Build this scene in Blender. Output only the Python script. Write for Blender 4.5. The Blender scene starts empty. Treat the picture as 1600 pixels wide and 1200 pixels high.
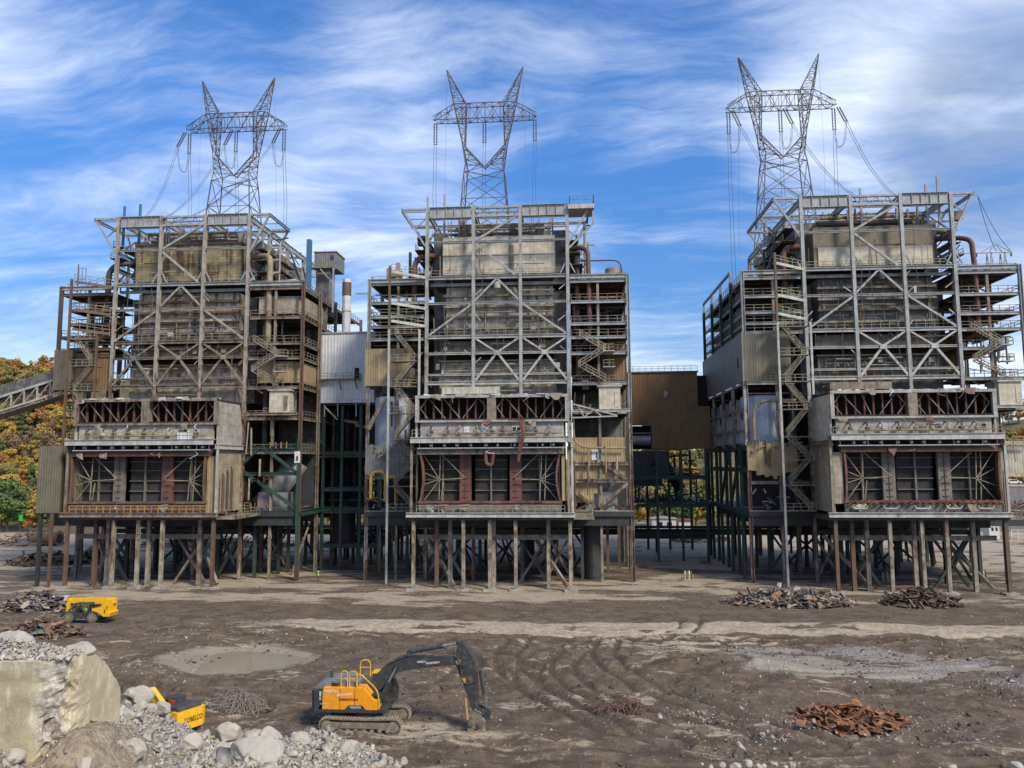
import bpy, bmesh, math, random
import numpy as np
from math import pi, sin, cos, radians, sqrt, atan2
from mathutils import Vector, Matrix, Euler, noise as mnoise
random.seed(7)
SC = bpy.context.scene
COL = SC.collection

# ------------------------------------------------------------------ camera
FPX, YAW, PITCH, ROLL, CAMZ = 1195.2, .0756, .1028, .0052, 20.0
_f0 = Vector((-sin(YAW), cos(YAW), 0)); _r0 = Vector((cos(YAW), sin(YAW), 0)); _u0 = Vector((0, 0, 1))
_fw = _f0*cos(PITCH)+_u0*sin(PITCH); _up = -_f0*sin(PITCH)+_u0*cos(PITCH)
_r = _r0*cos(ROLL)-_up*sin(ROLL); _u = _r0*sin(ROLL)+_up*cos(ROLL)
CAMP = Vector((0, 0, CAMZ))
cam = bpy.data.cameras.new('camera'); camo = bpy.data.objects.new('camera', cam); COL.objects.link(camo)
cam.lens = FPX/1600*36; cam.sensor_width = 36; cam.clip_start = .5; cam.clip_end = 6000
camo.matrix_world = Matrix(((_r.x, _u.x, -_fw.x, 0), (_r.y, _u.y, -_fw.y, 0), (_r.z, _u.z, -_fw.z, CAMZ), (0, 0, 0, 1)))
SC.camera = camo
def ray(x, y): return _r*((x-800)/FPX)-_u*((y-600)/FPX)+_fw
def onY(x, y, Y): d = ray(x, y); return CAMP+d*(Y/d.y)         # survey helper: photo point -> world point at depth Y
def onZ(x, y, Z=0): d = ray(x, y); return CAMP+d*((Z-CAMZ)/d.z)

# ------------------------------------------------------------------ light and exposure
SUN_EL, SUN_AZ = radians(43), radians(134)     # hazy sun, behind the camera to the right
SKY_STRENGTH = .1
SC.view_settings.view_transform = 'Standard'; SC.view_settings.look = 'None'
SC.view_settings.exposure = 1.05; SC.view_settings.gamma = 1
sun = bpy.data.lights.new('sun', 'SUN'); sun.energy = 2.3; sun.angle = radians(13); sun.color = (1, .89, .73)
suno = bpy.data.objects.new('sun', sun); COL.objects.link(suno)
_sd = Vector((sin(SUN_AZ)*cos(SUN_EL), cos(SUN_AZ)*cos(SUN_EL), sin(SUN_EL)))
suno.rotation_euler = _sd.to_track_quat('Z', 'Y').to_euler(); suno.location = (60, -60, 120)

# ------------------------------------------------------------------ node helper
class NT:
    def __init__(s, tree): s.t = tree; s.n = tree.nodes; s.l = tree.links
    def add(s, typ, **kw):
        n = s.n.new(typ)
        for k, v in kw.items(): setattr(n, k, v)
        return n
    def val(s, sock, v):
        if isinstance(v, bpy.types.NodeSocket): s.l.new(v, sock)
        else: sock.default_value = v
    def math(s, op, a, b=0.0, c=None, clamp=False):
        n = s.add('ShaderNodeMath', operation=op, use_clamp=clamp); s.val(n.inputs[0], a); s.val(n.inputs[1], b)
        if c is not None: s.val(n.inputs[2], c)
        return n.outputs[0]
    def vmath(s, op, a, b):
        n = s.add('ShaderNodeVectorMath', operation=op); s.val(n.inputs[0], a); s.val(n.inputs[1], b); return n.outputs[0]
    def dot(s, a, b):
        n = s.add('ShaderNodeVectorMath', operation='DOT_PRODUCT'); s.val(n.inputs[0], a); s.val(n.inputs[1], b); return n.outputs[1]
    def noise(s, vec, scale, detail=5, rough=.55, dist=0.0):
        n = s.add('ShaderNodeTexNoise'); s.val(n.inputs['Vector'], vec); n.inputs['Scale'].default_value = scale
        n.inputs['Detail'].default_value = detail; n.inputs['Roughness'].default_value = rough; n.inputs['Distortion'].default_value = dist
        return n.outputs[0]
    def ramp(s, fac, lo, hi):
        n = s.add('ShaderNodeMapRange', interpolation_type='SMOOTHSTEP'); s.val(n.inputs[0], fac); n.inputs[1].default_value = lo; n.inputs[2].default_value = hi
        return n.outputs[0]
    def mix(s, f, a, b):
        n = s.add('ShaderNodeMix', data_type='RGBA'); s.val(n.inputs[0], f)
        s.val(n.inputs[6], a if isinstance(a, bpy.types.NodeSocket) else (*a, 1)); s.val(n.inputs[7], b if isinstance(b, bpy.types.NodeSocket) else (*b, 1))
        return n.outputs[2]
    def scale(s, vec, sc): return s.vmath('MULTIPLY', vec, sc)

# ------------------------------------------------------------------ world: sky and cirrus
def make_world():
    w = bpy.data.worlds.new('World'); SC.world = w; w.use_nodes = True
    N = NT(w.node_tree); N.n.clear()
    out = N.add('ShaderNodeOutputWorld'); bg = N.add('ShaderNodeBackground'); N.l.new(bg.outputs[0], out.inputs[0])
    sky = N.add('ShaderNodeTexSky', sky_type='NISHITA'); sky.sun_disc = False; sky.sun_elevation = SUN_EL; sky.sun_rotation = SUN_AZ
    sky.altitude = 200; sky.air_density = 1.0; sky.dust_density = .3; sky.ozone_density = 3.0
    hs = N.add('ShaderNodeHueSaturation'); hs.inputs['Saturation'].default_value = 1.3; hs.inputs['Value'].default_value = 1.0; hs.inputs['Hue'].default_value = .508
    N.l.new(sky.outputs[0], hs.inputs['Color'])
    d = N.add('ShaderNodeTexCoord').outputs['Generated']
    sep = N.add('ShaderNodeSeparateXYZ'); N.l.new(d, sep.inputs[0])
    den = N.math('ADD', N.math('MAXIMUM', sep.outputs[2], 0.0), .16)
    cmb = N.add('ShaderNodeCombineXYZ'); N.l.new(N.math('DIVIDE', sep.outputs[0], den), cmb.inputs[0]); N.l.new(N.math('DIVIDE', sep.outputs[1], den), cmb.inputs[1])
    p = cmb.outputs[0]
    warp = N.add('ShaderNodeTexNoise'); N.l.new(p, warp.inputs[0]); warp.inputs['Scale'].default_value = 1.3; warp.inputs['Detail'].default_value = 4
    wv = N.vmath('MULTIPLY', N.vmath('SUBTRACT', warp.outputs[1], (.5, .5, .5)), (1, 1, 0))
    def streak(ang, sx, sy, sc, off, wamt, rough):
        mp = N.add('ShaderNodeMapping'); N.l.new(N.vmath('ADD', p, N.vmath('MULTIPLY', wv, (wamt, wamt, 0))), mp.inputs[0]); mp.inputs['Rotation'].default_value = (0, 0, radians(ang)); mp.inputs['Scale'].default_value = (sx, sy, 1); mp.inputs['Location'].default_value = (*off, 0)
        return N.noise(mp.outputs[0], sc, 14, rough, .15)
    fa = streak(38, .55, 1.9, 1.7, (3.1, 1.7), .45, .66); fb = streak(-32, .5, 1.6, 1.5, (8.1, 4.4), .6, .64)
    fine = N.math('MAXIMUM', fa, N.math('SUBTRACT', fb, .03))
    veil = N.noise(p, .9, 7, .58, .5)
    big = N.noise(N.vmath('ADD', p, (7.3, 2.2, 0)), .8, 3, .5, .4)
    # patches of clear deep blue and of thicker cloud, by direction in the sky
    def blob(px, py, width):
        v = ray(px, py).normalized(); dt = N.dot(d, tuple(v)); c = cos(width)
        return N.ramp(dt, c, 1-(1-c)*.15)
    clear = N.math('ADD', blob(930, 90, .24), N.math('ADD', blob(1085, 400, .15), N.math('ADD', blob(60, 470, .26), blob(300, 40, .2))))
    thick = N.math('ADD', blob(1560, 300, .33), N.math('ADD', blob(560, 210, .24), N.math('ADD', blob(1100, 240, .16), N.math('ADD', blob(1420, 40, .2), blob(150, 300, .3)))))
    cov = N.math('ADD', N.math('ADD', N.math('MULTIPLY', fine, 1.05), N.math('MULTIPLY', veil, .45)), N.math('MULTIPLY', big, .2))
    cov = N.math('ADD', cov, N.math('SUBTRACT', N.math('MULTIPLY', thick, .06), N.math('MULTIPLY', clear, .12)))
    m = N.math('MULTIPLY', N.ramp(cov, .67, 1.22), .86)
    low = N.math('MULTIPLY', N.ramp(sep.outputs[2], .2, .0), .3)
    m = N.math('ADD', m, N.math('MULTIPLY', low, N.math('SUBTRACT', 1.0, m)))
    body = N.noise(N.vmath('ADD', p, (1.0, 5.0, 0)), 1.5, 6, .55)
    grey = N.math('MULTIPLY', blob(1580, 200, .16), N.ramp(body, .32, .52))
    cc = N.mix(grey, (5.6, 6.0, 6.6), (2.3, 2.7, 3.4))
    dim = N.vmath('MULTIPLY', hs.outputs[0], N.mix(N.ramp(sep.outputs[2], .02, .5), (.46, .50, .56), (1, 1, 1)))
    col = N.mix(m, dim, cc)
    N.l.new(col, bg.inputs[0]); bg.inputs[1].default_value = SKY_STRENGTH
make_world()

# ------------------------------------------------------------------ materials
MATS = {}
def _new(name):
    m = bpy.data.materials.new(name); m.use_nodes = True; N = NT(m.node_tree)
    b = N.n['Principled BSDF']; MATS[name] = m
    pos = N.add('ShaderNodeNewGeometry').outputs['Position']
    return m, N, b, pos
def weathered(name, base, alt=None, rust=(.10, .045, .022), amt=.35, rscale=.55, streak=True, rough=.65, metal=0.0, corr=0.0, pitch=.4, panel=None, zrust=None, dark=.0):
    """paint or sheet metal: mottled base, rust patches, downward stains, optional corrugation and panel seams"""
    m, N, b, pos = _new(name)
    alt = alt or tuple(c*.7 for c in base)
    n1 = N.noise(pos, .9, 6, .6); c = N.mix(N.ramp(n1, .35, .65), base, alt)
    n2 = N.noise(pos, rscale, 8, .68, .3)
    r = n2
    if streak:
        st = N.noise(N.scale(pos, (1.6, 1.6, .11)), 1.0, 6, .65)
        r = N.math('ADD', N.math('MULTIPLY', n2, .55), N.math('MULTIPLY', st, .45))
    if zrust:
        z = N.add('ShaderNodeSeparateXYZ'); N.l.new(pos, z.inputs[0])
        r = N.math('ADD', r, N.math('MULTIPLY', N.ramp(z.outputs[2], zrust[0], zrust[1]), zrust[2]))
    lo = .66-.3*amt
    f = N.ramp(r, lo, lo+.1)
    if amt > 0:
        halo = N.ramp(r, lo-.09, lo+.04); c = N.mix(N.math('MULTIPLY', halo, .45), c, tuple(.45*x+.55*y for x, y in zip(base, rust)))
        c = N.mix(N.math('MULTIPLY', f, .9), c, N.mix(N.ramp(N.noise(pos, 3.0, 4), .35, .7), rust, tuple(x*.5 for x in rust)))
    if streak:
        ds = N.ramp(N.noise(N.scale(pos, (2.6, 2.6, .16)), 1.3, 5, .6), .48, .72)
        c = N.mix(N.math('MULTIPLY', ds, .35+dark), c, tuple(x*.28 for x in base))
    bump = None
    if corr:
        k = N.math('SINE', N.math('MULTIPLY', N.dot(pos, (1, 1, 0)), 2*pi/pitch)); bump = N.math('MULTIPLY', k, corr)
        c = N.mix(N.math('MULTIPLY', N.ramp(k, .5, 1.0), .22), c, tuple(x*.4 for x in base))
    if panel:
        bx = N.add('ShaderNodeTexBrick'); N.l.new(N.vmath('MULTIPLY', pos, (1, 1, 1)), bx.inputs[0])
        sep = N.add('ShaderNodeSeparateXYZ'); N.l.new(pos, sep.inputs[0]); cb = N.add('ShaderNodeCombineXYZ')
        N.l.new(N.math('ADD', sep.outputs[0], sep.outputs[1]), cb.inputs[0]); N.l.new(sep.outputs[2], cb.inputs[1]); N.l.new(cb.outputs[0], bx.inputs[0])
        bx.inputs['Scale'].default_value = 1; bx.inputs['Mortar Size'].default_value = .03; bx.inputs['Brick Width'].default_value = panel[0]; bx.inputs['Row Height'].default_value = panel[1]
        bx.inputs['Color1'].default_value = (1, 1, 1, 1); bx.inputs['Color2'].default_value = (.72, .72, .72, 1); bx.inputs['Mortar'].default_value = (.3, .3, .3, 1)
        mm = N.add('ShaderNodeMix', data_type='RGBA', blend_type='MULTIPLY'); mm.inputs[0].default_value = .8; N.l.new(c, mm.inputs[6]); N.l.new(bx.outputs[0], mm.inputs[7]); c = mm.outputs[2]
    N.l.new(c, b.inputs['Base Color']); b.inputs['Roughness'].default_value = rough; b.inputs['Metallic'].default_value = metal
    bn = N.add('ShaderNodeBump'); bn.inputs['Strength'].default_value = .5; bn.inputs['Distance'].default_value = .05
    h = N.noise(pos, 2.2, 6, .6)
    if bump is not None: h = N.math('ADD', h, bump)
    N.l.new(h, bn.inputs['Height']); N.l.new(bn.outputs[0], b.inputs['Normal'])
    return m
def plain(name, col, rough=.5, metal=0.0, var=.25, scale=3.0, dirt=None, damt=.4):
    m, N, b, pos = _new(name)
    c = N.mix(N.ramp(N.noise(pos, scale, 5, .6), .35, .65), col, tuple(x*(1-var) for x in col))
    if dirt: c = N.mix(N.math('MULTIPLY', N.ramp(N.noise(pos, scale*.8, 7, .65, .4), .62-.3*damt, .8-.2*damt), .8), c, dirt)
    N.l.new(c, b.inputs['Base Color']); b.inputs['Roughness'].default_value = rough; b.inputs['Metallic'].default_value = metal
    return m
def glass(name, col):
    m, N, b, pos = _new(name); b.inputs['Base Color'].default_value = (*col, 1); b.inputs['Roughness'].default_value = .08; b.inputs['Specular IOR Level'].default_value = .8
    return m
RUST = (.13, .055, .026)
weathered('frame_steel', (.32, .345, .34), (.23, .245, .24), RUST, .34, .5, zrust=(46, 14, .14))
weathered('frame_steel_rusty', (.35, .33, .29), (.24, .215, .18), RUST, .42, .5, zrust=(50, 20, .12))
weathered('beam_pale', (.43, .43, .40), (.30, .30, .27), RUST, .3, .6)
weathered('beam_worn', (.27, .245, .19), (.15, .13, .10), RUST, .55, .6)
weathered('beam_rust', (.13, .085, .058), (.08, .055, .04), (.17, .085, .045), .5, .7)
weathered('beam_green', (.022, .062, .05), (.014, .04, .034), (.09, .05, .03), .12, .5, zrust=(9, 1, .12))
weathered('beam_dark', (.035, .042, .04), (.02, .026, .026), (.07, .045, .03), .2, .5)
weathered('leg_worn', (.36, .34, .27), (.20, .18, .14), RUST, .45, .7, zrust=(0, 6, .06))
weathered('deck_steel', (.055, .053, .048), (.03, .03, .028), RUST, .4, .5)
weathered('deck_red', (.085, .04, .03), (.05, .03, .025), (.11, .05, .03), .3, .5)
weathered('rail_yellow', (.42, .31, .07), (.28, .22, .09), RUST, .4, 1.0)
weathered('rail_pale', (.30, .28, .20), (.17, .15, .10), RUST, .4, 1.0)
weathered('insulation_block', (.36, .305, .17), (.26, .215, .12), (.075, .03, .022), .55, .2, panel=(2.4, .55), rough=.9)
weathered('panel_beige', (.52, .49, .41), (.38, .345, .27), (.19, .11, .05), .32, .35, dark=.15)
weathered('panel_brown', (.17, .14, .095), (.125, .105, .075), (.10, .06, .03), .2, .4, dark=.1)
weathered('panel_cream', (.50, .47, .37), (.38, .34, .25), (.22, .14, .06), .2, .5)
weathered('casing_grey', (.60, .55, .46), (.30, .255, .195), (.11, .06, .035), .42, .42, dark=.25)
weathered('casing_dark', (.17, .165, .155), (.07, .066, .06), (.06, .04, .03), .3, .42, dark=.3)
weathered('casing_band', (.26, .225, .175), (.15, .125, .095), (.10, .055, .03), .42, .4, dark=.2)
weathered('box_grey', (.42, .41, .375), (.30, .285, .25), (.16, .10, .05), .26, .5, panel=(2.2, 1.9))
weathered('box_tan', (.40, .35, .26), (.29, .245, .175), (.14, .08, .04), .32, .5, panel=(2.0, 4.0))
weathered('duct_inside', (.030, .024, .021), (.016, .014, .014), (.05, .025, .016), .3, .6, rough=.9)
weathered('duct_rust', (.17, .07, .042), (.07, .034, .026), (.17, .08, .04), .35, .8)
weathered('pillar_red', (.17, .065, .05), (.11, .05, .042), (.09, .04, .03), .3, .6)
weathered('pillar_grey', (.19, .165, .14), (.13, .115, .095), (.06, .04, .03), .2, .6)
weathered('panel_mesh', (.028, .026, .024), (.042, .038, .034), (.045, .03, .022), .25, 1.2, rough=.9)
weathered('clad_olive', (.165, .145, .095), (.13, .115, .08), (.10, .06, .03), .12, .3, corr=.8, pitch=.45)
weathered('clad_brown', (.215, .125, .05), (.165, .105, .052), (.115, .045, .02), .4, .12, corr=.8, pitch=.5)
weathered('clad_white', (.58, .60, .62), (.50, .52, .55), (.2, .14, .08), .04, .4, corr=.8, pitch=.6)
weathered('clad_cream', (.45, .43, .36), (.34, .32, .26), (.2, .12, .05), .22, .4, corr=.8, pitch=.45)
weathered('clad_tan', (.36, .27, .14), (.29, .22, .12), (.17, .09, .035), .3, .4, corr=.8, pitch=.45)
weathered('clad_grey', (.19, .19, .185), (.145, .145, .14), (.1, .06, .03), .12, .4, corr=.8, pitch=.5)
weathered('silo_blue', (.40, .45, .53), (.32, .365, .44), (.22, .12, .07), .14, .5)
weathered('duct_silver', (.30, .30, .29), (.2, .2, .195), (.12, .07, .04), .15, .6, metal=.35, rough=.5)
weathered('pipe_tan', (.28, .23, .15), (.2, .165, .11), (.13, .07, .035), .3, .9)
weathered('pipe_red', (.14, .052, .036), (.09, .04, .03), (.08, .04, .03), .3, .9)
weathered('pipe_dark', (.06, .055, .05), (.04, .036, .034), (.1, .05, .03), .4, .9)
weathered('pipe_yellow', (.50, .30, .04), (.35, .22, .05), RUST, .3, .9)
weathered('tank_black', (.04, .042, .046), (.025, .026, .03), (.06, .05, .04), .2, .6)
weathered('lattice_steel', (.085, .072, .064), (.075, .06, .055), (.075, .04, .03), .35, .9, streak=False)
plain('insulator', (.10, .10, .11), .3); plain('wire', (.09, .10, .115), .5)
plain('hardware', (.45, .45, .44), .5)
plain('concrete', (.34, .32, .28), .9, var=.4, scale=1.2); plain('white_paint', (.62, .62, .60), .6, dirt=(.3, .28, .24), damt=.3)
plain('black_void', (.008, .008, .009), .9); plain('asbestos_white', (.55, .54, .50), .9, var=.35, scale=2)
weathered('roof_red', (.20, .055, .05), (.15, .05, .045), RUST, .2, .8); weathered('roof_grey', (.30, .31, .32), (.24, .25, .26), RUST, .1, .8)
glass('window_dark', (.02, .025, .03))
weathered('paint_blue', (.05, .16, .27), (.04, .12, .21), RUST, .15, .9)

# ------------------------------------------------------------------ mesh builder
class MB:
    def __init__(s): s.v = []; s.f = []
    def poly(s, pts, faces):
        o = len(s.v); s.v += [tuple(p) for p in pts]; s.f += [tuple(i+o for i in f) for f in faces]; return s
    BOXF = ((0, 3, 2, 1), (4, 5, 6, 7), (0, 1, 5, 4), (1, 2, 6, 5), (2, 3, 7, 6), (3, 0, 4, 7))
    def box(s, x0, x1, y0, y1, z0, z1):
        return s.poly([(x0, y0, z0), (x1, y0, z0), (x1, y1, z0), (x0, y1, z0), (x0, y0, z1), (x1, y0, z1), (x1, y1, z1), (x0, y1, z1)], s.BOXF)
    def rbox(s, c, sz, rot=(0, 0, 0)):
        M = Euler(rot).to_matrix(); c = Vector(c); a, b, d = sz[0]/2, sz[1]/2, sz[2]/2
        return s.poly([c+M@Vector(p) for p in ((-a, -b, -d), (a, -b, -d), (a, b, -d), (-a, b, -d), (-a, -b, d), (a, -b, d), (a, b, d), (-a, b, d))], s.BOXF)
    def bar(s, p, q, w=.2, h=None, up=(0, 0, 1)):
        p, q = Vector(p), Vector(q); h = h or w; d = (q-p)
        if d.length < 1e-6: return s
        d.normalize(); u = Vector(up)
        if abs(d.dot(u)) > .98: u = Vector((0, 1, 0))
        r = d.cross(u).normalized(); t = r.cross(d).normalized(); a, b = r*(w/2), t*(h/2)
        return s.poly([p-a-b, p+a-b, p+a+b, p-a+b, q-a-b, q+a-b, q+a+b, q-a+b], ((0, 3, 2, 1), (4, 5, 6, 7), (0, 1, 5, 4), (1, 2, 6, 5), (2, 3, 7, 6), (3, 0, 4, 7)))
    def hbar(s, p, q, w, h, up=(0, 0, 1), t=.09):
        """wide-flange section: two flanges and a web"""
        p, q = Vector(p), Vector(q); d = (q-p).normalized(); u = Vector(up)
        if abs(d.dot(u)) > .98: u = Vector((0, 1, 0))
        r = d.cross(u).normalized(); tt = r.cross(d).normalized(); o = tt*(h/2-t/2)
        s.bar(p+o, q+o, w, t, up); s.bar(p-o, q-o, w, t, up); s.bar(p, q, t, h-2*t-.004, up); return s
    def tube(s, pts, r, n=8, closed=True):
        pts = [Vector(p) for p in pts]; rings = []; o = len(s.v); rr = r if isinstance(r, (list, tuple)) else [r]*len(pts)
        prev = None
        for i, p in enumerate(pts):
            d = (pts[min(i+1, len(pts)-1)]-pts[max(i-1, 0)]).normalized()
            if prev is None:
                a = Vector((0, 0, 1)) if abs(d.z) < .9 else Vector((1, 0, 0)); a = (a-d*a.dot(d)).normalized()
            else:
                a = prev-d*prev.dot(d); a = a.normalized() if a.length > 1e-6 else d.orthogonal().normalized()
            prev = a; b = d.cross(a)
            for k in range(n):
                t = 2*pi*k/n; s.v.append(tuple(p+(a*cos(t)+b*sin(t))*rr[i]))
        for i in range(len(pts)-1):
            for k in range(n):
                s.f.append((o+i*n+k, o+i*n+(k+1) % n, o+(i+1)*n+(k+1) % n, o+(i+1)*n+k))
        if closed:
            s.f.append(tuple(o+k for k in reversed(range(n)))); s.f.append(tuple(o+(len(pts)-1)*n+k for k in range(n)))
        return s
    def prism(s, poly, axis, a0, a1):
        """outline of 2-D points extruded along an axis: 'y' takes (x,z), 'x' takes (y,z), 'z' takes (x,y)"""
        f = {'y': lambda p, a: (p[0], a, p[1]), 'x': lambda p, a: (a, p[0], p[1]), 'z': lambda p, a: (p[0], p[1], a)}[axis]
        n = len(poly); A = [f(p, a0) for p in poly]; B = [f(p, a1) for p in poly]
        return s.poly(A+B, [tuple(range(n))[::-1], tuple(range(n, 2*n))]+[(i, (i+1) % n, n+(i+1) % n, n+i) for i in range(n)])
    def lathe(s, c, prof, n=24, axis='z'):
        o = len(s.v)
        for r, z in prof:
            for k in range(n):
                t = 2*pi*k/n; p = (r*cos(t), r*sin(t), z)
                if axis == 'y': p = (p[0], p[2], p[1])
                if axis == 'x': p = (p[2], p[0], p[1])
                s.v.append((c[0]+p[0], c[1]+p[1], c[2]+p[2]))
        for i in range(len(prof)-1):
            for k in range(n): s.f.append((o+i*n+k, o+i*n+(k+1) % n, o+(i+1)*n+(k+1) % n, o+(i+1)*n+k))
        s.f.append(tuple(o+k for k in reversed(range(n)))); s.f.append(tuple(o+(len(prof)-1)*n+k for k in range(n)))
        return s
    def rail(s, pts, h=1.1, step=2.0, r=.09):
        pts = [Vector(p) for p in pts]
        for a, b in zip(pts, pts[1:]):
            L = (b-a).length; n = max(1, round(L/step))
            for i in range(n+1):
                q = a.lerp(b, i/n); s.bar(q, q+Vector((0, 0, h)), r)
            for z in (h*.52, h): s.bar(a+Vector((0, 0, z)), b+Vector((0, 0, z)), r)
        return s
    def build(s, name, mat, parent=None, smooth=False, label=None):
        me = bpy.data.meshes.new(name); me.from_pydata(s.v, [], s.f); me.materials.append(MATS[mat] if isinstance(mat, str) else mat)
        if smooth: me.polygons.foreach_set('use_smooth', [True]*len(me.polygons))
        me.update(); o = bpy.data.objects.new(name, me); COL.objects.link(o)
        if parent is not None: o.parent = parent
        if label: o['label'] = label
        return o
def fix_normals(o):
    bm = bmesh.new(); bm.from_mesh(o.data); bmesh.ops.recalc_face_normals(bm, faces=bm.faces); bm.to_mesh(o.data); bm.free(); return o
def tag(o, label=None, cat=None, group=None, kind=None):
    for k, v in (('label', label), ('category', cat), ('group', group), ('kind', kind)):
        if v: o[k] = v
    return o
def thing(name, label, cat, loc=(0, 0, 0), rz=0, group=None):
    o = bpy.data.objects.new(name, None); o.empty_display_size = .5; COL.objects.link(o); o.location = loc; o.rotation_euler = (0, 0, rz)
    return tag(o, label, cat, group)
def text(body, size, mat, parent, loc, rot=(pi/2, 0, 0), shear=0, width=None, name='lettering', bold=.005):
    cu = bpy.data.curves.new('lettering', 'FONT'); cu.body = body; cu.size = size; cu.extrude = .004; cu.offset = bold*size/.3; cu.shear = shear; cu.align_x = 'CENTER'; cu.align_y = 'CENTER'
    t = bpy.data.objects.new('lettering_source', cu); COL.objects.link(t)
    dg = bpy.context.evaluated_depsgraph_get(); me = bpy.data.meshes.new_from_object(t.evaluated_get(dg)); bpy.data.objects.remove(t); me.materials.clear(); me.materials.append(MATS[mat])
    if width:
        xs = [v.co.x for v in me.vertices]; k = width/(max(xs)-min(xs))
        for v in me.vertices: v.co.x *= k
    o = bpy.data.objects.new(name, me); COL.objects.link(o); o.parent = parent; o.location = loc; o.rotation_euler = rot
    return o
def bez(pts, n=8):
    """rounded polyline"""
    pts = [Vector(p) for p in pts]; out = [pts[0]]
    for a, b, c in zip(pts, pts[1:], pts[2:]):
        r = min((a-b).length, (c-b).length)*.45; p = b+(a-b).normalized()*r; q = b+(c-b).normalized()*r
        for i in range(n+1):
            t = i/n; out.append(p*(1-t)**2+b*2*t*(1-t)+q*t*t)
    return out+[pts[-1]]
# ------------------------------------------------------------------ ground
_rs = np.random.RandomState(5); _LAT = _rs.rand(257, 257).astype(np.float32)
def vnoise(x, y):
    xi = np.floor(x).astype(int); yi = np.floor(y).astype(int); fx = x-xi; fy = y-yi
    fx = fx*fx*(3-2*fx); fy = fy*fy*(3-2*fy); a = xi % 256; b = yi % 256
    return (_LAT[a, b]*(1-fx)+_LAT[a+1, b]*fx)*(1-fy)+(_LAT[a, b+1]*(1-fx)+_LAT[a+1, b+1]*fx)*fy
def fbm(x, y, o=5, g=.5):
    s = 0; a = 1; t = 0
    for i in range(o):
        s = s+a*vnoise(x*2**i+17.3*i, y*2**i+9.1*i); t += a; a *= g
    return s/t
def sstep(a, b, x):
    t = np.clip((x-a)/(b-a), 0, 1); return t*t*(3-2*t)
def ell(X, Y, cx, cy, rx, ry, soft=.35, wob=.35):
    d = np.sqrt(((X-cx)/rx)**2+((Y-cy)/ry)**2)+(fbm(X*.13, Y*.16, 4)-.5)*2*wob
    return 1-sstep(1-soft, 1+soft, d)
# wheel ruts: centre lines on the mud
RUTS = [[(-2, 86), (-4, 80), (-4.5, 74), (-3, 68), (1, 62.5), (7, 58)], [(1.5, 88), (-1, 81), (-1, 75), (1, 69.5), (5, 64.5), (12, 60)],
        [(-24, 55.6), (-10, 55), (6, 54.6), (26, 55.4), (40, 57)], [(-40, 92.5), (-15, 91), (12, 92), (50, 90.5)],
        [(-60, 84), (-45, 88), (-28, 92), (-12, 93)], [(8, 90), (14, 96), (16, 108), (15, 122), (14.5, 138)], [(12, 74), (24, 71), (36, 69), (50, 66)], [(30, 92), (42, 88), (58, 90)], [(-34, 66), (-24, 68.5), (-10, 69.5)], [(-6, 90), (-7, 82), (-6, 75), (-3.5, 70), (-.5, 65), (3, 60)], [(4, 90), (3, 84), (4, 77), (7, 70), (12, 64), (18, 58)], [(-28, 58), (-20, 64), (-12, 70), (-10, 78), (-14, 88)], [(20, 76), (30, 78), (40, 80), (52, 79)], [(-46, 70), (-36, 68), (-26, 63)], [(18, 90), (26, 92), (36, 91), (50, 93.5)], [(-12, 84), (-4, 79), (4, 77), (16, 79)]]
def curve_pts(P, n=60):
    P = np.array(P, float); t = np.linspace(0, len(P)-1, n); out = np.zeros((n, 2))
    for k in range(2): out[:, k] = np.interp(t, np.arange(len(P)), P[:, k])
    for _ in range(4): out[1:-1] = (out[:-2]+2*out[1:-1]+out[2:])/4
    return out
_RP = [curve_pts(r) for r in RUTS]
def rut(X, Y):
    h = np.zeros_like(X)
    for P in _RP:
        x0, x1, y0, y1 = P[:, 0].min()-4, P[:, 0].max()+4, P[:, 1].min()-4, P[:, 1].max()+4
        k = (X > x0) & (X < x1) & (Y > y0) & (Y < y1)
        if not k.any(): continue
        xs, ys = X[k], Y[k]; d = np.full(xs.shape, 99.)
        for a, b in zip(P[:-1], P[1:]):
            ab = b-a; t = np.clip(((xs-a[0])*ab[0]+(ys-a[1])*ab[1])/(ab@ab+1e-9), 0, 1); d = np.minimum(d, np.hypot(xs-a[0]-t*ab[0], ys-a[1]-t*ab[1]))
        g = -np.exp(-((d-1.15)/.36)**2)*.26+np.exp(-((d-1.8)/.34)**2)*.15+np.exp(-(d/.55)**2)*.10
        h[k] = np.where(np.abs(g) > np.abs(h[k]), g, h[k])
    return h
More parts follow.
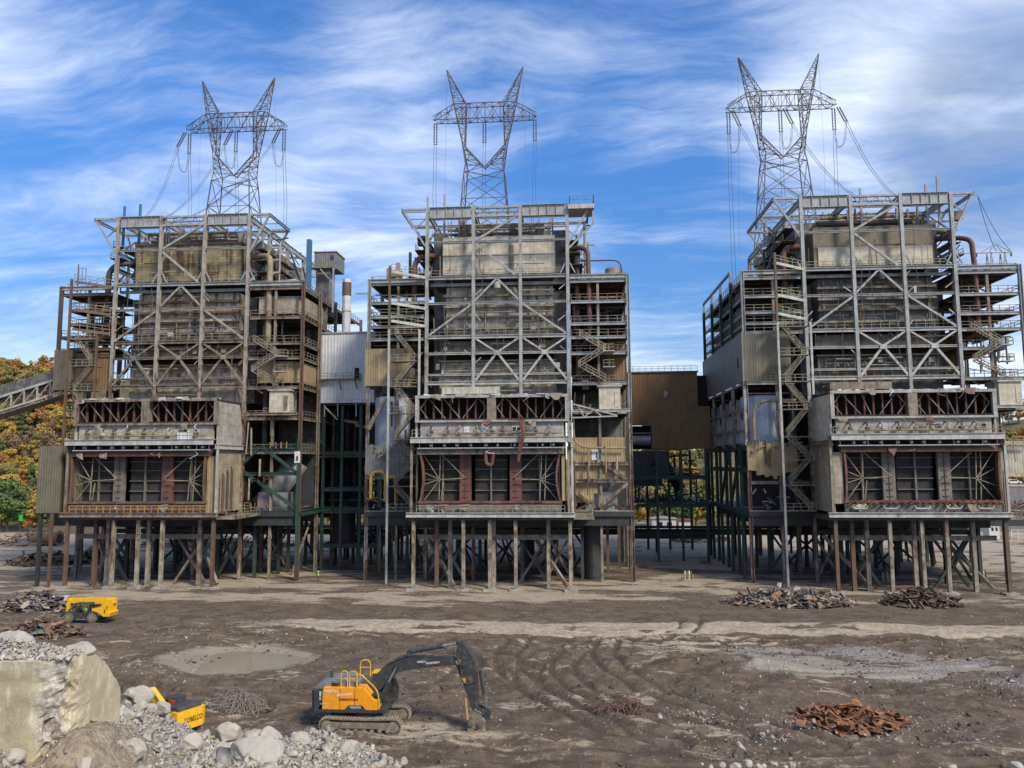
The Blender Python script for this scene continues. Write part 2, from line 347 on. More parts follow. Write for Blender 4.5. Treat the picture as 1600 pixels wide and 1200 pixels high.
def terrain(X, Y):
    """ground height, and the masks of what lies on it (pale dust, grey gravel, wet silt), plus painted rut shade"""
    bank = 17.6*np.clip(1-Y/40.0, 0, 1)**1.05
    mudzone = sstep(110, 92, Y)*sstep(30, 42, Y)
    h = (fbm(X*.09, Y*.09, 5)-.5)*1.1*mudzone+(fbm(X*.5+3, Y*.5, 4)-.5)*.3*mudzone
    h += (fbm(X*1.3+9, Y*1.3, 3)-.5)*.16*mudzone+(fbm(X*.25, Y*.25, 3)-.5)*.10*(1-mudzone)
    h += (1-np.abs(2*fbm(X*.16+4, Y*.30+2, 4)-1)-.8)*.7*mudzone
    basin = ell(X, Y, -35, 80, 7.8, 5.6, .3, .3); basin2 = ell(X, Y, 27, 82, 12, 6.5, .4, .45)
    h = h*(1-basin*.9)-basin*.55; h = h*(1-.5*basin2)-basin2*.35
    berm = ell(X, Y, 15, 79.5, 7, 2.2, .6, .4)+ell(X, Y, 43, 72, 7, 4, .6, .4)*.9+ell(X, Y, -42, 76.5, 3.2, 4.5, .6, .35)*.6+ell(X, Y, 21.5, 63, 7, 2.6, .6, .3)*.3
    h += berm*.8+rut(X, Y)*mudzone
    hillz = hill_height(X, Y)
    n = fbm(X*.06+1, Y*.10+5, 5); n2 = fbm(X*.22+7, Y*.55+3, 5); n3 = fbm(X*.02+5, Y*.35+1, 5)
    road = sstep(92.8, 94, Y+(n-.5)*3)*sstep(100.5, 98.6, Y+(n-.5)*3)
    road = road*(.12+.88*sstep(-46, -24, X+(n2-.5)*20))
    side = ell(X, Y, 12, 88, 13, 6.5, .5, .5)
    slab = sstep(108, 115, Y+(n-.5)*14)
    dust = np.clip(road*1.15*sstep(.38, .52, n2+.12)+side*.6*sstep(.36, .56, n2+.03)+slab*sstep(.40, .56, n3*.5+n2*.5+.05)*.8, 0, 1)
    track = sstep(14.5, 16, X+(n-.5)*6)*sstep(23, 20, X)*sstep(104, 108, Y)*sstep(128, 118, Y)
    dust = dust*(1-.75*track)
    dust = np.maximum(dust, .45*sstep(.58, .7, n2)*mudzone*sstep(52, 58, Y)*(n > .42))
    dust = np.maximum(dust, .3*sstep(.5, .62, fbm(X*.12+31, Y*.5+8, 5))*sstep(62, 54, Y))
    dust = np.maximum(dust, .7*ell(X, Y, -12, 58.6, 7, 1.4, .6, .4))
    rt = rut(X, Y)*mudzone; dust = np.clip(dust+np.clip(rt-.04, 0, .1)*1.6-np.clip(-rt-.05, 0, .18)*4, 0, 1); groove_shade = np.clip((-rt-.04)*7, 0, 1)  # last mask: shade painted into the rut bottoms, where dust also thins
    dust = dust*(1-.6*sstep(.52, .64, fbm(X*.09+40, Y*.3+11, 5))*sstep(106, 112, Y)*(1-sstep(150, 165, Y)))  # dust thinned in streaks on the slab: dark oil and painted shadow patches
    far = sstep(138, 165, Y); dust = np.clip(dust+far*.55*sstep(.35, .6, n2), 0, 1)
    grav = np.clip(basin2*(.35+.9*sstep(.42, .6, fbm(X*.22+9, Y*.5+3, 5)))+ell(X, Y, 43, 72, 8, 4.5, .5, .5)*.8+far*.35+ell(X, Y, 22, 63, 8, 3.5, .6, .5)*.35, 0, 1)
    wet = np.clip(np.maximum(basin, basin2*sstep(.5, .62, fbm(X*.2+2, Y*.35, 4))*.9), 0, 1)
    return bank+h+hillz, dust, grav, wet, groove_shade
def hill_height(X, Y):
    a = 22+46*sstep(-60, -190, X)+20*sstep(120, 260, X)
    r = np.maximum(0, Y-(232+20*sstep(-60, -150, X)*0))
    return a*sstep(0, 190, r)*(.9+.2*fbm(X*.02, Y*.02, 3))
def spaced(segs):
    out = []
    for a, b, d in segs: out += list(np.arange(a, b, d))
    return np.array(out+[segs[-1][1]])
xs = spaced([(-900, -300, 30), (-300, -100, 8), (-100, -70, 1.5), (-70, -46, .6), (-46, 48, .3), (48, 80, .6), (80, 110, 1.5), (110, 300, 8), (300, 900, 30)])
ys = spaced([(-60, 0, 6), (0, 44, 2), (44, 50, .6), (50, 92, .26), (92, 112, .4), (112, 150, .8), (150, 240, 2), (240, 480, 8), (480, 3000, 90)])
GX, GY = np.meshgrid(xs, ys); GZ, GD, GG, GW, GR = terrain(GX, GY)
def grid_mesh(name, X, Y, Z, mat, masks=None):
    ny, nx = X.shape; v = np.stack([X, Y, Z], -1).reshape(-1, 3); i = np.arange(nx*ny).reshape(ny, nx)
    f = np.stack([i[:-1, :-1], i[:-1, 1:], i[1:, 1:], i[1:, :-1]], -1).reshape(-1, 4)
    me = bpy.data.meshes.new(name); me.vertices.add(len(v)); me.vertices.foreach_set('co', v.ravel().astype(np.float32))
    me.loops.add(f.size); me.loops.foreach_set('vertex_index', f.ravel().astype(np.int32)); me.polygons.add(len(f)); me.polygons.foreach_set('loop_start', np.arange(0, f.size, 4, dtype=np.int32))
    me.update(calc_edges=True); me.validate(); me.polygons.foreach_set('use_smooth', [True]*len(me.polygons)); me.materials.append(mat)
    if masks is not None:
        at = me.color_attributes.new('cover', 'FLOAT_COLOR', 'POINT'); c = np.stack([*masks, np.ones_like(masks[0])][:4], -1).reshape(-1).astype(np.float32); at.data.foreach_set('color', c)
    o = bpy.data.objects.new(name, me); COL.objects.link(o); return o
def ground_mat():
    m, N, b, pos = _new('ground_soil')
    at = N.add('ShaderNodeAttribute', attribute_name='cover'); sp = N.add('ShaderNodeSeparateColor'); N.l.new(at.outputs[0], sp.inputs[0])
    n1 = N.noise(pos, .35, 8, .62); n2 = N.noise(pos, 1.7, 8, .68, .3); n3 = N.noise(pos, 7.0, 5, .7); nx = N.noise(N.scale(pos, (.22, 1.3, 1)), 1.0, 9, .72, .4)
    mud = N.mix(N.ramp(n1, .36, .64), (.124, .088, .058), (.058, .042, .028)); mud = N.mix(N.math('MULTIPLY', N.ramp(n2, .48, .72), .85), mud, (.185, .138, .096))
    mud = N.mix(N.math('MULTIPLY', N.ramp(n3, .5, .72), .6), mud, (.035, .027, .022)); mud = N.mix(N.math('MULTIPLY', N.ramp(nx, .52, .66), .55), mud, (.20, .152, .10))
    dust = N.mix(N.ramp(n2, .35, .65), (.40, .335, .25), (.25, .205, .15))
    fd = N.ramp(N.math('ADD', sp.outputs[0], N.math('ADD', N.math('MULTIPLY', N.math('SUBTRACT', n2, .5), 1.5), N.math('MULTIPLY', N.math('SUBTRACT', nx, .5), 2.2))), .30, .70)
    c = N.mix(fd, mud, dust); c = N.mix(N.math('MULTIPLY', N.ramp(N.noise(N.scale(pos, (.5, 2.2, 1)), .6, 9, .7, .6), .53, .66), .55), c, (.055, .044, .036))
    grav = N.mix(N.ramp(n3, .42, .6), (.125, .112, .10), (.29, .27, .245))
    c = N.mix(N.ramp(N.math('ADD', sp.outputs[1], N.math('SUBTRACT', n2, .5)), .3, .75), c, grav)
    c = N.mix(N.math('MULTIPLY', N.ramp(sp.outputs[2], .25, .6), .85), c, (.27, .232, .178))
    c = N.mix(N.math('MULTIPLY', N.ramp(N.math('ADD', at.outputs['Alpha'], N.math('MULTIPLY', N.math('SUBTRACT', n2, .5), .8)), .3, .8), .6), c, (.042, .031, .022))  # rut grooves darkened in colour: painted shade over deeper wet soil
    # small stones lying in the soil
    vo = N.add('ShaderNodeTexVoronoi'); N.l.new(pos, vo.inputs['Vector']); vo.inputs['Scale'].default_value = 2.6
    sepc = N.add('ShaderNodeSeparateColor'); N.l.new(vo.outputs['Color'], sepc.inputs[0])
    st = N.math('MULTIPLY', N.ramp(vo.outputs['Distance'], .26, .16), N.ramp(N.math('ADD', sepc.outputs[0], N.math('MULTIPLY', sp.outputs[1], .2)), .90, .94))
    c = N.mix(N.math('MULTIPLY', st, .8), c, (.40, .37, .32))
    # leaves and scrub on the far slope
    z = N.add('ShaderNodeSeparateXYZ'); N.l.new(pos, z.inputs[0])
    gr = N.mix(N.ramp(N.noise(pos, .15, 8, .7), .4, .6), (.055, .055, .022), (.15, .10, .035))
    c = N.mix(N.ramp(N.math('ADD', z.outputs[1], N.math('MULTIPLY', N.math('SUBTRACT', n1, .5), 20)), 226, 234), c, gr)
    N.l.new(c, b.inputs['Base Color']); N.l.new(N.math('SUBTRACT', .95, N.math('MULTIPLY', sp.outputs[2], .35)), b.inputs['Roughness'])
    bn = N.add('ShaderNodeBump'); bn.inputs['Strength'].default_value = 1.0; bn.inputs['Distance'].default_value = .16
    N.l.new(N.math('ADD', N.math('MULTIPLY', n2, 1.4), N.math('ADD', N.math('MULTIPLY', n3, .35), N.math('MULTIPLY', st, .25))), bn.inputs['Height']); N.l.new(bn.outputs[0], b.inputs['Normal'])
    return m
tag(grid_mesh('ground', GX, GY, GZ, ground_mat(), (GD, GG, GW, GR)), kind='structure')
def gz(x, y):
    return float(terrain(np.array([float(x)]), np.array([float(y)]))[0][0])
def water_mat():
    m, N, b, pos = _new('muddy_water'); b.inputs['Base Color'].default_value = (.27, .235, .18, 1); b.inputs['Roughness'].default_value = .06
    bn = N.add('ShaderNodeBump'); bn.inputs['Strength'].default_value = .15; bn.inputs['Distance'].default_value = .02; N.l.new(N.noise(pos, 4, 3), bn.inputs['Height']); N.l.new(bn.outputs[0], b.inputs['Normal'])
    return m
water_mat()
def puddle(cx, cy, rx, ry, z):
    p = [(cx+rx*cos(t)*(1+.2*sin(3*t)), cy+ry*sin(t)*(1+.15*cos(4*t)), z) for t in [2*pi*k/48 for k in range(48)]]
    MB().poly(p, [tuple(range(48))]).build('water', 'muddy_water')['kind'] = 'structure'
puddle(-35.5, 80, 7.5, 5.4, gz(-36.5, 79)+.10); puddle(32, 84.5, 5.5, 3.0, gz(31, 84.5)-.16)

# ------------------------------------------------------------------ stones
ICO = bmesh.new(); bmesh.ops.create_icosphere(ICO, subdivisions=1, radius=1); ICOV = np.array([v.co[:] for v in ICO.verts]); ICOF = np.array([[v.index for v in f.verts] for f in ICO.faces]); ICO.free()
CUBV = np.array([(x, y, z) for x in (-.62, .62) for y in (-.62, .62) for z in (-.62, .62)], float); CUBF = np.array([(0, 1, 3), (0, 3, 2), (4, 6, 7), (4, 7, 5), (0, 4, 5), (0, 5, 1), (2, 3, 7), (2, 7, 6), (0, 2, 6), (0, 6, 4), (1, 5, 7), (1, 7, 3)])
def stones(name, pts, sizes, mat, seed=1, flat=.7):
    """many small angular stones in one mesh"""
    R = np.random.RandomState(seed); n = len(pts); A = R.rand(n, 3)*2*pi
    V = CUBV[None]+R.uniform(-.34, .34, (n, 8, 3)); t = R.rand(n, 1)*.5; V[:, 7] *= t; V[:, 1] *= (.4+.6*R.rand(n, 1))
    q = R.normal(0, 1, (n, 4)); q /= np.linalg.norm(q, axis=1)[:, None]; w_, x_, y_, z_ = q.T
    M = np.stack([1-2*(y_*y_+z_*z_), 2*(x_*y_-z_*w_), 2*(x_*z_+y_*w_), 2*(x_*y_+z_*w_), 1-2*(x_*x_+z_*z_), 2*(y_*z_-x_*w_), 2*(x_*z_-y_*w_), 2*(y_*z_+x_*w_), 1-2*(x_*x_+y_*y_)], -1).reshape(n, 3, 3)
    V = np.einsum('nij,nvj->nvi', M, V*(np.array([1.25, .9, .6])*R.uniform(.75, 1.2, (n, 1, 3))))
    V = V*np.array([1, 1, max(flat, .7)])
    ca, sa, cb, sb = np.cos(A[:, 0]), np.sin(A[:, 0]), np.cos(A[:, 1]*.15), np.sin(A[:, 1]*.15)
    x = V[..., 0]*ca[:, None]-V[..., 1]*sa[:, None]; y = V[..., 0]*sa[:, None]+V[..., 1]*ca[:, None]; z = V[..., 2]
    y, z = y*cb[:, None]-z*sb[:, None], y*sb[:, None]+z*cb[:, None]
    V = np.stack([x, y, z], -1)*np.asarray(sizes)[:, None, None]+np.asarray(pts)[:, None, :]
    F = (CUBF[None]+(np.arange(n)*8)[:, None, None]).reshape(-1, 3); V = V.reshape(-1, 3)
    me = bpy.data.meshes.new(name); me.vertices.add(len(V)); me.vertices.foreach_set('co', V.ravel().astype(np.float32)); me.loops.add(F.size); me.loops.foreach_set('vertex_index', F.ravel().astype(np.int32))
    me.polygons.add(len(F)); me.polygons.foreach_set('loop_start', np.arange(0, F.size, 3, dtype=np.int32)); me.update(calc_edges=True); me.materials.append(MATS[mat])
    o = bpy.data.objects.new(name, me); COL.objects.link(o); return o
def stone_mat(name, cols, bumpd=.03, sc=3.0):
    m, N, b, pos = _new(name)
    g = N.add('ShaderNodeNewGeometry').outputs['Random Per Island']
    cr = N.add('ShaderNodeValToRGB'); el = cr.color_ramp.elements; el[0].color = (*cols[0], 1); el[1].color = (*cols[-1], 1)
    for i, c in enumerate(cols[1:-1]): e = el.new((i+1)/(len(cols)-1)); e.color = (*c, 1)
    N.l.new(g, cr.inputs[0]); n = N.noise(pos, sc, 8, .7); c = N.mix(N.math('MULTIPLY', N.ramp(n, .45, .7), .6), cr.outputs[0], tuple(x*.55 for x in cols[len(cols)//2]))
    N.l.new(c, b.inputs['Base Color']); b.inputs['Roughness'].default_value = .9
    bn = N.add('ShaderNodeBump'); bn.inputs['Strength'].default_value = .8; bn.inputs['Distance'].default_value = bumpd; N.l.new(N.noise(pos, sc*2.5, 8, .7), bn.inputs['Height']); N.l.new(bn.outputs[0], b.inputs['Normal'])
    return m
stone_mat('stone_pale', [(.20, .18, .15), (.36, .34, .30), (.26, .24, .21), (.42, .40, .35), (.15, .13, .11), (.30, .27, .22)]); stone_mat('stone_mixed', [(.13, .12, .11), (.33, .31, .28), (.24, .235, .23), (.42, .40, .35), (.19, .17, .15)]); stone_mat('clod', [(.06, .045, .035), (.11, .085, .065), (.045, .035, .028)])
R = np.random.RandomState(11)
def scatter(n, fx, fy, keep=None):
    X = fx(n); Y = fy(n)
    if keep is not None: k = keep(X, Y); X, Y = X[k], Y[k]
    Z = terrain(X, Y)[0]; return np.stack([X, Y, Z], -1)
def cl(cx, cy, sx, sy, n): return np.stack([R.normal(cx, sx, n), R.normal(cy, sy, n)], -1)
xy = np.concatenate([cl(13, 61.5, 4, 2.5, 420), cl(19, 63.2, 2.2, 1.6, 420), cl(24.5, 61.5, 3, 1.8, 300), cl(27, 80, 8, 4, 850), cl(42, 73, 4, 3, 700), cl(47, 69, 3, 1.8, 420), cl(10, 64.5, 1.0, .6, 170), cl(14.8, 59.5, .7, .3, 160),
                     cl(-40, 75.5, 3, 3, 420), cl(-30, 90, 4, 2, 120), cl(-48, 92, 5, 3, 160), np.stack([R.uniform(-46, 48, 450), R.uniform(52, 90, 450)], -1), np.stack([R.uniform(-80, 75, 500), R.uniform(90, 130, 500)], -1), cl(21, 192, 5, 6, 160)])
P3 = np.concatenate([xy, terrain(xy[:, 0], xy[:, 1])[0][:, None]], 1); sz = np.clip(R.lognormal(-2.75, .6, len(P3)), .03, .4)
tag(stones('rubble_stones', P3, sz, 'stone_pale', 3), 'pale broken concrete stones strewn over the dark mud', 'rubble', kind='stuff')
xy = np.stack([R.uniform(-46, 48, 7000), R.uniform(52, 92, 7000)], -1); k = (fbm(xy[:, 0]*.15+3, xy[:, 1]*.2, 4) > .5); xy = xy[k]
P3 = np.concatenate([xy, terrain(xy[:, 0], xy[:, 1])[0][:, None]], 1)
tag(stones('soil_clods', P3, np.clip(R.lognormal(-2.2, .45, len(P3)), .05, .4), 'clod', 4, .6), 'dark clods of churned earth over the demolition yard', 'earth clods', kind='stuff')
# ------------------------------------------------------------------ the three boiler houses (one design, three states of ruin)
XC = [-70.5, -12.6, 52.8]; YT = 132.2
CX = [-12.5, -4.17, 4.17, 12.5]; ROWS = [0, 9.5, 19, 28.5, 38]; FB = -10.0      # FB: plane of the duct front
HOUSE_LABEL = ['stripped boiler house on legs at the left, its tan block casing patched with rust',
               'stripped middle boiler house with pale beige casing and a torn rusty strip over its ducts',
               'stripped boiler house at the right with blackened casing and pale blue silos down its side']
def house(u):
    rn = random.Random(100+u)
    H = thing('boiler_house', HOUSE_LABEL[u], 'boiler house', (XC[u], YT, 0))
    FR = 'frame_steel_rusty' if u == 0 else 'frame_steel'
    BM = ['beam_worn', 'beam_pale', 'beam_pale'][u]
    def part(name, mb, mat, par=None, **k): return mb.build(name, mat, par or H, **k)
    # ---- columns and legs
    for x in CX: part('column', MB().hbar((x, 0, -.1), (x, 0, 65.75), .56, .6, (0, 1, 0)), FR)
    for v in ROWS[1:]:
        for x in (CX[0], CX[3]): part('column', MB().hbar((x, v, -.1), (x, v, 65.1), .7, .7, (0, 1, 0)), 'frame_steel' if v < 30 else 'beam_worn')
        for x in CX[1:3]: part('leg', MB().hbar((x, v, -.1), (x, v, 11.2), .55, .55, (0, 1, 0)), 'beam_green')
    ld = {0: 20, 1: 39, 2: 39}[u]; rd = {0: 39, 1: 39, 2: 20}[u]
    for v in ROWS:
        if v < ld: part('column', MB().hbar((-22.9, v, 33.3 if u == 0 and v < 1 else -.1), (-22.9, v, 52.9), .55, .55, (1, 0, 0)), ['beam_rust', 'frame_steel', 'frame_steel'][u] if v < 1 else ('beam_green' if u == 2 else 'beam_worn'))
        if v < rd: part('column', MB().hbar((22.9, v, -.1), (22.9, v, 52.9), .55, .55, (1, 0, 0)), ['beam_rust', 'frame_steel', 'frame_steel'][u] if v < 1 else 'beam_worn')
    if u == 2:          # the side toward the gap keeps its upper open frame one bay higher at the back
        for v in ROWS[1:]: part('column', MB().hbar((-22.85, v, 53), (-22.85, v, 55), .4, .4), 'frame_steel')
        part('floor_beam', MB().bar((-22.85, 9.5, 54.9), (-22.85, 38, 54.9), .4), 'frame_steel')
    for x in (-17.7, 17.7):
        part('column', MB().hbar((x, .4, -.1), (x, .4, 52.6), .42, .42), 'beam_worn')
    for x in (-17.7, 17.7):
        for v in (9.5, 19, 28.5, 38): part('leg', MB().hbar((x, v, -.1), (x, v, 11.4), .5, .5), 'beam_green')
    legx = [-12.5, -4.5, -.3 if u != 2 else .2, 3.8, 12.4]
    for i, x in enumerate(legx):
        L = part('leg', MB().hbar((x, FB, .35), (x, FB, 11.55), .52, .52, (0, 1, 0)), 'leg_worn' if i % 4 or u == 1 else 'beam_rust')
        part('footing', MB().box(x-1, x+1, FB-.9, FB+.9, -.3, .34), 'concrete', L)
    for x in (-9.2, -7, .1, 8.9): part('leg', MB().hbar((x, FB+2.6, -.1), (x, FB+2.6, 11.3), .6, .6), 'leg_worn' if x > -8 else 'beam_rust')
    for x in (-8.3, 8.3):
        for v in (0, 9.5, 19): part('leg', MB().hbar((x, v+.5, -.1), (x, v+.5, 11.3), .6, .6), 'beam_dark')
    cross = [(-9.2, -4.5, -6), (3.8, 8.9, -5.8), (-4.17, 4.17, 9.5), (-12.5, -8.3, .4), (8.3, 12.5, .4), (4.17, 12.5, 19), (-12.5, -4.17, 19), (12.6, 17.7, 9.4), (-17.7, -12.6, 9.4)]
    for a, b, v in cross:
        part('leg_brace', MB().bar((a, v+.3, .4), (b, v+.3, 8), .38).bar((b, v+.55, .4), (a, v+.55, 8), .38), rn.choice(['beam_dark', 'beam_worn', 'beam_green']))
    for v, z in ((FB+2.6, 8.1), (.3, 8.3), (19, 7.6)): part('floor_beam', MB().hbar((-12.4, v, z), (12.4, v, z), .5, .75), 'beam_worn' if v < 0 else 'beam_dark')
    for a, b in ((-12, -6.5), (6.2, 11.8)): part('leg_brace', MB().bar((a, -2.5, 8), (b, FB+3.2, .3), .5), 'beam_worn')
    # ---- floor slab under the boiler and its front platform
    part('floor', MB().box(-23.2, 23.2, -.4, 38.3, 10.9, 11.7), 'beam_dark')
    part('floor', MB().box(-13.4, 13, FB-.4, -.42, 11.0, 11.55), 'deck_steel')
    f = part('platform', MB().hbar((-13.6, FB-.75, 11.85), (13.2, FB-.75, 11.85), .5, .75).box(-13.5, 13.1, FB-.6, FB+.5, 12.0, 12.1), BM)
    if u != 2: part('railing', MB().rail([(-11.9, FB-.8, 12.2), (11.6, FB-.8, 12.2)], 1.15, 1.15, .1), 'rail_yellow' if u == 0 else 'rail_pale', f)
    else:
        for k in range(5):
            x = -9+k*4.6; part('pipe_loop', MB().tube(bez([(x-1.1, FB-.8, 13.3), (x-1, FB-.8, 12.8), (x+1, FB-.8, 12.8), (x+1.1, FB-.8, 13.3)]), .14), 'box_grey', f)
    part('floor_beam', MB().hbar((12.8, 0, 11.4), (23.1, 0, 11.4), .5, .9), 'beam_green' if u == 0 else BM); part('floor_beam', MB().hbar((-23.1, -.02, 11.4), (-12.8, -.02, 11.4), .5, .9), BM)
    for x in (-23.3, 23.3): part('floor_beam', MB().hbar((x, .1, 11.4), (x, 38, 11.4), .4, .9), 'beam_green')
    for x, v in ((-10.5, 5), (0, 12), (8, 4), (-3, 24)):  # hoppers and ash pipes under the floor
        part('ash_hopper', MB().poly([(x-2.4, v-2, 10.9), (x+2.4, v-2, 10.9), (x+2.4, v+2, 10.9), (x-2.4, v+2, 10.9), (x-.5, v-.5, 8.3), (x+.5, v-.5, 8.3), (x+.5, v+.5, 8.3), (x-.5, v+.5, 8.3)], MB.BOXF[:1]+MB.BOXF[1:]), 'tank_black')
    # ---- top girders
    def plate(a, b):
        m = MB().box(a, b, -.1, .1, 63.75, 65.62).box(a, b, -.4, .4, 65.62, 65.72).box(a, b, -.4, .4, 63.65, 63.75); n = 5
        for i in range(1, n): m.box(a+(b-a)*i/n-.04, a+(b-a)*i/n+.04, -.3, -.1, 63.75, 65.62)
        part('plate_girder', m, 'frame_steel')
    plate(-12.1, -4.57); plate(4.57, 12.1)
    m = MB().bar((-3.8, 0, 65.45), (3.8, 0, 65.45), .5, .35).bar((-3.8, 0, 63.9), (3.8, 0, 63.9), .5, .35)
    for k in range(4): m.bar((-3.5+k*1.9, 0, 65.3), (-2.6+k*1.9, 0, 64.0), .14).bar((-2.6+k*1.9, 0, 64.0), (-1.7+k*1.9, 0, 65.3), .14)
    part('roof_truss', m, 'frame_steel')
    for x in CX: part('roof_beam', MB().hbar((x, .5, 64.9), (x, 38, 64.9), .4, 1.1), 'frame_steel')
    for v in ROWS[1:]: part('roof_beam', MB().hbar((-17 if v < 10 or (u == 2 and v < 20) else -12.6, v, 65.2), (16.2 if v < 10 else 12.6, v, 65.2), .36, .5), 'frame_steel')
    for v in (3, 6.2, 12.5, 15.5, 22, 25): part('purlin', MB().bar((-12.3, v, 65.55), (12.3, v, 65.55), .25), 'beam_worn')
    for s in (-1, 1):
        ov = 17 if s < 0 else 16.2; back = 19 if (u == 2 and s < 0) else 9.5
        for v in (0, 9.5, 19):
            if s > 0 and v == 0 and u == 1 or v > back: continue
            part('overhang_bracket', MB().bar((s*12.7, v, 65.45), (s*(ov+.2), v, 65.45), .4, .36).bar((s*12.6, v, 58.3), (s*(ov-.1), v, 65.2), .32).bar((s*14.7, v, 62), (s*12.7, v, 63.8), .2), 'frame_steel')
        part('roof_beam', MB().hbar((s*(ov+.1), -.2, 65.35), (s*(ov+.1), back+.3, 65.35), .36, .55), 'frame_steel')
        for k in range(4 if back > 10 else 2): part('purlin', MB().bar((s*13.2, 1.5+k*4, 65.5), (s*(ov-.1), 1.5+k*4, 65.5), .18), 'frame_steel')
        for a, b in zip(ROWS, ROWS[1:]):
            for z0, z1 in ((52.8, 59), (59, 65)): part('side_brace', MB().bar((s*12.5, a+.3, z0), (s*12.5, b-.3, z1), .3) if (a+z0) % 2 else MB().bar((s*12.5, a+.3, z1), (s*12.5, b-.3, z0), .3), 'frame_steel')
        for z in (59, 55.5): part('side_beam', MB().hbar((s*12.5, .4, z), (s*12.5, 38, z), .35, .45), 'frame_steel')
    if u == 1:
        c = part('roof_platform', MB().box(12.7, 17.3, -1, 4, 64.5, 65.3), 'beam_pale'); part('railing', MB().rail([(13, 4, 65.35), (13, -.9, 65.35), (17.2, -.9, 65.35), (17.2, 4, 65.35)], 1.5, 1.5, .09), 'rail_pale', c)
        part('overhang_bracket', MB().bar((12.7, 0, 57.6), (17.1, 0, 62), .3).bar((17.1, 0, 62), (17.1, 0, 65), .3).bar((12.7, 0, 58.6), (16.4, 0, 64.9), .3), 'frame_steel')
    for x, h in ((-12.9, 68.6), (-9.8, 68.9)) if u < 2 else ((9.6, 68), (11.6, 69.3), (-1.5, 67.6)): part('roof_post', MB().bar((x, 2.2, 61), (x, 2.2, h), .35), 'paint_blue' if u == 0 else 'frame_steel')
    # ---- dense lattice of the stripped upper plant behind the outer columns
    for s in (-1, 1):
        big = u == 2 and s < 0
        for k in range(34 if big else 20):
            v = rn.uniform(2, 30); z = rn.uniform(53, 64); x = s*rn.uniform(12.6, 16.8 if v < 20 else 14.5); q = rn.random()
            top = min(65, 66-v*.15)
            z = min(z, top-1)
            if q < .35: part('strut', MB().bar((x, v, z), (x, min(34, v+rn.uniform(3, 7)), min(top, z+rn.uniform(-3, 3))), rn.uniform(.14, .28)), rn.choice(['frame_steel', 'beam_worn', 'beam_dark']))
            elif q < .65: part('strut', MB().bar((s*12.6, v, z), (x+s*1.2, v, z), rn.uniform(.14, .3)), rn.choice(['frame_steel', 'beam_worn']))
            elif q < .85: part('strut', MB().bar((x, v, z-2.5), (x, v, z+rn.uniform(0, 1)), rn.uniform(.14, .3)), rn.choice(['frame_steel', 'beam_dark', 'beam_rust']))
            else: part('equipment_box', MB().rbox((x, v, z-.6), (1.3, rn.uniform(1, 2.6), rn.uniform(1, 2.2))), rn.choice(['casing_dark', 'casing_band', 'box_tan']))
    # ---- front beams and braces
    for z, w, h, m in ((52.75, .5, .62, 'frame_steel'), (59.3, .35, .36, 'frame_steel'), (48.15, .35, .42, FR), (42.1, .5, .6, BM), (39.17, .35, .4, BM), (35.43, .3, .34, BM), (33.95, .5, .62, BM)):
        for a, b in zip(CX, CX[1:]): part('floor_beam', MB().hbar((a+.3, 0, z), (b-.3, 0, z), w, h), m)
    part('floor_beam', MB().hbar((-12, .9, 51.7), (12, .9, 51.7), .5, .5), 'frame_steel')
    for s in (-1, 1): part('floor_beam', MB().hbar((s*12.9, 0, 52.45), (s*22.8, 0, 52.45), .5, .75), 'frame_steel')
    def brace(p, q, w=.34, m=None): part('cross_brace', MB().bar((p[0], 0, p[1]), (q[0], 0, q[1]), w), m or FR)
    brace((-3.8, 59.5), (3.8, 63.9), .36, 'frame_steel'); brace((-3.8, 58.9), (3.2, 53.1), .36, 'frame_steel')
    brace((-.1, 52.4), (-3.9, 48.6)); brace((.1, 52.4), (3.9, 48.6)); brace((-4.5, 47.9), (-12.1, 42.5)); brace((4.5, 47.9), (12.1, 42.5))
    for cx in (0, 8.33) if u else (-8.33, 0, 8.33):
        for s in (-1, 1): brace((cx+s*.3, 39.5), (cx+s*3.8, 41.8), .3, BM); brace((cx+s*.3, 38.9), (cx+s*3.8, 34.4), .38, BM)
        part('gusset_plate', MB().rbox((cx, -.3, 39.2), (1.1, .08, .8)), BM)
    for x in CX[1:]: brace((x+.4, 55), (x+1.3, 53.2), .2, 'frame_steel'); brace((x-.4, 55), (x-1.3, 53.2), .2, 'frame_steel')
    # ---- casings
    um = ['insulation_block', 'panel_beige', 'panel_brown'][u]
    m = MB().box(-10, 10.3, 2, 34, 53.75, 60.75)
    part('casing_wall', m, um)
    if u == 2: part('casing_wall', MB().box(-9.3, 9.9, 1.8, 1.99, 53.75, 57.1), 'panel_cream')
    if u == 1: part('casing_wall', MB().box(-10.05, 10.35, 1.85, 1.99, 57.3, 57.5).box(-10.05, 10.35, 1.8, 1.99, 59.75, 59.9), 'panel_beige'); part('stain_strip', MB().box(2.0, 2.9, 1.9, 1.985, 54.6, 59.0), 'pipe_tan')
    if u == 0: part('casing_edge', MB().box(-10.2, 10.5, 1.7, 34.1, 60.76, 61.05), 'beam_rust')
    part('sill', MB().box(-10.3, 10.6, 1.6, 3, 53.2, 53.74), 'deck_red')
    cm = ['casing_grey', 'casing_grey', 'casing_dark'][u]
    part('casing_wall', MB().box(-9.4, 9.8, 2.5, 34, 42.6, 51.6), cm)
    for z in (49.9, 47.9, 46.0, 43.9): part('buckstay', MB().box(-9.8, 10.1, 1.75, 2.49, z-.12, z+.12).box(-9.8, 10.1, 1.7, 1.8, z-.2, z+.2), 'beam_rust' if u == 0 else 'casing_band' if u == 1 else 'beam_worn')
    for x in (-8.6, -5.5, -2.2, 1.5, 5.6, 8.9): part('casing_stiffener', MB().box(x-.11, x+.11, 2.2, 2.495, 42.6, 51.5), 'casing_band')
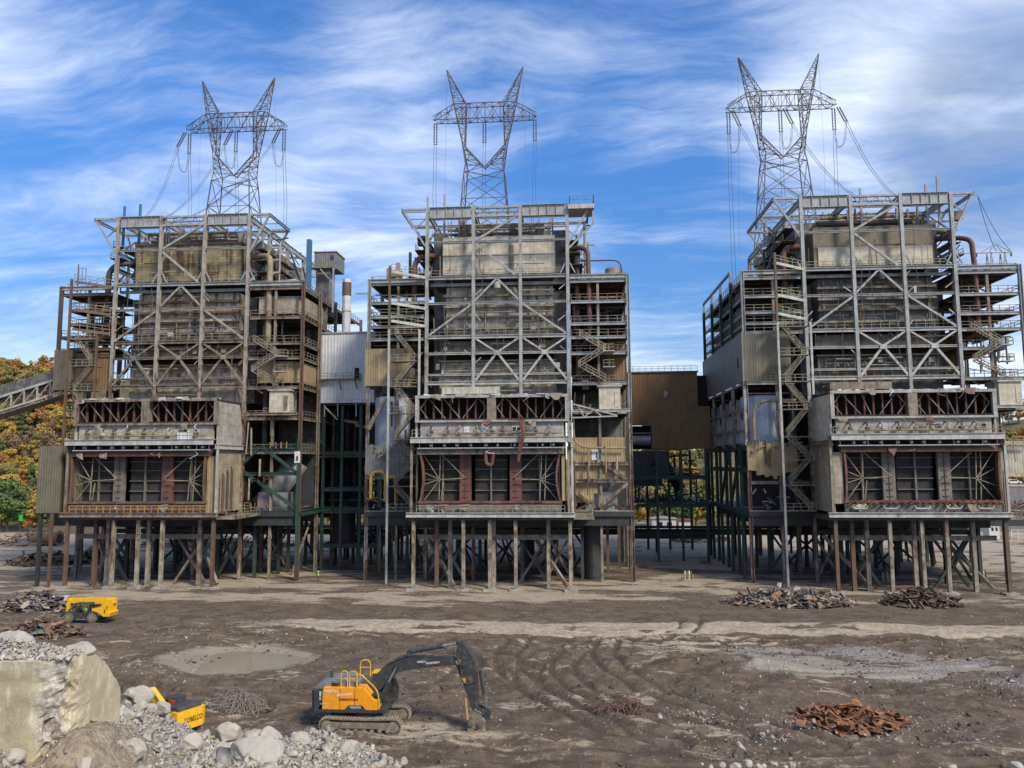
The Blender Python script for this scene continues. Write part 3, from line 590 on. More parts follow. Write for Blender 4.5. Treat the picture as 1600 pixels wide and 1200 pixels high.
    part('casing_wall', MB().box(-10.4, 10.2, 2.2, 34, 39.75, 41.7), 'casing_band'); part('ledge', MB().box(-10.8, 10.6, 1.2, 3, 39.3, 39.7), 'beam_worn')
    part('casing_wall', MB().box(-9.2, 9.4, 3.4, 34, 37.9, 39.28), 'duct_inside'); part('casing_wall', MB().box(-10.2, 10, 2.0, 34, 35.6, 37.85), cm); part('ledge', MB().box(-10.6, 10.3, 1.0, 2.8, 37.86, 38.1), 'casing_band')  # first band: shadow gap under the ledge, put into a near-black colour
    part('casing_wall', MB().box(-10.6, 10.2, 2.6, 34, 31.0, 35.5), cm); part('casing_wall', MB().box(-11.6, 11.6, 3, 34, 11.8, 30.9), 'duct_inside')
    for z, m in ((53.15, 'rail_pale'), (42.55, 'rail_pale'), (34.4, 'rail_yellow')):
        f = part('walkway', MB().box(-11.9, 11.9, .35, 1.9, z-.06, z), 'deck_steel'); part('railing', MB().rail([(-11.8, .45, z), (11.8, .45, z)], 1.1, 1.5, .085), m, f)
    part('stiffener_row', MB().rail([(-9, 1.5, 36), (9, 1.5, 36)], 1.3, 1.7, .12), 'beam_worn')
    if u: part('walkway_awning', MB().box(-9.5, .5, -1.6, .1, 31.9, 33.1), 'panel_beige' if u == 1 else 'beam_worn')
    lp = part('pressure_gauge', MB().lathe((.1, -.6, 51), [(.1, -.7), (.55, -.4), (.6, .3), (.2, .8)], 14), 'box_grey' if u == 1 else 'tank_black')
    # roof void: hangers, header pipes and a dark bunker
    for k in range(46):
        x = rn.uniform(-9.6, 9.9); v = rn.uniform(2.2, 8.5); part('hanger_rod', MB().bar((x, v, 60.8), (x, v, 64.2), rn.choice([.1, .14, .2, .3])), 'beam_worn')
    for k in range(5):
        z = rn.uniform(61.4, 63.2); v = rn.uniform(2.5, 7); part('header_pipe', MB().tube([(-9.5+rn.random()*3, v, z), (9.8-rn.random()*3, v, z)], rn.uniform(.15, .4)), rn.choice(['pipe_dark', 'beam_worn', 'pipe_tan']))
    part('roof_bunker', MB().box(-9, 9.4, 9, 33, 60.8, 63.8), 'casing_dark')
    for k in range(4): part('roof_duct', MB().prism([(4, 63.6), (11, 63.6), (11, 62.6), (6, 60.9)], 'x', -7.5+k*4.7, -5.8+k*4.7), 'frame_steel')
    # ---- top duct with its two mouths
    W = 12.1; DB = 'box_grey'
    part('duct_shell', MB().box(-W, W, FB+.05, 0.2, 30.55, 30.85).box(-W, W, FB+.05, .2, 26.85, 27.15).box(-W, -W+.25, FB+.05, .2, 27.15, 30.55).box(W-.25, W, FB+.05, .2, 27.15, 30.55).box(-W+.25, W-.25, -4.6, -4.3, 27.15, 30.55), 'duct_inside')
    fx = [-W-.02, -.75, .75, W+.02]
    part('duct_frame', MB().box(-W-.3, -W+.28, FB-.12, FB+.4, 26.9, 30.9).box(W-.28, W+.3, FB-.12, FB+.4, 26.9, 30.9).box(-W-.3, W+.3, FB-.2, FB+.5, 26.55, 26.89).box(-W-.3, W+.3, FB-.15, FB+.5, 30.5, 30.95), 'box_grey' if u != 0 else 'beam_worn')
    part('duct_mullion', MB().box(-.7, .7, FB-.1, FB+1.2, 26.92, 30.48), 'casing_band')
    for a, b in ((-11.8, -.75), (.75, 11.8)):
        m = MB(); n = 8
        for i in range(n): x = a+(i+.6)*(b-a)/n; m.box(x-.12, x+.12, FB+1.1, FB+1.5, 27.15, 30.55)
        part('duct_stiffener', m, 'duct_rust')
        q = (b-a)/5; Z0, Z1 = 27.25, 30.4; m = MB()
        for p, r in (((a+.1, 28.9), (a+q*.55, Z1)), ((a+.1, 28.9), (a+q*.6, Z0)), ((a+q*.7, Z1), (a+q*1.9, Z0)), ((a+q*2, Z1), (a+q*2.6, Z0)) if u == 2 else ((a+q*1.8, Z1), (a+q*3, Z0)), ((a+q*3.2, Z0), (a+q*4.3, Z1)), ((b-.1, 28.9), (b-q*.6, Z1)), ((b-.1, 28.9), (b-q*.6, Z0))): m.bar((p[0], FB+.7, p[1]), (r[0], FB+.7, r[1]), .13)
        part('duct_brace', m, 'beam_worn')
    # ragged insulation along the duct roof
    m = MB()
    for k in range(26):
        x = rn.uniform(-11.5, 11.5); m.rbox((x, FB+rn.uniform(.1, 2.6), 31.0), (rn.uniform(.6, 2), rn.uniform(.4, 1.4), rn.uniform(.1, .3)), (rn.uniform(-.1, .1), rn.uniform(-.12, .12), rn.uniform(-.5, .5)))
    part('torn_insulation', m, 'asbestos_white')
    part('roof_sheet', MB().rbox((-4.5, FB+1.2, 30.98), (9, 2.6, .08), (.12, .01, 0)).rbox((6, FB+1.2, 30.96), (7.6, 2.4, .08), (.1, -.015, 0)), 'casing_band' if u < 2 else 'beam_worn')
    for s in (-1, 1):    # side cheeks of the ductwork
        part('duct_side', MB().prism([(FB+.5, 23.3), (.1, 23.3), (.1, 26), (-1.6, 30.4), (FB+.5, 30.4)], 'x', s*W+.02*s, s*(W+.35)), DB if s > 0 else 'panel_beige')
    # ---- pale band with the burner valves and its walkway
    part('wall_band', MB().box(-11.6, 11.6, FB+.3, FB+.9, 24.2, 26.54), 'box_grey')
    for k in range(9):
        x = -9.6+k*2.35+rn.uniform(-.3, .3)
        part('valve', MB().tube(bez([(x, FB+.3, 25.9), (x, FB-.5, 26), (x+.05, FB-.55, 25.4), (x+rn.uniform(-.5, .5), FB-.3, 24.9)]), .13, 6).lathe((x+.1, FB-.35, 25), [(.12, -.3), (.32, -.2), (.32, .2), (.1, .3)], 10, 'y'), rn.choice(['pipe_dark', 'box_grey', 'pipe_tan', 'pipe_dark']))
    part('manifold_pipe', MB().tube([(-8.5, FB-.3, 24.75), (10.6, FB-.3, 24.75)], .17), 'pipe_tan')
    for k in range(7):
        x = rn.uniform(-10.5, 10.5); part('hatch', MB().rbox((x, FB+.26, 25.4), (rn.uniform(.5, 1.1), .1, rn.uniform(.5, .9))), rn.choice(['tank_black', 'casing_band', 'panel_beige', 'clad_white']))
    f = part('walkway', MB().hbar((-12.9, FB-1.35, 23.7), (12.5, FB-1.35, 23.7), .4, .95).box(-12.8, 12.4, FB-1.2, FB+.3, 24.06, 24.16), BM if u else 'beam_pale')
    part('railing', MB().rail([(-12.6, FB-1.4, 24.2), (12.3, FB-1.4, 24.2)], 1.1, 1.35, .08), 'rail_pale' if u else 'rail_yellow', f)
    if u == 0:
        part('valve_cabinet', MB().box(6.4, 8.6, FB-1.4, FB-.7, 23.9, 25.3), 'clad_white')
    for k in range(10):
        x = -9.7+k*2.2+rn.uniform(-.4, .4); part('roller_end', MB().lathe((x, FB-.6, 22.85), [(.05, -.3), (.22, -.3), (.22, .2), (.05, .2)], 10, 'y'), 'hardware')
    m = MB()
    for k in range(12): x = -11.5+k*2.1; m.bar((x, FB-.9, 22.4), (x, FB-.9, 23.2), .1)
    m.bar((-11.8, FB-.9, 22.4), (11.9, FB-.9, 22.4), .16); part('hanger_rail', m, 'hardware')
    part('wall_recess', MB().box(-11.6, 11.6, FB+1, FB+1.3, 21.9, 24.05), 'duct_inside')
    # ---- the large open windbox
    WL, WR = (-12.4, 10.7) if u == 0 else (-11.5, 10.9); ZB, ZT = 13.9, 21.5
    if u == 2: WL, WR = -10.7, 12.2
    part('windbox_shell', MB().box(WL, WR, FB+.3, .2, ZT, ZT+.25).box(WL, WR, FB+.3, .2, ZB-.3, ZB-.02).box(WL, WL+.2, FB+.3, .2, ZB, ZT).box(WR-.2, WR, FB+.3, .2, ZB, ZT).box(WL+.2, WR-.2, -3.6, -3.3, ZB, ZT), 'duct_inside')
    part('windbox_hood', MB().prism([(FB-.35, ZT-.1), (FB+1.5, ZT-.1), (FB+1.5, ZT+.95), (FB+.1, ZT+.95), (FB-.35, ZT+.35)], 'x', WL-.5, WR+.7), ['beam_rust', 'casing_band', 'duct_rust'][u])
    lip = ['beam_rust', 'duct_rust', 'duct_rust'][u]
    m = MB()
    for i in range(14):
        a, b = WL-.3+i*(WR-WL+.6)/14, WL-.3+(i+1)*(WR-WL+.6)/14; o = [rn.uniform(-.13, .13) for _ in range(2)]
        m.poly([(a, FB-.25, ZB-.25), (b, FB-.25, ZB-.25+o[0]*.5), (b, FB-.25+o[1], ZB+.12), (a, FB-.25, ZB+.1), (a, FB+.3, ZB-.25), (b, FB+.3, ZB-.25), (b, FB+.3, ZB+.12), (a, FB+.3, ZB+.1)], MB.BOXF[:0]+((0, 1, 2, 3), (7, 6, 5, 4), (3, 2, 6, 7), (1, 0, 4, 5), (0, 3, 7, 4), (2, 1, 5, 6)))
    part('windbox_lip', m, lip)
    for s, x in ((-1, WL), (1, WR)):
        n = 7; m = MB()
        for i in range(n):
            za, zb = ZB+.13+i*(ZT-ZB-.25)/n, ZB+.13+(i+1)*(ZT-ZB-.25)/n; bow = lambda z: s*-.55*sin(pi*(z-ZB)/(ZT-ZB))*(1 if u == 1 else .35)
            xa, xb = x+bow(za), x+bow(zb)
            m.poly([(xa-.16, FB-.2, za), (xa+.16, FB-.2, za), (xa+.16, FB+.6, za), (xa-.16, FB+.6, za), (xb-.16, FB-.2, zb), (xb+.16, FB-.2, zb), (xb+.16, FB+.6, zb), (xb-.16, FB+.6, zb)], MB.BOXF)
        part('windbox_jamb', m, lip)
    part('lower_panel', MB().box(WL-.2, WR+.2, FB+.0, FB+.4, 12.25, ZB-.32), ['duct_rust', 'pillar_grey', 'casing_dark'][u])
    pw = [('pillar_grey', 'pillar_red'), ('pillar_red', 'pillar_red'), ('pillar_grey', 'pillar_grey')][u]
    third = (WR-WL)/3
    for i, mt in enumerate(pw):
        x = WL+third*(i+1)+(-.4, .3)[i]; c = part('pillar', MB().box(x-.95, x+.95, FB+1.7, FB+2.3, ZB, ZT), mt)
        m = MB().bar((x, FB+1.64, ZB), (x, FB+1.64, ZT), .1)
        for k in range(7): m.bar((x-.45, FB+1.6, ZB+.7+k*1.0), (x+.45, FB+1.6, ZB+.7+k*1.0), .09)
        part('ladder', m, 'beam_rust', c)
    for i in range(3):
        a = WL+third*i+(.25 if i == 0 else 1.1); b = WL+third*(i+1)-(.25 if i == 2 else 1.1)
        part('screen_panel', MB().box(a, b, FB+2.7, FB+2.8, ZB, ZT), 'panel_mesh')
        m = MB().box((a+b)/2-.14, (a+b)/2+.14, FB+2.2, FB+2.6, ZB, ZT)
        for z in (15.6, 17.3, 19.0, 20.5): m.box(a, b, FB+2.3, FB+2.55, z-.06, z+.06)
        part('screen_frame', m, 'pillar_grey')
    def star(cx, cz, pts, mat='rail_pale'):
        m = MB()
        for x, z in pts: m.bar((cx, FB+.9, cz), (x, FB+.9, z), .12)
        part('star_brace', m, mat)
    y0, y1 = ZB+.2, ZT-.2
    L3 = WL+third
    star(WL+3.0, 17.4, [(WL+.4, y1), (WL+.3, 18.6), (WL+.3, 16.6), (WL+.5, y0), (WL+3.1, y1), (WL+2.9, y0), (L3-.7, 17.6)])
    part('star_brace', MB().bar((WL+3.4, FB+1, y1), (L3-.4, FB+1, 17.7), .13).bar((WL+3.6, FB+1, 17), (WL+3.2, FB+1, y0), .13), 'rail_pale')
    star(WR-3.1, 17.3, [(WR-.3, y1), (WR-.3, 18.8), (WR-.3, 16.2), (WR-.5, y0), (WR-2.9, y1), (WR-3.3, y0), (WR-third+.3, 17.5)])
    part('star_brace', MB().bar((WR-3.5, FB+1, y1), (WR-third+.2, FB+1, 17.8), .13).bar((WR-2.2, FB+1, y1), (WR-2.5, FB+1, y0), .12), 'rail_pale')
    if u == 0: part('cladding', MB().box(WR+.2, 12.3, FB+.2, FB+.7, 12.2, 21.4), 'clad_tan')
    if u == 2: part('cladding', MB().box(-12.4, WL-.2, FB+.2, FB+.7, 13.5, 21.4), 'box_tan')
    if u == 1: part('cladding', MB().box(WR+.25, 11.7, FB+.3, FB+.8, 14, 21.2), 'clad_tan')
    # side faces of the windbox
    for s in (-1, 1): part('windbox_side', MB().box(*sorted((s*12.05, s*12.35)), FB+.75, .1, 12.1, 22.6), 'box_tan' if s > 0 or u == 2 else 'clad_olive')
    c = part('side_beam', MB().hbar((12.7, FB-1, 22.9), (12.7, .2, 22.9), .4, .8), 'beam_pale')
    part('side_beam', MB().hbar((-12.7, FB-1, 22.9), (-12.7, .2, 22.9), .4, .8), 'beam_worn')
    for s in (-1, 1): part('corner_post', MB().hbar((s*12.85, FB-.4, 11.6), (s*12.85, FB-.4, 24), .34, .34), 'beam_worn' if s < 0 else 'beam_pale')
    # side pipes and posts by the right cheek
    for k in range(4): part('riser_pipe', MB().tube([(13.2, FB+1+k*1.6, 12.1), (13.2, FB+1+k*1.6, 18.5+k*.6)], .15, 6), rn.choice(['pipe_red', 'pipe_tan', 'pipe_dark']))
    f = part('side_platform', MB().box(12.5, 16.2, FB-.3, -.45, 11.1, 11.5), 'beam_worn'); part('railing', MB().rail([(13.1, FB-.2, 11.55), (16.1, FB-.2, 11.55), (16.1, -.5, 11.55)], 1.1, 1.2, .08), 'rail_pale', f)
    # ---- wings: decks, rails, stairs, pipes
    def deck(x0, x1, v0, v1, z, mat='deck_steel', rail=True, rm='rail_pale', em=None):
        d = part('deck', MB().box(x0, x1, v0, v1, z-.12, z), mat)
        part('edge_beam', MB().hbar((x0, v0-.08, z-.32), (x1, v0-.08, z-.32), .3, .55), em or ('beam_rust' if u == 0 and x0 < 0 else 'frame_steel' if u else 'beam_worn'), d)
        xe = x0+.08 if x0 < 0 else x1-.08
        part('edge_beam', MB().hbar((xe, v0+.1, z-.32), (xe, v1, z-.32), .3, .5), 'beam_worn' if u < 2 else 'frame_steel', d)
        n = max(2, int((v1-v0)/4)); m = MB()
        for i in range(1, n): m.bar((x0+.2, v0+(v1-v0)*i/n, z-.3), (x1-.2, v0+(v1-v0)*i/n, z-.3), .18, .34)
        part('joist', m, mat, d)
        if rail:
            p = [(x0+.1, v0+.05, z), (x1-.1, v0+.05, z)]; p = [(x0+.1, v1, z)]+p if x0 < 0 else p+[(x1-.1, v1, z)]
            part('railing', MB().rail(p, 1.1, 1.7, .08), rm, d)
        return d
    def stair(p, q, w=.9, mat='beam_pale', axis='x'):
        p, q = Vector(p), Vector(q); off = Vector((0, w/2, 0)); m = MB()
        for s in (-1, 1): m.bar(p+off*s, q+off*s, .07, .17)
        n = max(4, int(abs(q.z-p.z)/.28))
        for i in range(1, n): c = p.lerp(q, i/n); m.rbox(c, (.26, w-.12, .05))
        t = part('stair', m, mat); h = MB()
        for s in (-1, 1):
            for z in (.55, 1.05): h.bar(p+off*s+Vector((0, 0, z)), q+off*s+Vector((0, 0, z)), .075)
            for i in range(0, 5): c = p.lerp(q, i/4)+off*s; h.bar(c, c+Vector((0, 0, 1.05)), .075)
        part('handrail', h, 'rail_pale', t)
    rwz = {0: (52.0, 46.6, 41.9, 39.2, 33.9, 28.4, 22.4), 1: (52.0, 48.3, 44.4, 42.0, 39.2, 33.9, 28.9), 2: (52.0, 48.2, 44.9, 42.2, 39.0, 33.9, 28.9)}[u]
    for z in rwz:
        dp = {0: 37.8, 1: 37.8, 2: rn.uniform(11, 19)}[u]
        x1 = 22.7 if not (u == 2 and z < 40 and z > 35) else 20
        deck(12.95, x1, .2, dp, z, 'deck_red' if z > 50 and u == 1 else 'deck_steel', True, 'beam_worn')
    lwz = {0: (51.6, 48.6, 46.0, 43.6, 41.4, 40.2), 1: (52.3, 48.8, 46.3, 44.5, 42.2), 2: (51.8, 48.6, 45.8, 43.9, 42.3)}[u]
    for k, z in enumerate(lwz):
        tilt = rn.uniform(0, 1)
        x0 = -22.7 if u != 0 else -22.7+rn.choice([0, 0, 1.5])
        deck(x0, -12.95, .2, {0: rn.uniform(6, 14), 1: rn.uniform(12, 22), 2: 37.8}[u], z, 'deck_red' if u == 2 and k == 0 else 'deck_steel')
    # stair tower in front of the left wing
    SV = -4.0
    for x in (-18.3, -13.0):
        z0, z1 = (-.1 if u else 23.4, 43) if x < -15 else (30.9, 42.9)
        part('stair_post', MB().hbar((x, SV, z0), (x, SV, z1), .34, .34), 'beam_pale' if u else 'beam_rust')
    part('stair_post', MB().hbar((-18.3, SV, 43.02), (-18.3, SV, {0: 53.2, 1: 54.2, 2: 54.8}[u]), .36, .36), 'beam_rust')
    lev = [12.1, 16.2, 20.3, 24.1, 28.6, 33.2, 37.6, 42.4]
    for i, z in enumerate(lev):
        f = part('stair_landing', MB().box(-18.1, -13.2, SV+.3, SV+2.6, z-.14, z), 'beam_worn')
        if i % 2 == 0 or i > 4: part('railing', MB().rail([(-18.1, SV+.35, z), (-13.3, SV+.35, z)], 1.1, 1.2, .08), 'rail_pale', f)
        if i < len(lev)-1:
            a, b = (-17.4, -13.8) if i % 2 else (-13.8, -17.4)
            stair((a, SV+.9, z), (b, SV+.9, lev[i+1]-.1), .9, 'beam_worn')
    for i in (0, 2, 3):      # walkways sloping from the stair tower to the deck levels
        z = 54-i*2.9-rn.random(); f = part('gangway', MB().bar((-18.1, SV+1, z), (-12.6, -.5, z-.6), 1.0, .12).bar((-18.1, SV+.5, z-.2), (-12.6, -1, z-.8), .14, .4), 'beam_rust' if u == 0 else 'beam_pale')
        part('railing', MB().rail([(-18.1, SV+.5, z+.1), (-12.7, -1, z-.5)], 1.1, 1.2, .08), 'rail_pale', f)
    # right wing stairs
    for i, (z0, z1) in enumerate(((33.9, 36.4), (36.4, 39.1), (39.2, 41.9))):
        stair((14.2, -.9, z0), (18.6, -.9, z1), .9, 'beam_worn') if i % 2 else stair((18.8, -.9, z0), (14.4, -.9, z1), .9, 'beam_worn')
    for z in (36.4, 39.15): f = part('stair_landing', MB().box(18.4, 20.4, -1.4, .1, z-.15, z), 'beam_pale'); part('railing', MB().rail([(18.5, -1.35, z), (20.3, -1.35, z), (20.3, 0, z)], 1.1, 1, .08), 'rail_pale', f)
    # big downcomers outside the casing
    pr = ['pipe_tan', 'pipe_red', 'pipe_red'][u]
    part('downcomer_pipe', MB().tube(bez([(11.5, 4, 58.6), (14.6, 2.5, 58.4), (16.1, 1.2, 57.6), (16.2, .9, 53), (16.2, .9, 43), (15.9, 1.3, 41.2), (14.2, 2.6, 40.4)]), .55 if u == 0 else .42, 12), pr, smooth=True)
    part('downcomer_pipe', MB().tube(bez([(-11.5, 4, 58), (-14.2, 2.8, 57.6), (-15.2, 2, 56), (-15.2, 2, 40)]), .5, 12), ['pipe_dark', 'pipe_red', 'pipe_red'][u], smooth=True)
    part('downcomer_pipe', MB().tube(bez([(13.4, 8, 61), (14.2, 4.4, 60), (14.2, 4.2, 50), (14.2, 4.2, 34)]), .4, 10), 'pipe_tan', smooth=True)
    for k in range(9):
        s = rn.choice((-1, 1)); x = s*rn.uniform(13.4, 21.5); v = rn.uniform(1.5, 8); z = rn.uniform(34, 50); h = rn.uniform(3, 9)
        part('pipe', MB().tube(bez([(x+s*rn.uniform(-2, 2), v+2, z+h+.6), (x, v, z+h), (x, v, z), (x+rn.uniform(-3, 3), v, z-.8)]), rn.uniform(.1, .26), 8), rn.choice(['pipe_dark', 'pipe_tan', 'pipe_red', 'beam_worn']), smooth=True)
    for k in range(7):
        s = rn.choice((-1, 1)); z = rn.choice((40.9, 45.2, 47.4, 50.3, 37.4, 31.6)); x0, x1 = sorted((s*13.2, s*22.3)); part('cable_tray', MB().box(x0, x1, 1.2+k*.5, 1.7+k*.5, z, z+.18), rn.choice(['beam_worn', 'frame_steel', 'beam_rust']))
    # inner walls and plant behind the decks
    if u < 2: part('inner_wall', MB().box(13.1, 22.4, 15, 15.3, 24, 51.6), 'casing_dark')
    else:
        part('inner_wall', MB().box(13.1, 16.6, 8, 9, 34.2, 41.6), 'clad_brown')
        part('air_heater', MB().box(13.0, 16, 12, 34, 41.8, 51.3), 'casing_dark')
    if u == 1: part('cladding', MB().box(19.2, 22.5, 3, 3.2, 34.1, 41.8), 'clad_brown')
    if u > 0: part('inner_wall', MB().box(-20.5 if u == 1 else -22, -13.2, 14 if u == 1 else 9, 14.3 if u == 1 else 9.3, 33, 51.4), 'casing_dark')
    else: part('air_heater', MB().box(-15.6, -12.9, 12, 34, 34, 51.2), 'casing_dark'); 
    for s in (-1, 1): part('side_plant', MB().box(*sorted((s*9.6, s*12.05)), 5.5, 33, 31.2, 51.3), 'casing_dark')
    for v in ROWS[:4]: part('floor_girder', MB().hbar((-22.6, v+.02, 10.1), (22.6, v+.02, 10.1), .5, 1.5), 'beam_dark')
    for v in (-6, 4.5, 14): part('floor_girder', MB().hbar((-12.3, v, 10.2), (12.3, v, 10.2), .4, 1.3), 'beam_dark')
    for s in (-1, 1): part('upper_plant', MB().box(*sorted((s*9.8, s*12.2)), 5, 33, 53, 62.5), 'casing_dark'); 
    for k in range(8):
        s = -1 if k % 2 else 1; z = 53+k*1.1; f = part('side_walkway', MB().box(*sorted((s*12.9, s*(14.4+.4*(k % 3)))), 2, 24-k, z, z+.14), 'deck_steel')
        part('railing', MB().rail([(s*(14.3+.4*(k % 3)), 2.1, z+.14), (s*(14.3+.4*(k % 3)), 23-k, z+.14)], 1.1, 1.6, .08), 'rail_pale', f)
    for k in range(6):
        s = -1 if k % 2 else 1; x = s*rn.uniform(13, 16.5); v = rn.uniform(2, 20); part('riser_pipe', MB().tube([(x, v, 52.8), (x, v, rn.uniform(58, 64.5))], rn.uniform(.12, .35), 8), rn.choice(['pipe_dark', 'frame_steel', 'pipe_tan', 'beam_worn']))
    if u == 0:
        for za, zb in ((47.2, 50.4), (34.6, 38.4)): part('side_duct', MB().prism([(14.2, 1.2), (20.8, 1.2), (22.3, 3), (22.3, 13), (14.2, 13)], 'z', za, zb), 'box_tan' if za > 40 else 'clad_tan')
        part('roof_slope', MB().prism([(15, 52.1), (22.5, 52.1), (21, 53.6), (16, 53.0)], 'y', 1, 4), 'panel_beige')
        part('monitor_pipe', MB().tube([(-20.6, 1, 52), (-20.6, 1, 57.3)], .1), 'beam_rust'); part('cage_ladder', MB().rail([(-20.4, .9, 52.1), (-19, .9, 52.1)], 4.4, .7, .08), 'beam_worn')
    if u == 1:
        part('crane_motor', MB().lathe((-18.4, 1.2, 54), [(.5, -1.2), (.9, -1), (.9, 1), (.5, 1.2)], 12, 'x').box(-20, -19.2, .5, 2, 53, 55).bar((-18, 1, 52.4), (-18, 1, 56), .7), 'pipe_tan')
        part('roof_drum', MB().lathe((20.6, 3, 53.3), [(1.4, -1.2), (1.4, 1.1), (1.1, 1.3)], 20), 'pipe_tan'); part('vent_pipe', MB().tube(bez([(14.4, 2, 55.8), (22, 2, 55.8), (22.1, 2, 52.2)], 4), .13), 'pipe_dark')
    # cabin on the right wing, with its corner posts and door
    cb = part('cabin', MB().box(17.6, 21.2, -1.2, 2.4, 29.1, 32.9), 'panel_cream'); part('roof', MB().box(17.3, 21.5, -1.5, 2.7, 32.9, 33.1), 'panel_beige', cb); part('door', MB().box(20.2, 20.9, -1.28, -1.2, 29.4, 32), 'panel_cream' if u != 0 else 'beam_worn', cb)
    part('floor_beam', MB().hbar((13, -1.4, 28.8), (22.8, -1.4, 28.8), .4, .5), BM)
    # lower right: cladding, torn edge, great silver duct
    if u != 0:
        m = MB(); n = 14
        xa, xb = (12.9, 22.9)
        for i in range(n):
            a, b = xa+(xb-xa)*i/n, xa+(xb-xa)*(i+1)/n; bot = {1: 17.2-4.4*sin(pi*.5*min(1, max(0, 1-(i-1)/6)))+rn.uniform(-.5, .5), 2: 17.3+rn.uniform(-.05, .05)}[u]
            m.box(a, b-.005, .5, .62, bot, 24.3 if u == 1 else 23.2)
        part('cladding', m, 'clad_tan' if u == 1 else 'clad_cream')
        if u == 1: part('wall_sign', MB().box(16.2, 18.0, .38, .48, 20.4, 22.2), 'white_paint'); part('sign_mark', MB().box(17.0, 17.18, .3, .379, 20.8, 21.8), 'tank_black')
        part('gas_pipe', MB().tube(bez([(13.2, -.3, 28), (13.2, -.3, 22.6), (22, -.3, 22.4)], 5), .16), 'pipe_tan')
    if u < 2:
        part('flue_duct', MB().tube([(14.5, 4, 12.2), (17.2, 4.6, 15.5), (20.6, 5.4, 20.5)], 2.1, 18), 'duct_silver', smooth=True)
        part('flue_duct', MB().box(15, 20.5, 1.2, 3.5, 11.8, 15.0), 'duct_silver')
        fr = 'beam_green' if u == 0 else 'frame_steel'
        for p, q in (((12.9, 20.3), (15.6, 23)), ((16.4, 22.9), (22.4, 18.4)), ((13, 18.6), (22.4, 12.3))) if u == 0 else (((17, 20.5), (22, 17.2)), ((17.4, 12.5), (22.4, 16.6)), ((13.3, 15), (16.6, 12.4))): brace(p, q, .5, fr)
        for z in (22.9, 18.3) if u == 0 else (16.9, 19.8): part('floor_beam', MB().hbar((12.9, -.1, z), (22.7, -.1, z), .4, .6), fr)
        if u == 0: part('column', MB().hbar((22.9, -.55, .1), (22.9, -.55, 24.5), .5, .5), 'beam_green')
        if u == 0: part('wall_sign', MB().box(22.3, 23.3, -.98, -.9, 20.2, 22.2), 'white_paint'); part('sign_mark', MB().box(22.65, 22.95, -1.05, -.985, 20.6, 21.4), 'tank_black')
        part('inner_wall', MB().box(13, 22.5, 9, 9.2, 12, 24), 'beam_dark')
    m = MB()
    for k in range(26):
        x = rn.uniform(13, 22.5); v = rn.uniform(.2, 4); m.bar((x, v, 11.9+rn.random()*.6), (x+rn.uniform(-2.5, 2.5), v+rn.uniform(-1, 1), 12+rn.random()*1.5), rn.uniform(.1, .3))
    tag(part('debris', m, 'beam_rust'), kind='stuff')
    part('fallen_truss', MB().bar((12.9, -1.6, 30), (20.6, -2, 27.9), .24).bar((12.9, -1.6, 27.6), (20.6, -2, 27.8), .24).bar((14, -1.6, 29.6), (15, -1.7, 27.7), .16).bar((15, -1.7, 27.7), (16.6, -1.8, 28.9), .16).bar((16.6, -1.8, 28.9), (18, -1.9, 27.8), .16), 'beam_pale') if u == 1 else None
    for k in range(4): part('support_leg', MB().hbar((14.4+k*2.4, 2+k*5, -.1), (14.4+k*2.4, 2+k*5, 10.9), .5, .5), 'beam_rust' if u == 1 and k > 1 else 'beam_green')
    if u == 1: part('concrete_pier', MB().lathe((16.2, 4.5, 5.5), [(1.9, -5.6), (1.9, 5.3)], 20), 'tank_black'); 
    # ---- left wing lower part
    if u == 0:
        part('cladding', MB().box(-23.3, -19.8, -.5, 4, 33.6, 41), 'clad_olive'); part('cladding', MB().box(-19.7, -13, .2, .4, 33.6, 40.4), 'clad_brown')
        part('cladding', MB().box(-18.6, -14.6, FB+.5, FB+2.2, 12.1, 23.2), 'clad_olive'); part('cladding', MB().box(-14.5, -12.4, FB+1.4, FB+1.8, 12.1, 22.6), 'clad_olive')
        for z in (25.5, 28.6, 31.4): part('floor_beam', MB().hbar((-22.7, 1, z), (-12.9, 1, z), .3, .4), 'beam_dark')
        part('stub_leg', MB().hbar((-18, FB+1, -.1), (-18, FB+1, 12), .5, .5), 'beam_dark'); part('stub_leg', MB().hbar((-15.6, FB+.4, -.1), (-15.6, FB+.4, 12), .4, .4), 'beam_rust')
    else:
        cl2 = 'clad_brown' if u == 1 else 'clad_olive'
        zt = 40.2 if u == 1 else 41.8
        part('cladding', MB().box(-23.25, -15.4, -.45, -.25, 33.6, zt), 'clad_tan' if u == 1 else 'clad_olive')
        part('cladding', MB().box(-23.45, -23.25, -.45, 38.3, 33.5, 42), 'clad_grey')
        part('window', MB().box(-23.5, -23.46, 2.6, 3.4, 36.2, 38), 'black_void')
        if u == 2:
            for k in range(4):
                v = 4.9+k*9.4; part('silo', MB().lathe((-19.2, v, 27), [(3.6, -5), (3.6, 4.2), (3.3, 4.4)], 24), 'silo_blue', smooth=False)
                part('silo_patch', MB().box(-23.0, -22.86, v-2, v-.4, 27.3+k % 2, 28.4+k % 2), 'pipe_red')
            part('wall_panel', MB().box(-22.9, -22.7, .6, 38, 23.2, 28.6), 'silo_blue'); part('inner_wall', MB().box(-15.2, -15, .6, 38, 22, 33.5), 'tank_black'); part('inner_wall', MB().box(-22.6, -15.3, 37.7, 37.9, 22, 33.4), 'tank_black'); part('ceiling', MB().box(-22.9, -13.2, .1, 37.9, 33.42, 33.5), 'beam_dark')
            for v in (0, 9.4, 18.8, 28.2, 37.6): part('side_post', MB().box(-23.4, -22.95, v-.3, v+.3, 22.8, 33.4), 'frame_steel')
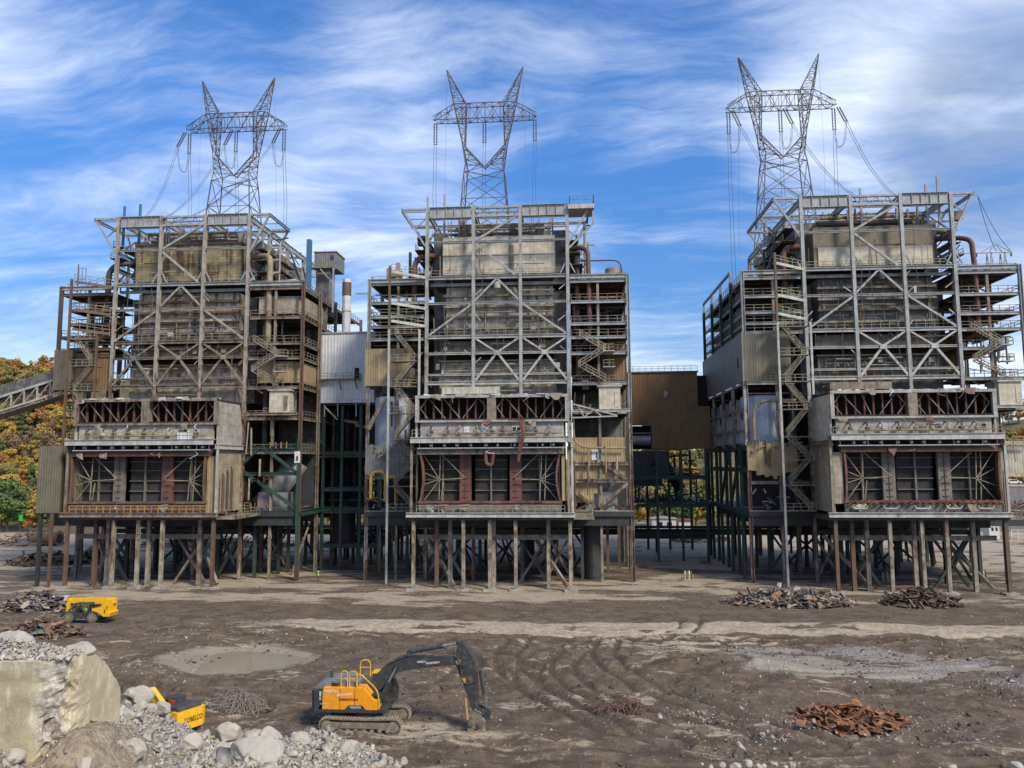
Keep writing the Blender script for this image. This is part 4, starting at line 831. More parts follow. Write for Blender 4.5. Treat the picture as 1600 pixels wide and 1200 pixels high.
            for z in (33.2, 29, 25.5): part('side_beam', MB().box(-23.32, -22.98, .35, 37.2, z-.2, z+.2), 'frame_steel')
            part('corner_frame', MB().hbar((-23, -.6, 33.2), (-15, -.6, 33.2), .4, .5), 'frame_steel')
            part('gas_pipe', MB().tube(bez([(-22, -.9, 23.6), (-22, -.9, 30.3), (-15, -.9, 30.2)], 5), .3), 'pipe_tan')
            for k, (vv, zz) in enumerate(((8, 24), (17, 24.5), (30, 24))): part('fallen_brace', MB().bar((-23.5, vv, 22.5), (-23.6, vv-4, zz+6), .35), 'beam_worn')
        else:
            part('silo', MB().lathe((-19.3, 3.6, 27.4), [(3.1, -5), (3.1, 4.2), (2.9, 4.4)], 24), 'silo_blue')
            part('chute', MB().bar((-22.6, -.6, 26), (-19.6, -.6, 31.5), .7, .7), 'beam_worn')
            part('gas_pipe', MB().tube(bez([(-22, -.8, 14), (-22, -.8, 18.6), (-19.4, -.8, 18.6), (-19.4, -.8, 13.5)], 5), .28), 'pipe_yellow'); part('gas_pipe', MB().tube(bez([(-17.6, -.8, 13), (-17.6, -.8, 17.8), (-19.2, -.8, 17.6)], 5), .26), 'pipe_yellow')
        m = MB(); n = 12
        for i in range(n):
            a, b = -23.1+i*.68, -23.1+(i+1)*.68; m.box(a, b-.005, -.3, -.2, 17.6+rn.uniform(-.6, .3)+.8*abs(i-6)/6, 23.3+rn.uniform(-.3, .1))
        part('cladding', m, 'clad_tan' if u == 2 else 'clad_grey')
        for z in (22.6, 17.6) if u == 1 else (22.4, 16.5): part('floor_beam', MB().hbar((-22.7, -.1, z), (-13, -.1, z), .35, .5), 'beam_worn')
        part('inner_wall', MB().box(-22, -13, 10, 10.2, 12, 32.6 if u == 1 else 22), 'duct_inside' if u == 1 else 'tank_black')
        m = MB()
        for k in range(30):
            x = rn.uniform(-22.8, -14); z = rn.uniform(12, 15) if k < 16 else rn.uniform(21, 24); m.bar((x, -rn.random(), z), (x+rn.uniform(-1.6, 1.6), rn.uniform(-.6, 2), z+rn.uniform(-.8, .9)), rn.uniform(.1, .35), rn.uniform(.05, .3))
        tag(part('debris', m, 'beam_worn'), kind='stuff')
        if u == 2:
            for v in (5, 14.2, 23.6, 33): part('leg', MB().hbar((-23.1, v, -.1), (-23.1, v, 22.6), .5, .5), 'beam_green')
            part('side_beam', MB().hbar((-23.2, 0, 22.4), (-23.2, 38, 22.4), .4, .8), 'beam_green'); part('side_beam', MB().hbar((-23.2, 0, 18.6), (-23.2, 38, 18.6), .4, .8), 'beam_green')
            for a, b in ((5, 14), (14.4, 23.4)): part('side_brace', MB().bar((-23.2, a, 22), (-23.2, b, 12), .45), 'beam_green')
    # ---- small fittings: conduits, lamps, boxes, light pipes and stray members
    for k in range(16):
        x = rn.uniform(-11.6, 11.6); z = rn.choice((53.3, 42.7, 34.5, 39.8)); part('conduit', MB().tube([(x, 1.2, z), (x+rn.uniform(-.2, .2), 1.1, z+rn.uniform(2, 7))], rn.uniform(.05, .11), 6), rn.choice(['beam_worn', 'pipe_dark', 'rail_pale', 'pipe_tan']))
    for k in range(12):
        x = rn.uniform(-11.4, 11.4); z = rn.choice((34.6, 36.4, 39.9, 43, 48.5)); part('junction_box', MB().rbox((x, .9, z+.6), (rn.uniform(.4, 1.1), .4, rn.uniform(.5, 1.2))), rn.choice(['box_grey', 'casing_band', 'panel_cream', 'pipe_dark']))
    for k in range(8):
        x = rn.uniform(-11, 11); v = .7; z = rn.choice((34.4, 39.4, 42.6)); part('lamp_post', MB().tube(bez([(x, v, z), (x, v, z+2.1), (x+.4, v-.2, z+2.3), (x+.5, v-.3, z+1.9)], 3), .06, 5).lathe((x+.5, v-.3, z+1.8), [(.05, .1), (.2, -.1)], 8), 'rail_pale')
    for k in range(44):
        s = rn.choice((-1, 1)); a = s*rn.uniform(13, 22.3); b = s*rn.uniform(13, 22.3); v = rn.uniform(.3, 9); z = rn.uniform(33, 52); t = rn.random()
        if t < .4: part('stray_brace', MB().bar((a, v, z), (b, v, z+rn.uniform(-3, 3)), rn.uniform(.12, .28)), rn.choice(['beam_worn', 'beam_dark', 'frame_steel', 'beam_rust']))
        elif t < .75: part('hanger', MB().bar((a, v, z), (a, v, z+rn.uniform(2, 5)), rn.uniform(.1, .3)), rn.choice(['beam_worn', 'beam_dark', 'pipe_dark', 'beam_rust']))
        else: part('equipment_box', MB().rbox((a, v+2, z), (rn.uniform(.8, 2.4), 1.5, rn.uniform(.8, 2.2))), rn.choice(['casing_dark', 'duct_inside', 'casing_band', 'box_tan', 'pipe_dark']))
    for k in range(22):
        s = rn.choice((-1, 1)); a = s*rn.uniform(11.2, 16.5); v = rn.uniform(1, 26); z = rn.uniform(53, 63); w = rn.uniform(.12, .26)
        part('stray_brace', MB().bar((a, v, z), (a+rn.uniform(-2.5, 2.5), v+rn.uniform(-3, 3), z+rn.uniform(-3, 3)), w), rn.choice(['beam_worn', 'frame_steel', 'beam_dark', 'beam_rust']))
    for k in range(14):
        x = rn.uniform(-16, 20); v = rn.uniform(2, 30); part('leg_brace', MB().bar((x, v, .2), (x+rn.uniform(-5, 5), v+rn.uniform(-1, 1), 8.5), rn.uniform(.25, .42)), rn.choice(['beam_dark', 'beam_worn', 'beam_green']))
    for k in range(18):     # thin pipe runs and kickers clipped to the front frame
        z = rn.choice((57, 55.2, 50.4, 46.6, 44.8, 40.9, 37.3, 36.2, 32.6)); a = rn.uniform(-11.8, 4); b = min(12, a+rn.uniform(3, 12)); part('pipe_run', MB().tube([(a, .5, z), (b, .5, z+rn.uniform(-.15, .15))], rn.uniform(.06, .13), 6), rn.choice(['pipe_tan', 'beam_worn', 'pipe_dark', 'beam_rust', 'rail_pale']))
    for k in range(14):
        c0 = rn.choice(CX); z = rn.uniform(34.5, 52); s = rn.choice((-1, 1)); s = 1 if c0 < -12 else -1 if c0 > 12 else s; part('knee_brace', MB().bar((c0, .1, z), (c0+s*rn.uniform(.9, 1.8), .1, z+rn.choice((-1.3, 1.3))), .16), rn.choice([FR, BM, 'beam_worn']))
    for k in range(10):
        s = rn.choice((-1, 1)); x = s*rn.uniform(13, 22); z = rn.uniform(13, 31); h = rn.uniform(2, 6); part('riser_pipe', MB().tube([(x, -.5-rn.random(), z), (x+rn.uniform(-.3, .3), -.6, min(33, z+h))], rn.uniform(.07, .2), 7), rn.choice(['pipe_tan', 'beam_rust', 'pipe_dark', 'rail_pale']))
    for k in range(12):
        s = rn.choice((-1, 1)); x = s*rn.uniform(13.2, 20); z = rn.choice((12.2, 16.8, 22.8, 28.8, 33.9)); part('kicker_rail', MB().rail([(x, -.7, z), (x+rn.uniform(1.5, 3), -.7, z)], 1.1, 1.0, .08), rn.choice(['rail_pale', 'rail_yellow', 'beam_rust']))
    for k in range(8):      # insulation and cladding scraps torn from the openings
        x = rn.uniform(-12, 12); z = rn.choice((31.1, 26.7, 22.0, 13.4)); part('torn_sheet', MB().poly([(x, FB-.5, z), (x+rn.uniform(.6, 2), FB-.6, z+rn.uniform(-.1, .2)), (x+rn.uniform(.5, 1.6), FB-.9, z-rn.uniform(.4, 1.3)), (x+.1, FB-.75, z-rn.uniform(.2, .9)), (x, FB-.46, z), (x+rn.uniform(.6, 2), FB-.56, z+rn.uniform(-.1, .2)), (x+rn.uniform(.5, 1.6), FB-.86, z-rn.uniform(.4, 1.3)), (x+.1, FB-.71, z-rn.uniform(.2, .9))], MB.BOXF), rn.choice(['casing_band', 'duct_rust', 'beam_worn', 'box_grey']))
    # ---- loose ends: hanging cables and bent bars
    for k in range(5):
        x = rn.uniform(-11, 11); z = rn.uniform(44, 60); p = [(x, -.7, z)]
        for i in range(1, 6): p.append((x+rn.uniform(-.35, .35), -.75, z-i*rn.uniform(1.5, 3)))
        part('hanging_cable', MB().tube(p, .05, 5), 'wire')
    for k in range(10):
        x = rn.uniform(-11, 11); z = rn.choice((22.2, 26.6, 13.4, 30.8)); part('bent_bar', MB().tube(bez([(x, FB-.4, z), (x+rn.uniform(-1, 1), FB-.8, z-.5), (x+rn.uniform(-1.6, 1.6), FB-.7, z-rn.uniform(.4, 1.4))], 3), .07, 5), rn.choice(['beam_worn', 'beam_rust', 'asbestos_white']))
    if u == 1:
        part('torn_strip', MB().tube([(5, FB-1.6, 26.7), (5.2, FB-1.9, 24.5), (4.6, FB-1.9, 22), (4.4, FB-1.7, 20.2)], [.45, .4, .36, .2], 5), 'duct_rust'); part('torn_strip', MB().bar((2.8, FB-1, 26.9), (5.2, FB-1.5, 26.7), .5, .25), 'duct_rust')
        part('torn_strip', MB().tube(bez([(-.9, FB-.5, 21.9), (-.8, FB-.6, 19.9), (.1, FB-.6, 19.6), (.4, FB-.5, 21.9)], 4), .28, 6), 'duct_rust')
    if u == 2:
        m = MB()
        for k in range(22): x = -10+k*1.02; m.bar((x-.7, FB-.5, 13.2+rn.random()*.3), (x+.5, FB-.4, 14.1), .5, .1)
        part('bent_fins', m, 'duct_rust')
    return H
HOUSES = [house(u) for u in range(3)]
# ------------------------------------------------------------------ transmission towers standing on the roofs
TW_LABEL = ['lattice transmission tower on the left boiler house roof, cables pulled away to the lower left', 'lattice transmission tower on the middle boiler house roof, cables hanging only straight down', 'lattice transmission tower on the right boiler house roof, cables pulled away to the lower right']
def lattice(m, A, B, n, w=.14, wd=.09, faces=4, cross=False):
    """four-chord lattice between two quads A and B"""
    A = [Vector(p) for p in A]; B = [Vector(p) for p in B]
    for a, b in zip(A, B): m.bar(a, b, w)
    for i in range(n):
        for k in range(4):
            l = (k+1) % 4; p0, p1 = A[k].lerp(B[k], i/n), A[k].lerp(B[k], (i+1)/n); q0, q1 = A[l].lerp(B[l], i/n), A[l].lerp(B[l], (i+1)/n)
            m.bar(p0, q1, wd) if (i+k) % 2 else m.bar(q0, p1, wd)
            if cross: m.bar(q0, p1, wd) if (i+k) % 2 else m.bar(p0, q1, wd)
            if i: m.bar(p0, q0, wd)
def quad(x0, x1, v, z): return [(x0, -v, z), (x1, -v, z), (x1, v, z), (x0, v, z)]
TX, TY = -5.77, 165.3
def tower(u):
    T = thing('transmission_tower', TW_LABEL[u], 'power pylon', (XC[u]+TX, TY, 65.4)); Z0 = 65.4
    def q(a, b, v, z): return quad(a, b, v, z-Z0)
    m = MB()
    lattice(m, q(-5.9, 5.9, 4.2, Z0), q(-4.4, 4.4, 2.6, 84.3), 3, .2, .11, cross=True); lattice(m, q(-4.4, 4.4, 2.6, 84.3), q(-4.1, 4.1, 2.3, 86.3), 1, .16, .1, cross=True)
    m.bar((-4.4, -2.6, 84.3-Z0), (4.4, 2.6, 84.3-Z0), .1).bar((4.4, -2.6, 84.3-Z0), (-4.4, 2.6, 84.3-Z0), .1)
    m.build('base_frame', 'lattice_steel', T)
    for s in (-1, 1):
        m = MB()
        lattice(m, [(s*4.1, -2.3, 86.3-Z0), (0, -.7, 86.0-Z0), (0, .7, 86.0-Z0), (s*4.1, 2.3, 86.3-Z0)], [(s*4.95, -1.3, 91.3-Z0), (s*4.5, -.9, 91.0-Z0), (s*4.5, .9, 91-Z0), (s*4.95, 1.3, 91.3-Z0)], 4, .17, .09)
        lattice(m, [(s*4.95, -1.3, 91.3-Z0), (s*4.5, -.9, 91.0-Z0), (s*4.5, .9, 91-Z0), (s*4.95, 1.3, 91.3-Z0)], [(s*7.0, -1.1, 101-Z0), (s*4.2, -1.1, 101-Z0), (s*4.2, 1.1, 101-Z0), (s*7.0, 1.1, 101-Z0)], 6, .17, .09)
        m.build('leg_mast', 'lattice_steel', T)
        m = MB(); lattice(m, [(s*7.0, -1.1, 101-Z0), (s*4.2, -1.1, 101-Z0), (s*4.2, 1.1, 101-Z0), (s*7.0, 1.1, 101-Z0)], [(s*8.75, -.06, 109.5-Z0), (s*8.6, -.06, 109.4-Z0), (s*8.6, .06, 109.4-Z0), (s*8.75, .06, 109.5-Z0)], 6, .15, .08)
        m.build('peak', 'lattice_steel', T)
    m = MB(); zl, zh = 97.3-Z0, 100.9-Z0
    lattice(m, [(-7, -1.2, zl), (-7, 1.2, zl), (-7, 1.1, zh), (-7, -1.1, zh)], [(7, -1.2, zl), (7, 1.2, zl), (7, 1.1, zh), (7, -1.1, zh)], 8, .16, .09)
    for s in (-1, 1): lattice(m, [(s*7, -1.2, zl), (s*7, 1.2, zl), (s*7, 1.1, zh), (s*7, -1.1, zh)], [(s*11.7, -1, zl), (s*11.7, 1, zl), (s*11.7, 1.0, zl+.8), (s*11.7, -1, zl+.8)], 3, .14, .08)
    m.build('crossarm', 'lattice_steel', T)
    def string(p, q_):
        p, q_ = Vector(p), Vector(q_); m = MB(); n = 14; d = (q_-p)
        for o in (-.28, .28):
            off = Vector((o, 0, 0)); m.tube([p+off, q_+off], .05, 5)
            for i in range(1, n): c = p+off+d*(i/n); m.tube([c-d.normalized()*.07, c+d.normalized()*.07], .17, 7)
        m.bar(q_-Vector((.5, 0, 0)), q_+Vector((.5, 0, 0)), .14)
        m.build('insulator_string', 'insulator', T)
    xs3 = (-11.3, -.1, 11.3); side = {0: -1, 1: 0, 2: 1}[u]
    drop = {0: (46, 56, 48), 1: (66, 62, 66), 2: (52, 66, 66)}[u]
    names = ('left', 'middle', 'right')
    for i, x in enumerate(xs3):
        string((x, 0, zl-.3), (x, 0, zl-5.3))
        if side: string((x+side*.9, -.3, zl-.2), (x+side*2.1, -1.2, zl-4.0))
    wl = ('left', 'middle', 'right')[u]
    for i, x in enumerate(xs3):
        X = XC[u]+TX+x; m = MB()
        for o in (-.28, .28): m.tube([(X+o, TY, zl-5.3+Z0), (X+o*1.2+{0: .5, 1: -.3, 2: .05}[u], TY+.6, 80), (X+o*1.4+.3, TY+1, drop[i])], .045, 5)
        tag(m.build('power_cable', 'wire'), f'pair of vertical cables hanging from the {names[i]} crossarm position of the {wl} pylon', 'power cable', 'cables hanging from the pylons')
        if side:
            m = MB(); a = Vector((X+side*2.1, TY-1.2, zl-4+Z0)); b = Vector((X, TY, zl-5.3+Z0))
            for o in (-.22, .22):
                P = []
                for k in range(17):
                    t = k/16; p = a.lerp(b, t); P.append((p.x+o*.6, p.y, p.z-5.2*(1-(2*t-1)**4)*(.9 if i else 1)))
                m.tube(P, .045, 5)
            tag(m.build('jumper_loop', 'wire'), f'slack jumper loop under the {names[i]} crossarm position of the {wl} pylon', 'jumper cable', 'slack jumper loops')
            m = MB(); end = {0: Vector((XC[0]-11.5+i*1.5, TY-30+i, 65.9)), 2: Vector((XC[2]+(-3, 8, 13)[i], TY-29+i, 65.9))}[u]
            for o in (-.25, .25):
                P = []
                for k in range(21):
                    t = k/20; p = a.lerp(end, t); P.append((p.x+o, p.y, p.z-4*t*(1-t)*(4.5 if u == 0 else 6.5)))
                m.tube(P, .05, 5)
            tag(m.build('power_cable', 'wire'), f'sagging pair of cables running down from the {names[i]} crossarm position of the {wl} pylon', 'power cable', 'cables slanting down from the pylons')
    m = MB()
    for s in (-1, 1): m.tube([(XC[u]+TX+s*8.7, TY, 109.4), (XC[u]+TX+s*9.2, TY+1, 85), (XC[u]+TX+s*9.3, TY+3, 66)], .02, 4).build('earth_wire', 'wire').__setitem__('label', f'thin earth wire falling from the {"left" if s < 0 else "right"} peak of the {wl} pylon'); m = MB()
    return T
for u in range(3): tower(u)
for o in list(COL.objects):
    if o.name.startswith('earth_wire'): tag(o, None, 'earth wire', 'earth wires of the pylons')

# ------------------------------------------------------------------ sheds and green steel between the houses
def part(name, mb, mat, par, **k): return mb.build(name, mat, par, **k)
L = thing('transfer_house', 'pale blue white corrugated shed hung high between the left and middle boiler houses', 'shed', (-42.4, 143, 0))
part('wall', MB().box(-5.3, 5.2, 0, 16, 32.2, 45.0), 'clad_white', L); part('roof', MB().box(-5.5, 5.4, -.2, 16.2, 45.02, 45.3), 'roof_grey', L); part('sill_beam', MB().box(-5.4, 5.3, -.15, .3, 31.6, 32.15), 'clad_white', L)
b = part('balcony', MB().box(-5.3, 2.6, -1.1, -.02, 36.0, 36.15), 'beam_worn', L); part('railing', MB().rail([(-5.2, -1.05, 36.1), (2.5, -1.05, 36.1), (2.5, -.1, 36.1)], 1.1, 1.6, .08), 'rail_pale', b)
d = part('door', MB().box(1.3, 2.2, -.06, -.005, 36.2, 38.3), 'black_void', L); part('stay', MB().bar((-1.5, -1, 36), (-1.2, 0, 34), .12).bar((1.6, -1, 36), (1.9, 0, 34.2), .12), 'beam_rust', L)
for x in (-4.6, -2, 1.6): part('hanger', MB().bar((x, .3, 31.6), (x, .6, 29), .2), 'beam_pale', L)
part('hanger_brace', MB().bar((-4.6, .3, 31), (-2, .5, 28.4), .25), 'beam_pale', L); part('floor', MB().box(-5.2, 5.1, .4, 16, 31.2, 31.58), 'beam_dark', L)
V = thing('vent_stack', 'white cylinder stack streaked with rust on the roof of the pale shed', 'chimney', (-44.4, 148, 45.3))
part('pipe', MB().lathe((0, 0, 0), [(.85, 0), (.85, 11.6)], 18), 'clad_white', V); part('band', MB().lathe((0, 0, 0), [(.9, 8.2), (.9, 10.9)], 18), 'beam_rust', V); part('rim', MB().lathe((0, 0, 0), [(.95, 5), (.95, 5.25)], 18), 'panel_beige', V)
F = thing('stair_frame', 'open grey steel stair frame on the roof of the pale shed beside the white stack', 'steel frame', (-39.5, 147, 45.3))
for x in (0, 2.4, 4): part('post', MB().bar((x, 0, 0), (x, 0, 8.4 if x < 1 else 6-x*.6), .28), 'frame_steel', F)
part('beam', MB().bar((-2.8, 0, 8.4), (.2, 0, 8.4), .25), 'frame_steel', F); part('sloping_rail', MB().bar((0, 0, 8.4), (4.6, 0, .6), .25).bar((0, 0, 5.5), (2.4, 0, 2), .18), 'frame_steel', F)
K = thing('head_house', 'small grey clad machine room raised above the rear roof of the left boiler house', 'machine room', (onY(508, 420, 150).x, 150, onY(508, 420, 150).z-9.4))
part('wall', MB().box(-2.3, 2.2, 0, 6, 9.6, 12.9), 'clad_grey', K); part('roof', MB().box(-2.5, 2.4, -.2, 6.2, 12.92, 13.1), 'panel_beige', K); part('window', MB().box(1, 1.8, -.05, -.003, 11.2, 12.2), 'window_dark', K); part('shaft', MB().box(-2, .8, .6, 4, 0, 9.58), 'clad_grey', K)
f = part('balcony', MB().box(-2.6, 2.4, -1.6, -.1, 9.2, 9.4), 'beam_worn', K); part('railing', MB().rail([(-2.5, -1.5, 9.4), (2.3, -1.5, 9.4)], 1.1, 1, .08), 'rail_pale', f); part('post', MB().bar((2.2, -1.4, 0), (2.2, -1.4, 9.2), .3), 'frame_steel', K); part('brace', MB().bar((2.2, -1.4, 6), (-.5, -1.4, 9), .22), 'frame_steel', K)
Bm = thing('blue_beam', 'upright blue steel beam standing behind the right top of the left boiler house', 'steel beam', (-51.6, 146, 45)); part('flange', MB().hbar((0, 0, 0), (0, 0, 19.7), .9, .8, (0, 1, 0)), 'paint_blue', Bm); part('splice_plate', MB().box(-.6, .6, -.5, -.46, 9.2, 10.6), 'paint_blue', Bm)

def frame(name, label, x0, x1, y0, y1, nx, ny, levels, top):
    G = thing(name, label, 'steel frame', ((x0+x1)/2, y0, 0)); w = (x1-x0)/2
    for i in range(nx):
        for j in range(ny):
            x = -w+2*w*i/(nx-1); y = (y1-y0)*j/(ny-1); part('column', MB().hbar((x, y, -.1), (x, y, top), .5, .5, (0, 1, 0)), 'beam_green', G)
    for z in levels:
        for j in range(ny): y = (y1-y0)*j/(ny-1); part('beam', MB().hbar((-w, y+.01, z), (w, y+.01, z), .4, .8), 'beam_green', G)
        for i in range(nx): x = -w+2*w*i/(nx-1); part('side_beam', MB().hbar((x+.01, 0, z-.02), (x+.01, y1-y0, z-.02), .36, .7), 'beam_green', G)
    return G
G1 = frame('steel_trestle', 'dark green steel frame filling the gap between the left and middle boiler houses', -47.2, -36.4, 144, 170, 4, 4, (4.6, 11.4, 15.2, 22.0), 31)
part('floor', MB().box(-5.6, 5.6, -.3, 26.2, 21.2, 21.5), 'beam_dark', G1); part('floor', MB().box(-5.6, 5.6, -.3, 26.2, 10.7, 10.95), 'beam_dark', G1)
part('back_wall', MB().box(-18, 5.3, 22, 22.2, 21.6, 40), 'tank_black', G1); part('back_wall', MB().box(-18, -3.5, 22.1, 22.3, 9, 21.5), 'tank_black', G1); part('side_tank', MB().lathe((-2.6, 5, 4), [(2.2, 0), (2.2, 6.6)], 20), 'tank_black', G1)
for a, b, y in ((-5.2, -1.9, 17.2), (-1.7, 1.6, 8.8), (1.9, 5.2, 17.4)): part('cross_brace', MB().bar((a, y, 11.8), (b, y, 21.4), .35).bar((b, y+.4, 11.8), (a, y+.4, 21.4), .35), 'beam_green', G1)
for k in range(5): part('pipe', MB().tube([(-5, 2+k*4, 13+k*1.7), (5, 2+k*4, 13+k*1.7)], .22), 'pipe_dark' if k % 2 else 'beam_green', G1)
for k, x in enumerate((-2.6, .2)): part('yellow_chute', MB().bar((x, 2, 28.4-k), (x+3, 3, 28-k), .5), 'clad_tan', G1)
rr = random.Random(5); m = MB()
for k in range(40): x = rr.uniform(-5.3, 5.3); y = rr.uniform(-.2, 3); m.bar((x, y, 11.1), (x+rr.uniform(-1.5, 1.5), y+rr.uniform(-1, 1), 11.2+rr.random()), rr.uniform(.1, .3))
tag(part('debris', m, 'beam_dark', G1), kind='stuff')
B = thing('conveyor_house', 'big brown rusty corrugated shed bridging the middle and right boiler houses', 'shed', (19, 165, 0))
part('wall', MB().box(-11, -6.1, 0, 22, 22.8, 39.1).box(-6.1, -1.7, 0, .3, 27.8, 39.1).box(-1.7, 8.2, 0, 22, 22.8, 39.1).box(8.2, 10.7, 0, 1, 22.8, 31.8), 'clad_brown', B); part('roof', MB().box(-11.2, 8.4, -.3, 22.2, 39.12, 39.4), 'beam_worn', B); part('railing', MB().rail([(-11, 0, 39.4), (8.3, 0, 39.4)], 1.1, 1.4, .07), 'rail_pale', B)
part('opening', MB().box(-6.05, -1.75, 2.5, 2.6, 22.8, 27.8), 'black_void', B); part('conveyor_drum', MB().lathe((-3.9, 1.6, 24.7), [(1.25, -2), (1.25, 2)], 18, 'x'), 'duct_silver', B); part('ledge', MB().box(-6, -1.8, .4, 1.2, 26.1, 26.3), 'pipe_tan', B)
part('torn_hole', MB().prism([(1.0, 34.8), (1.5, 35.4), (1.7, 34.9), (2.0, 34.7), (1.6, 34.2), (1.4, 33.7), (1.1, 34.1)], 'y', -.05, -.01), 'panel_beige', B)
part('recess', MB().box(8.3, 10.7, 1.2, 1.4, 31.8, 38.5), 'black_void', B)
TK = thing('dark_hopper', 'battered black steel hopper box hung below the brown shed', 'hopper', (15.6, 163.4, 0))
part('box', MB().box(-5.3, 4.9, 0, 7, 17.2, 22.4), 'tank_black', TK); part('rib', MB().box(-5.4, 5, -.15, -.01, 21.8, 22.1).box(-5.4, 5, -.15, -.01, 17.2, 17.6).box(-1, -.7, -.15, -.01, 17.61, 21.79), 'beam_dark', TK); part('hole', MB().lathe((-3, -.05, 18.6), [(.8, -.05), (.8, .04)], 12, 'y'), 'black_void', TK); part('torn_plate', MB().rbox((2, -.2, 19.6), (1.6, .08, .8), (.3, .2, .4)), 'beam_dark', TK)
part('outlet', MB().box(-3.5, 3.6, 1, 5, 15, 17.1), 'beam_dark', TK)
G2 = frame('steel_trestle', 'dark green steel frame carrying a littered deck between the middle and right boiler houses', 12.6, 27.6, 160, 181, 4, 2, (11.2, 16.9), 22.7)
part('deck', MB().box(-7.6, 8.6, -.3, 21, 11.7, 11.9), 'beam_dark', G2); part('beam', MB().hbar((-8, 8, 4.3), (10, 8, 4.3), .5, 1.2), 'beam_dark', G2)
m = MB()
for k in range(60):
    x = rr.uniform(-7.5, 8); y = rr.uniform(-.3, 5); m.bar((x, y, 11.9), (x+rr.uniform(-1.5, 1.5), y+rr.uniform(-1, 1), 12+rr.random()*(2.2 if abs(x-1) < 2.5 else .9)), rr.uniform(.1, .4), rr.uniform(.1, .5))
tag(part('debris', m, 'beam_dark', G2), kind='stuff')
for k in range(26):
    z = rr.uniform(12.5, 22); x = rr.uniform(-7, 6); y = rr.uniform(.5, 20); t = rr.random(); part('stray_brace', MB().bar((x, y, z), (x+rr.uniform(1, 6), y, z+rr.choice((0, 0, rr.uniform(-3, 3)))), rr.uniform(.15, .4)) if t < .6 else MB().bar((x, y, 12), (x, y, z), rr.uniform(.2, .5)), 'beam_green' if t < .8 else 'beam_dark', G2)
part('duct', MB().tube([(-7, 12, 19.4), (1, 12, 19.0), (4, 12, 14)], 1.3, 16), 'tank_black', G2, smooth=True)
# horizontal walkway beam behind all three houses
WB = thing('pipe_bridge', 'long low dark green pipe bridge running behind the legs of all three boiler houses', 'pipe bridge', (-10, 174.5, 0))
part('girder', MB().hbar((-90, 0, 4.6), (90, 0, 4.6), .5, 1.3), 'beam_dark', WB)
for k in range(13): part('leg', MB().bar((-88+k*14.6, .3, 0), (-88+k*14.6, .3, 4), .45), 'beam_dark', WB)
part('pipe', MB().tube([(-90, .6, 5.6), (90, .6, 5.6)], .3), 'pipe_dark', WB)
# coal conveyor coming in from the left
CV = thing('conveyor_gallery', 'covered coal conveyor on a steel truss sloping up into the left boiler house', 'conveyor', (-93.6, 136, 0))
A = Vector((0, 0, 35.0)); D = Vector((-70, 6, 16.5))
part('hood', MB().bar(A+Vector((0, 0, 2.5)), D+Vector((0, 0, 2.5)), 3.0, 1.7), 'casing_dark', CV)
for v in (-1.6, 1.6):
    m = MB().bar(A+Vector((0, v, 1.3)), D+Vector((0, v, 1.3)), .3, .45).bar(A+Vector((0, v, -1.4)), D+Vector((0, v, -1.4)), .3, .35); n = 26
    for i in range(n+1):
        p = A.lerp(D, i/n)+Vector((0, v, 0)); m.bar(p+Vector((0, 0, 1.2)), p+Vector((0, 0, -1.3)), .22)
        if i < n: q = A.lerp(D, (i+1)/n)+Vector((0, v, 0)); m.bar(p+Vector((0, 0, 1.1)), q+Vector((0, 0, -1.3)), .16)
    part('truss', m, 'beam_pale', CV)
part('walkway_sheet', MB().bar(A+Vector((0, 0, -2.0)), D+Vector((0, 0, -2.0)), 3.2, .22), 'beam_worn', CV)
for t in (.45, .9): p = A.lerp(D, t); part('support', MB().bar((p.x-1, p.y, p.z-2), (p.x-2.5, p.y, 0), .5).bar((p.x+1, p.y, p.z-2), (p.x+2.5, p.y, 0), .5), 'beam_worn', CV)
# little switchyard gantry on the right house's wing roof
SG = thing('line_gantry', 'small lattice line gantry on the right wing roof of the right boiler house', 'line gantry', (XC[2]+21.3, YT+3, 52.2)); SG.scale = (.8, 1, .7)
for s in (-1.4, 1.4):
    m = MB()
    for v in (0, 1.4): m.bar((s-.5, v, 0), (s, v, 5.2), .14).bar((s+.5, v, 0), (s, v, 5.2), .14).bar((s-.3, v, 2), (s+.2, v, 3.4), .1)
    part('leg', m, 'frame_steel', SG)
part('arm', MB().bar((-9, .7, 5.3), (3.4, .7, 5.3), .22).bar((-3, .7, 5.4), (0, .7, 7.6), .14).bar((3.2, .7, 5.4), (0, .7, 7.6), .14).bar((-1.4, .7, 5.4), (0, .7, 7.6), .12).bar((1.4, .7, 5.4), (0, .7, 7.6), .12), 'frame_steel', SG); part('insulator', MB().tube([(3.2, .7, 5.2), (3.2, .7, 4.3)], .16), 'insulator', SG); part('insulator', MB().tube([(-4, .7, 5.2), (-4, .7, 4.4)], .16), 'insulator', SG)
for k, e in enumerate((3.2, .2)):
    P = [Vector((XC[2]+17, YT, 65)).lerp(Vector((XC[2]+21.3+e*.8, YT+3.7, 56.2)), t/10)-Vector((0, 0, 1.2*4*t/10*(1-t/10))) for t in range(11)]
    tag(MB().tube(P, .05, 5).build('power_cable', 'wire'), ('outer' if k == 0 else 'inner')+' cable sagging from the roof corner of the right boiler house to the small gantry', 'power cable', 'cables to the gantry')
for k, z in enumerate((53.4, 52.6)):
    P = [Vector((-83.5, 146, 66)).lerp(Vector((-93, 133, z)), t/10)-Vector((0, 0, 2.5*4*t/10*(1-t/10))) for t in range(11)]
    tag(MB().tube(P, .05, 5).build('power_cable', 'wire'), ('upper' if k == 0 else 'lower')+' thin cable sagging to the left wing roof of the left boiler house', 'power cable', 'cables to the left wing')
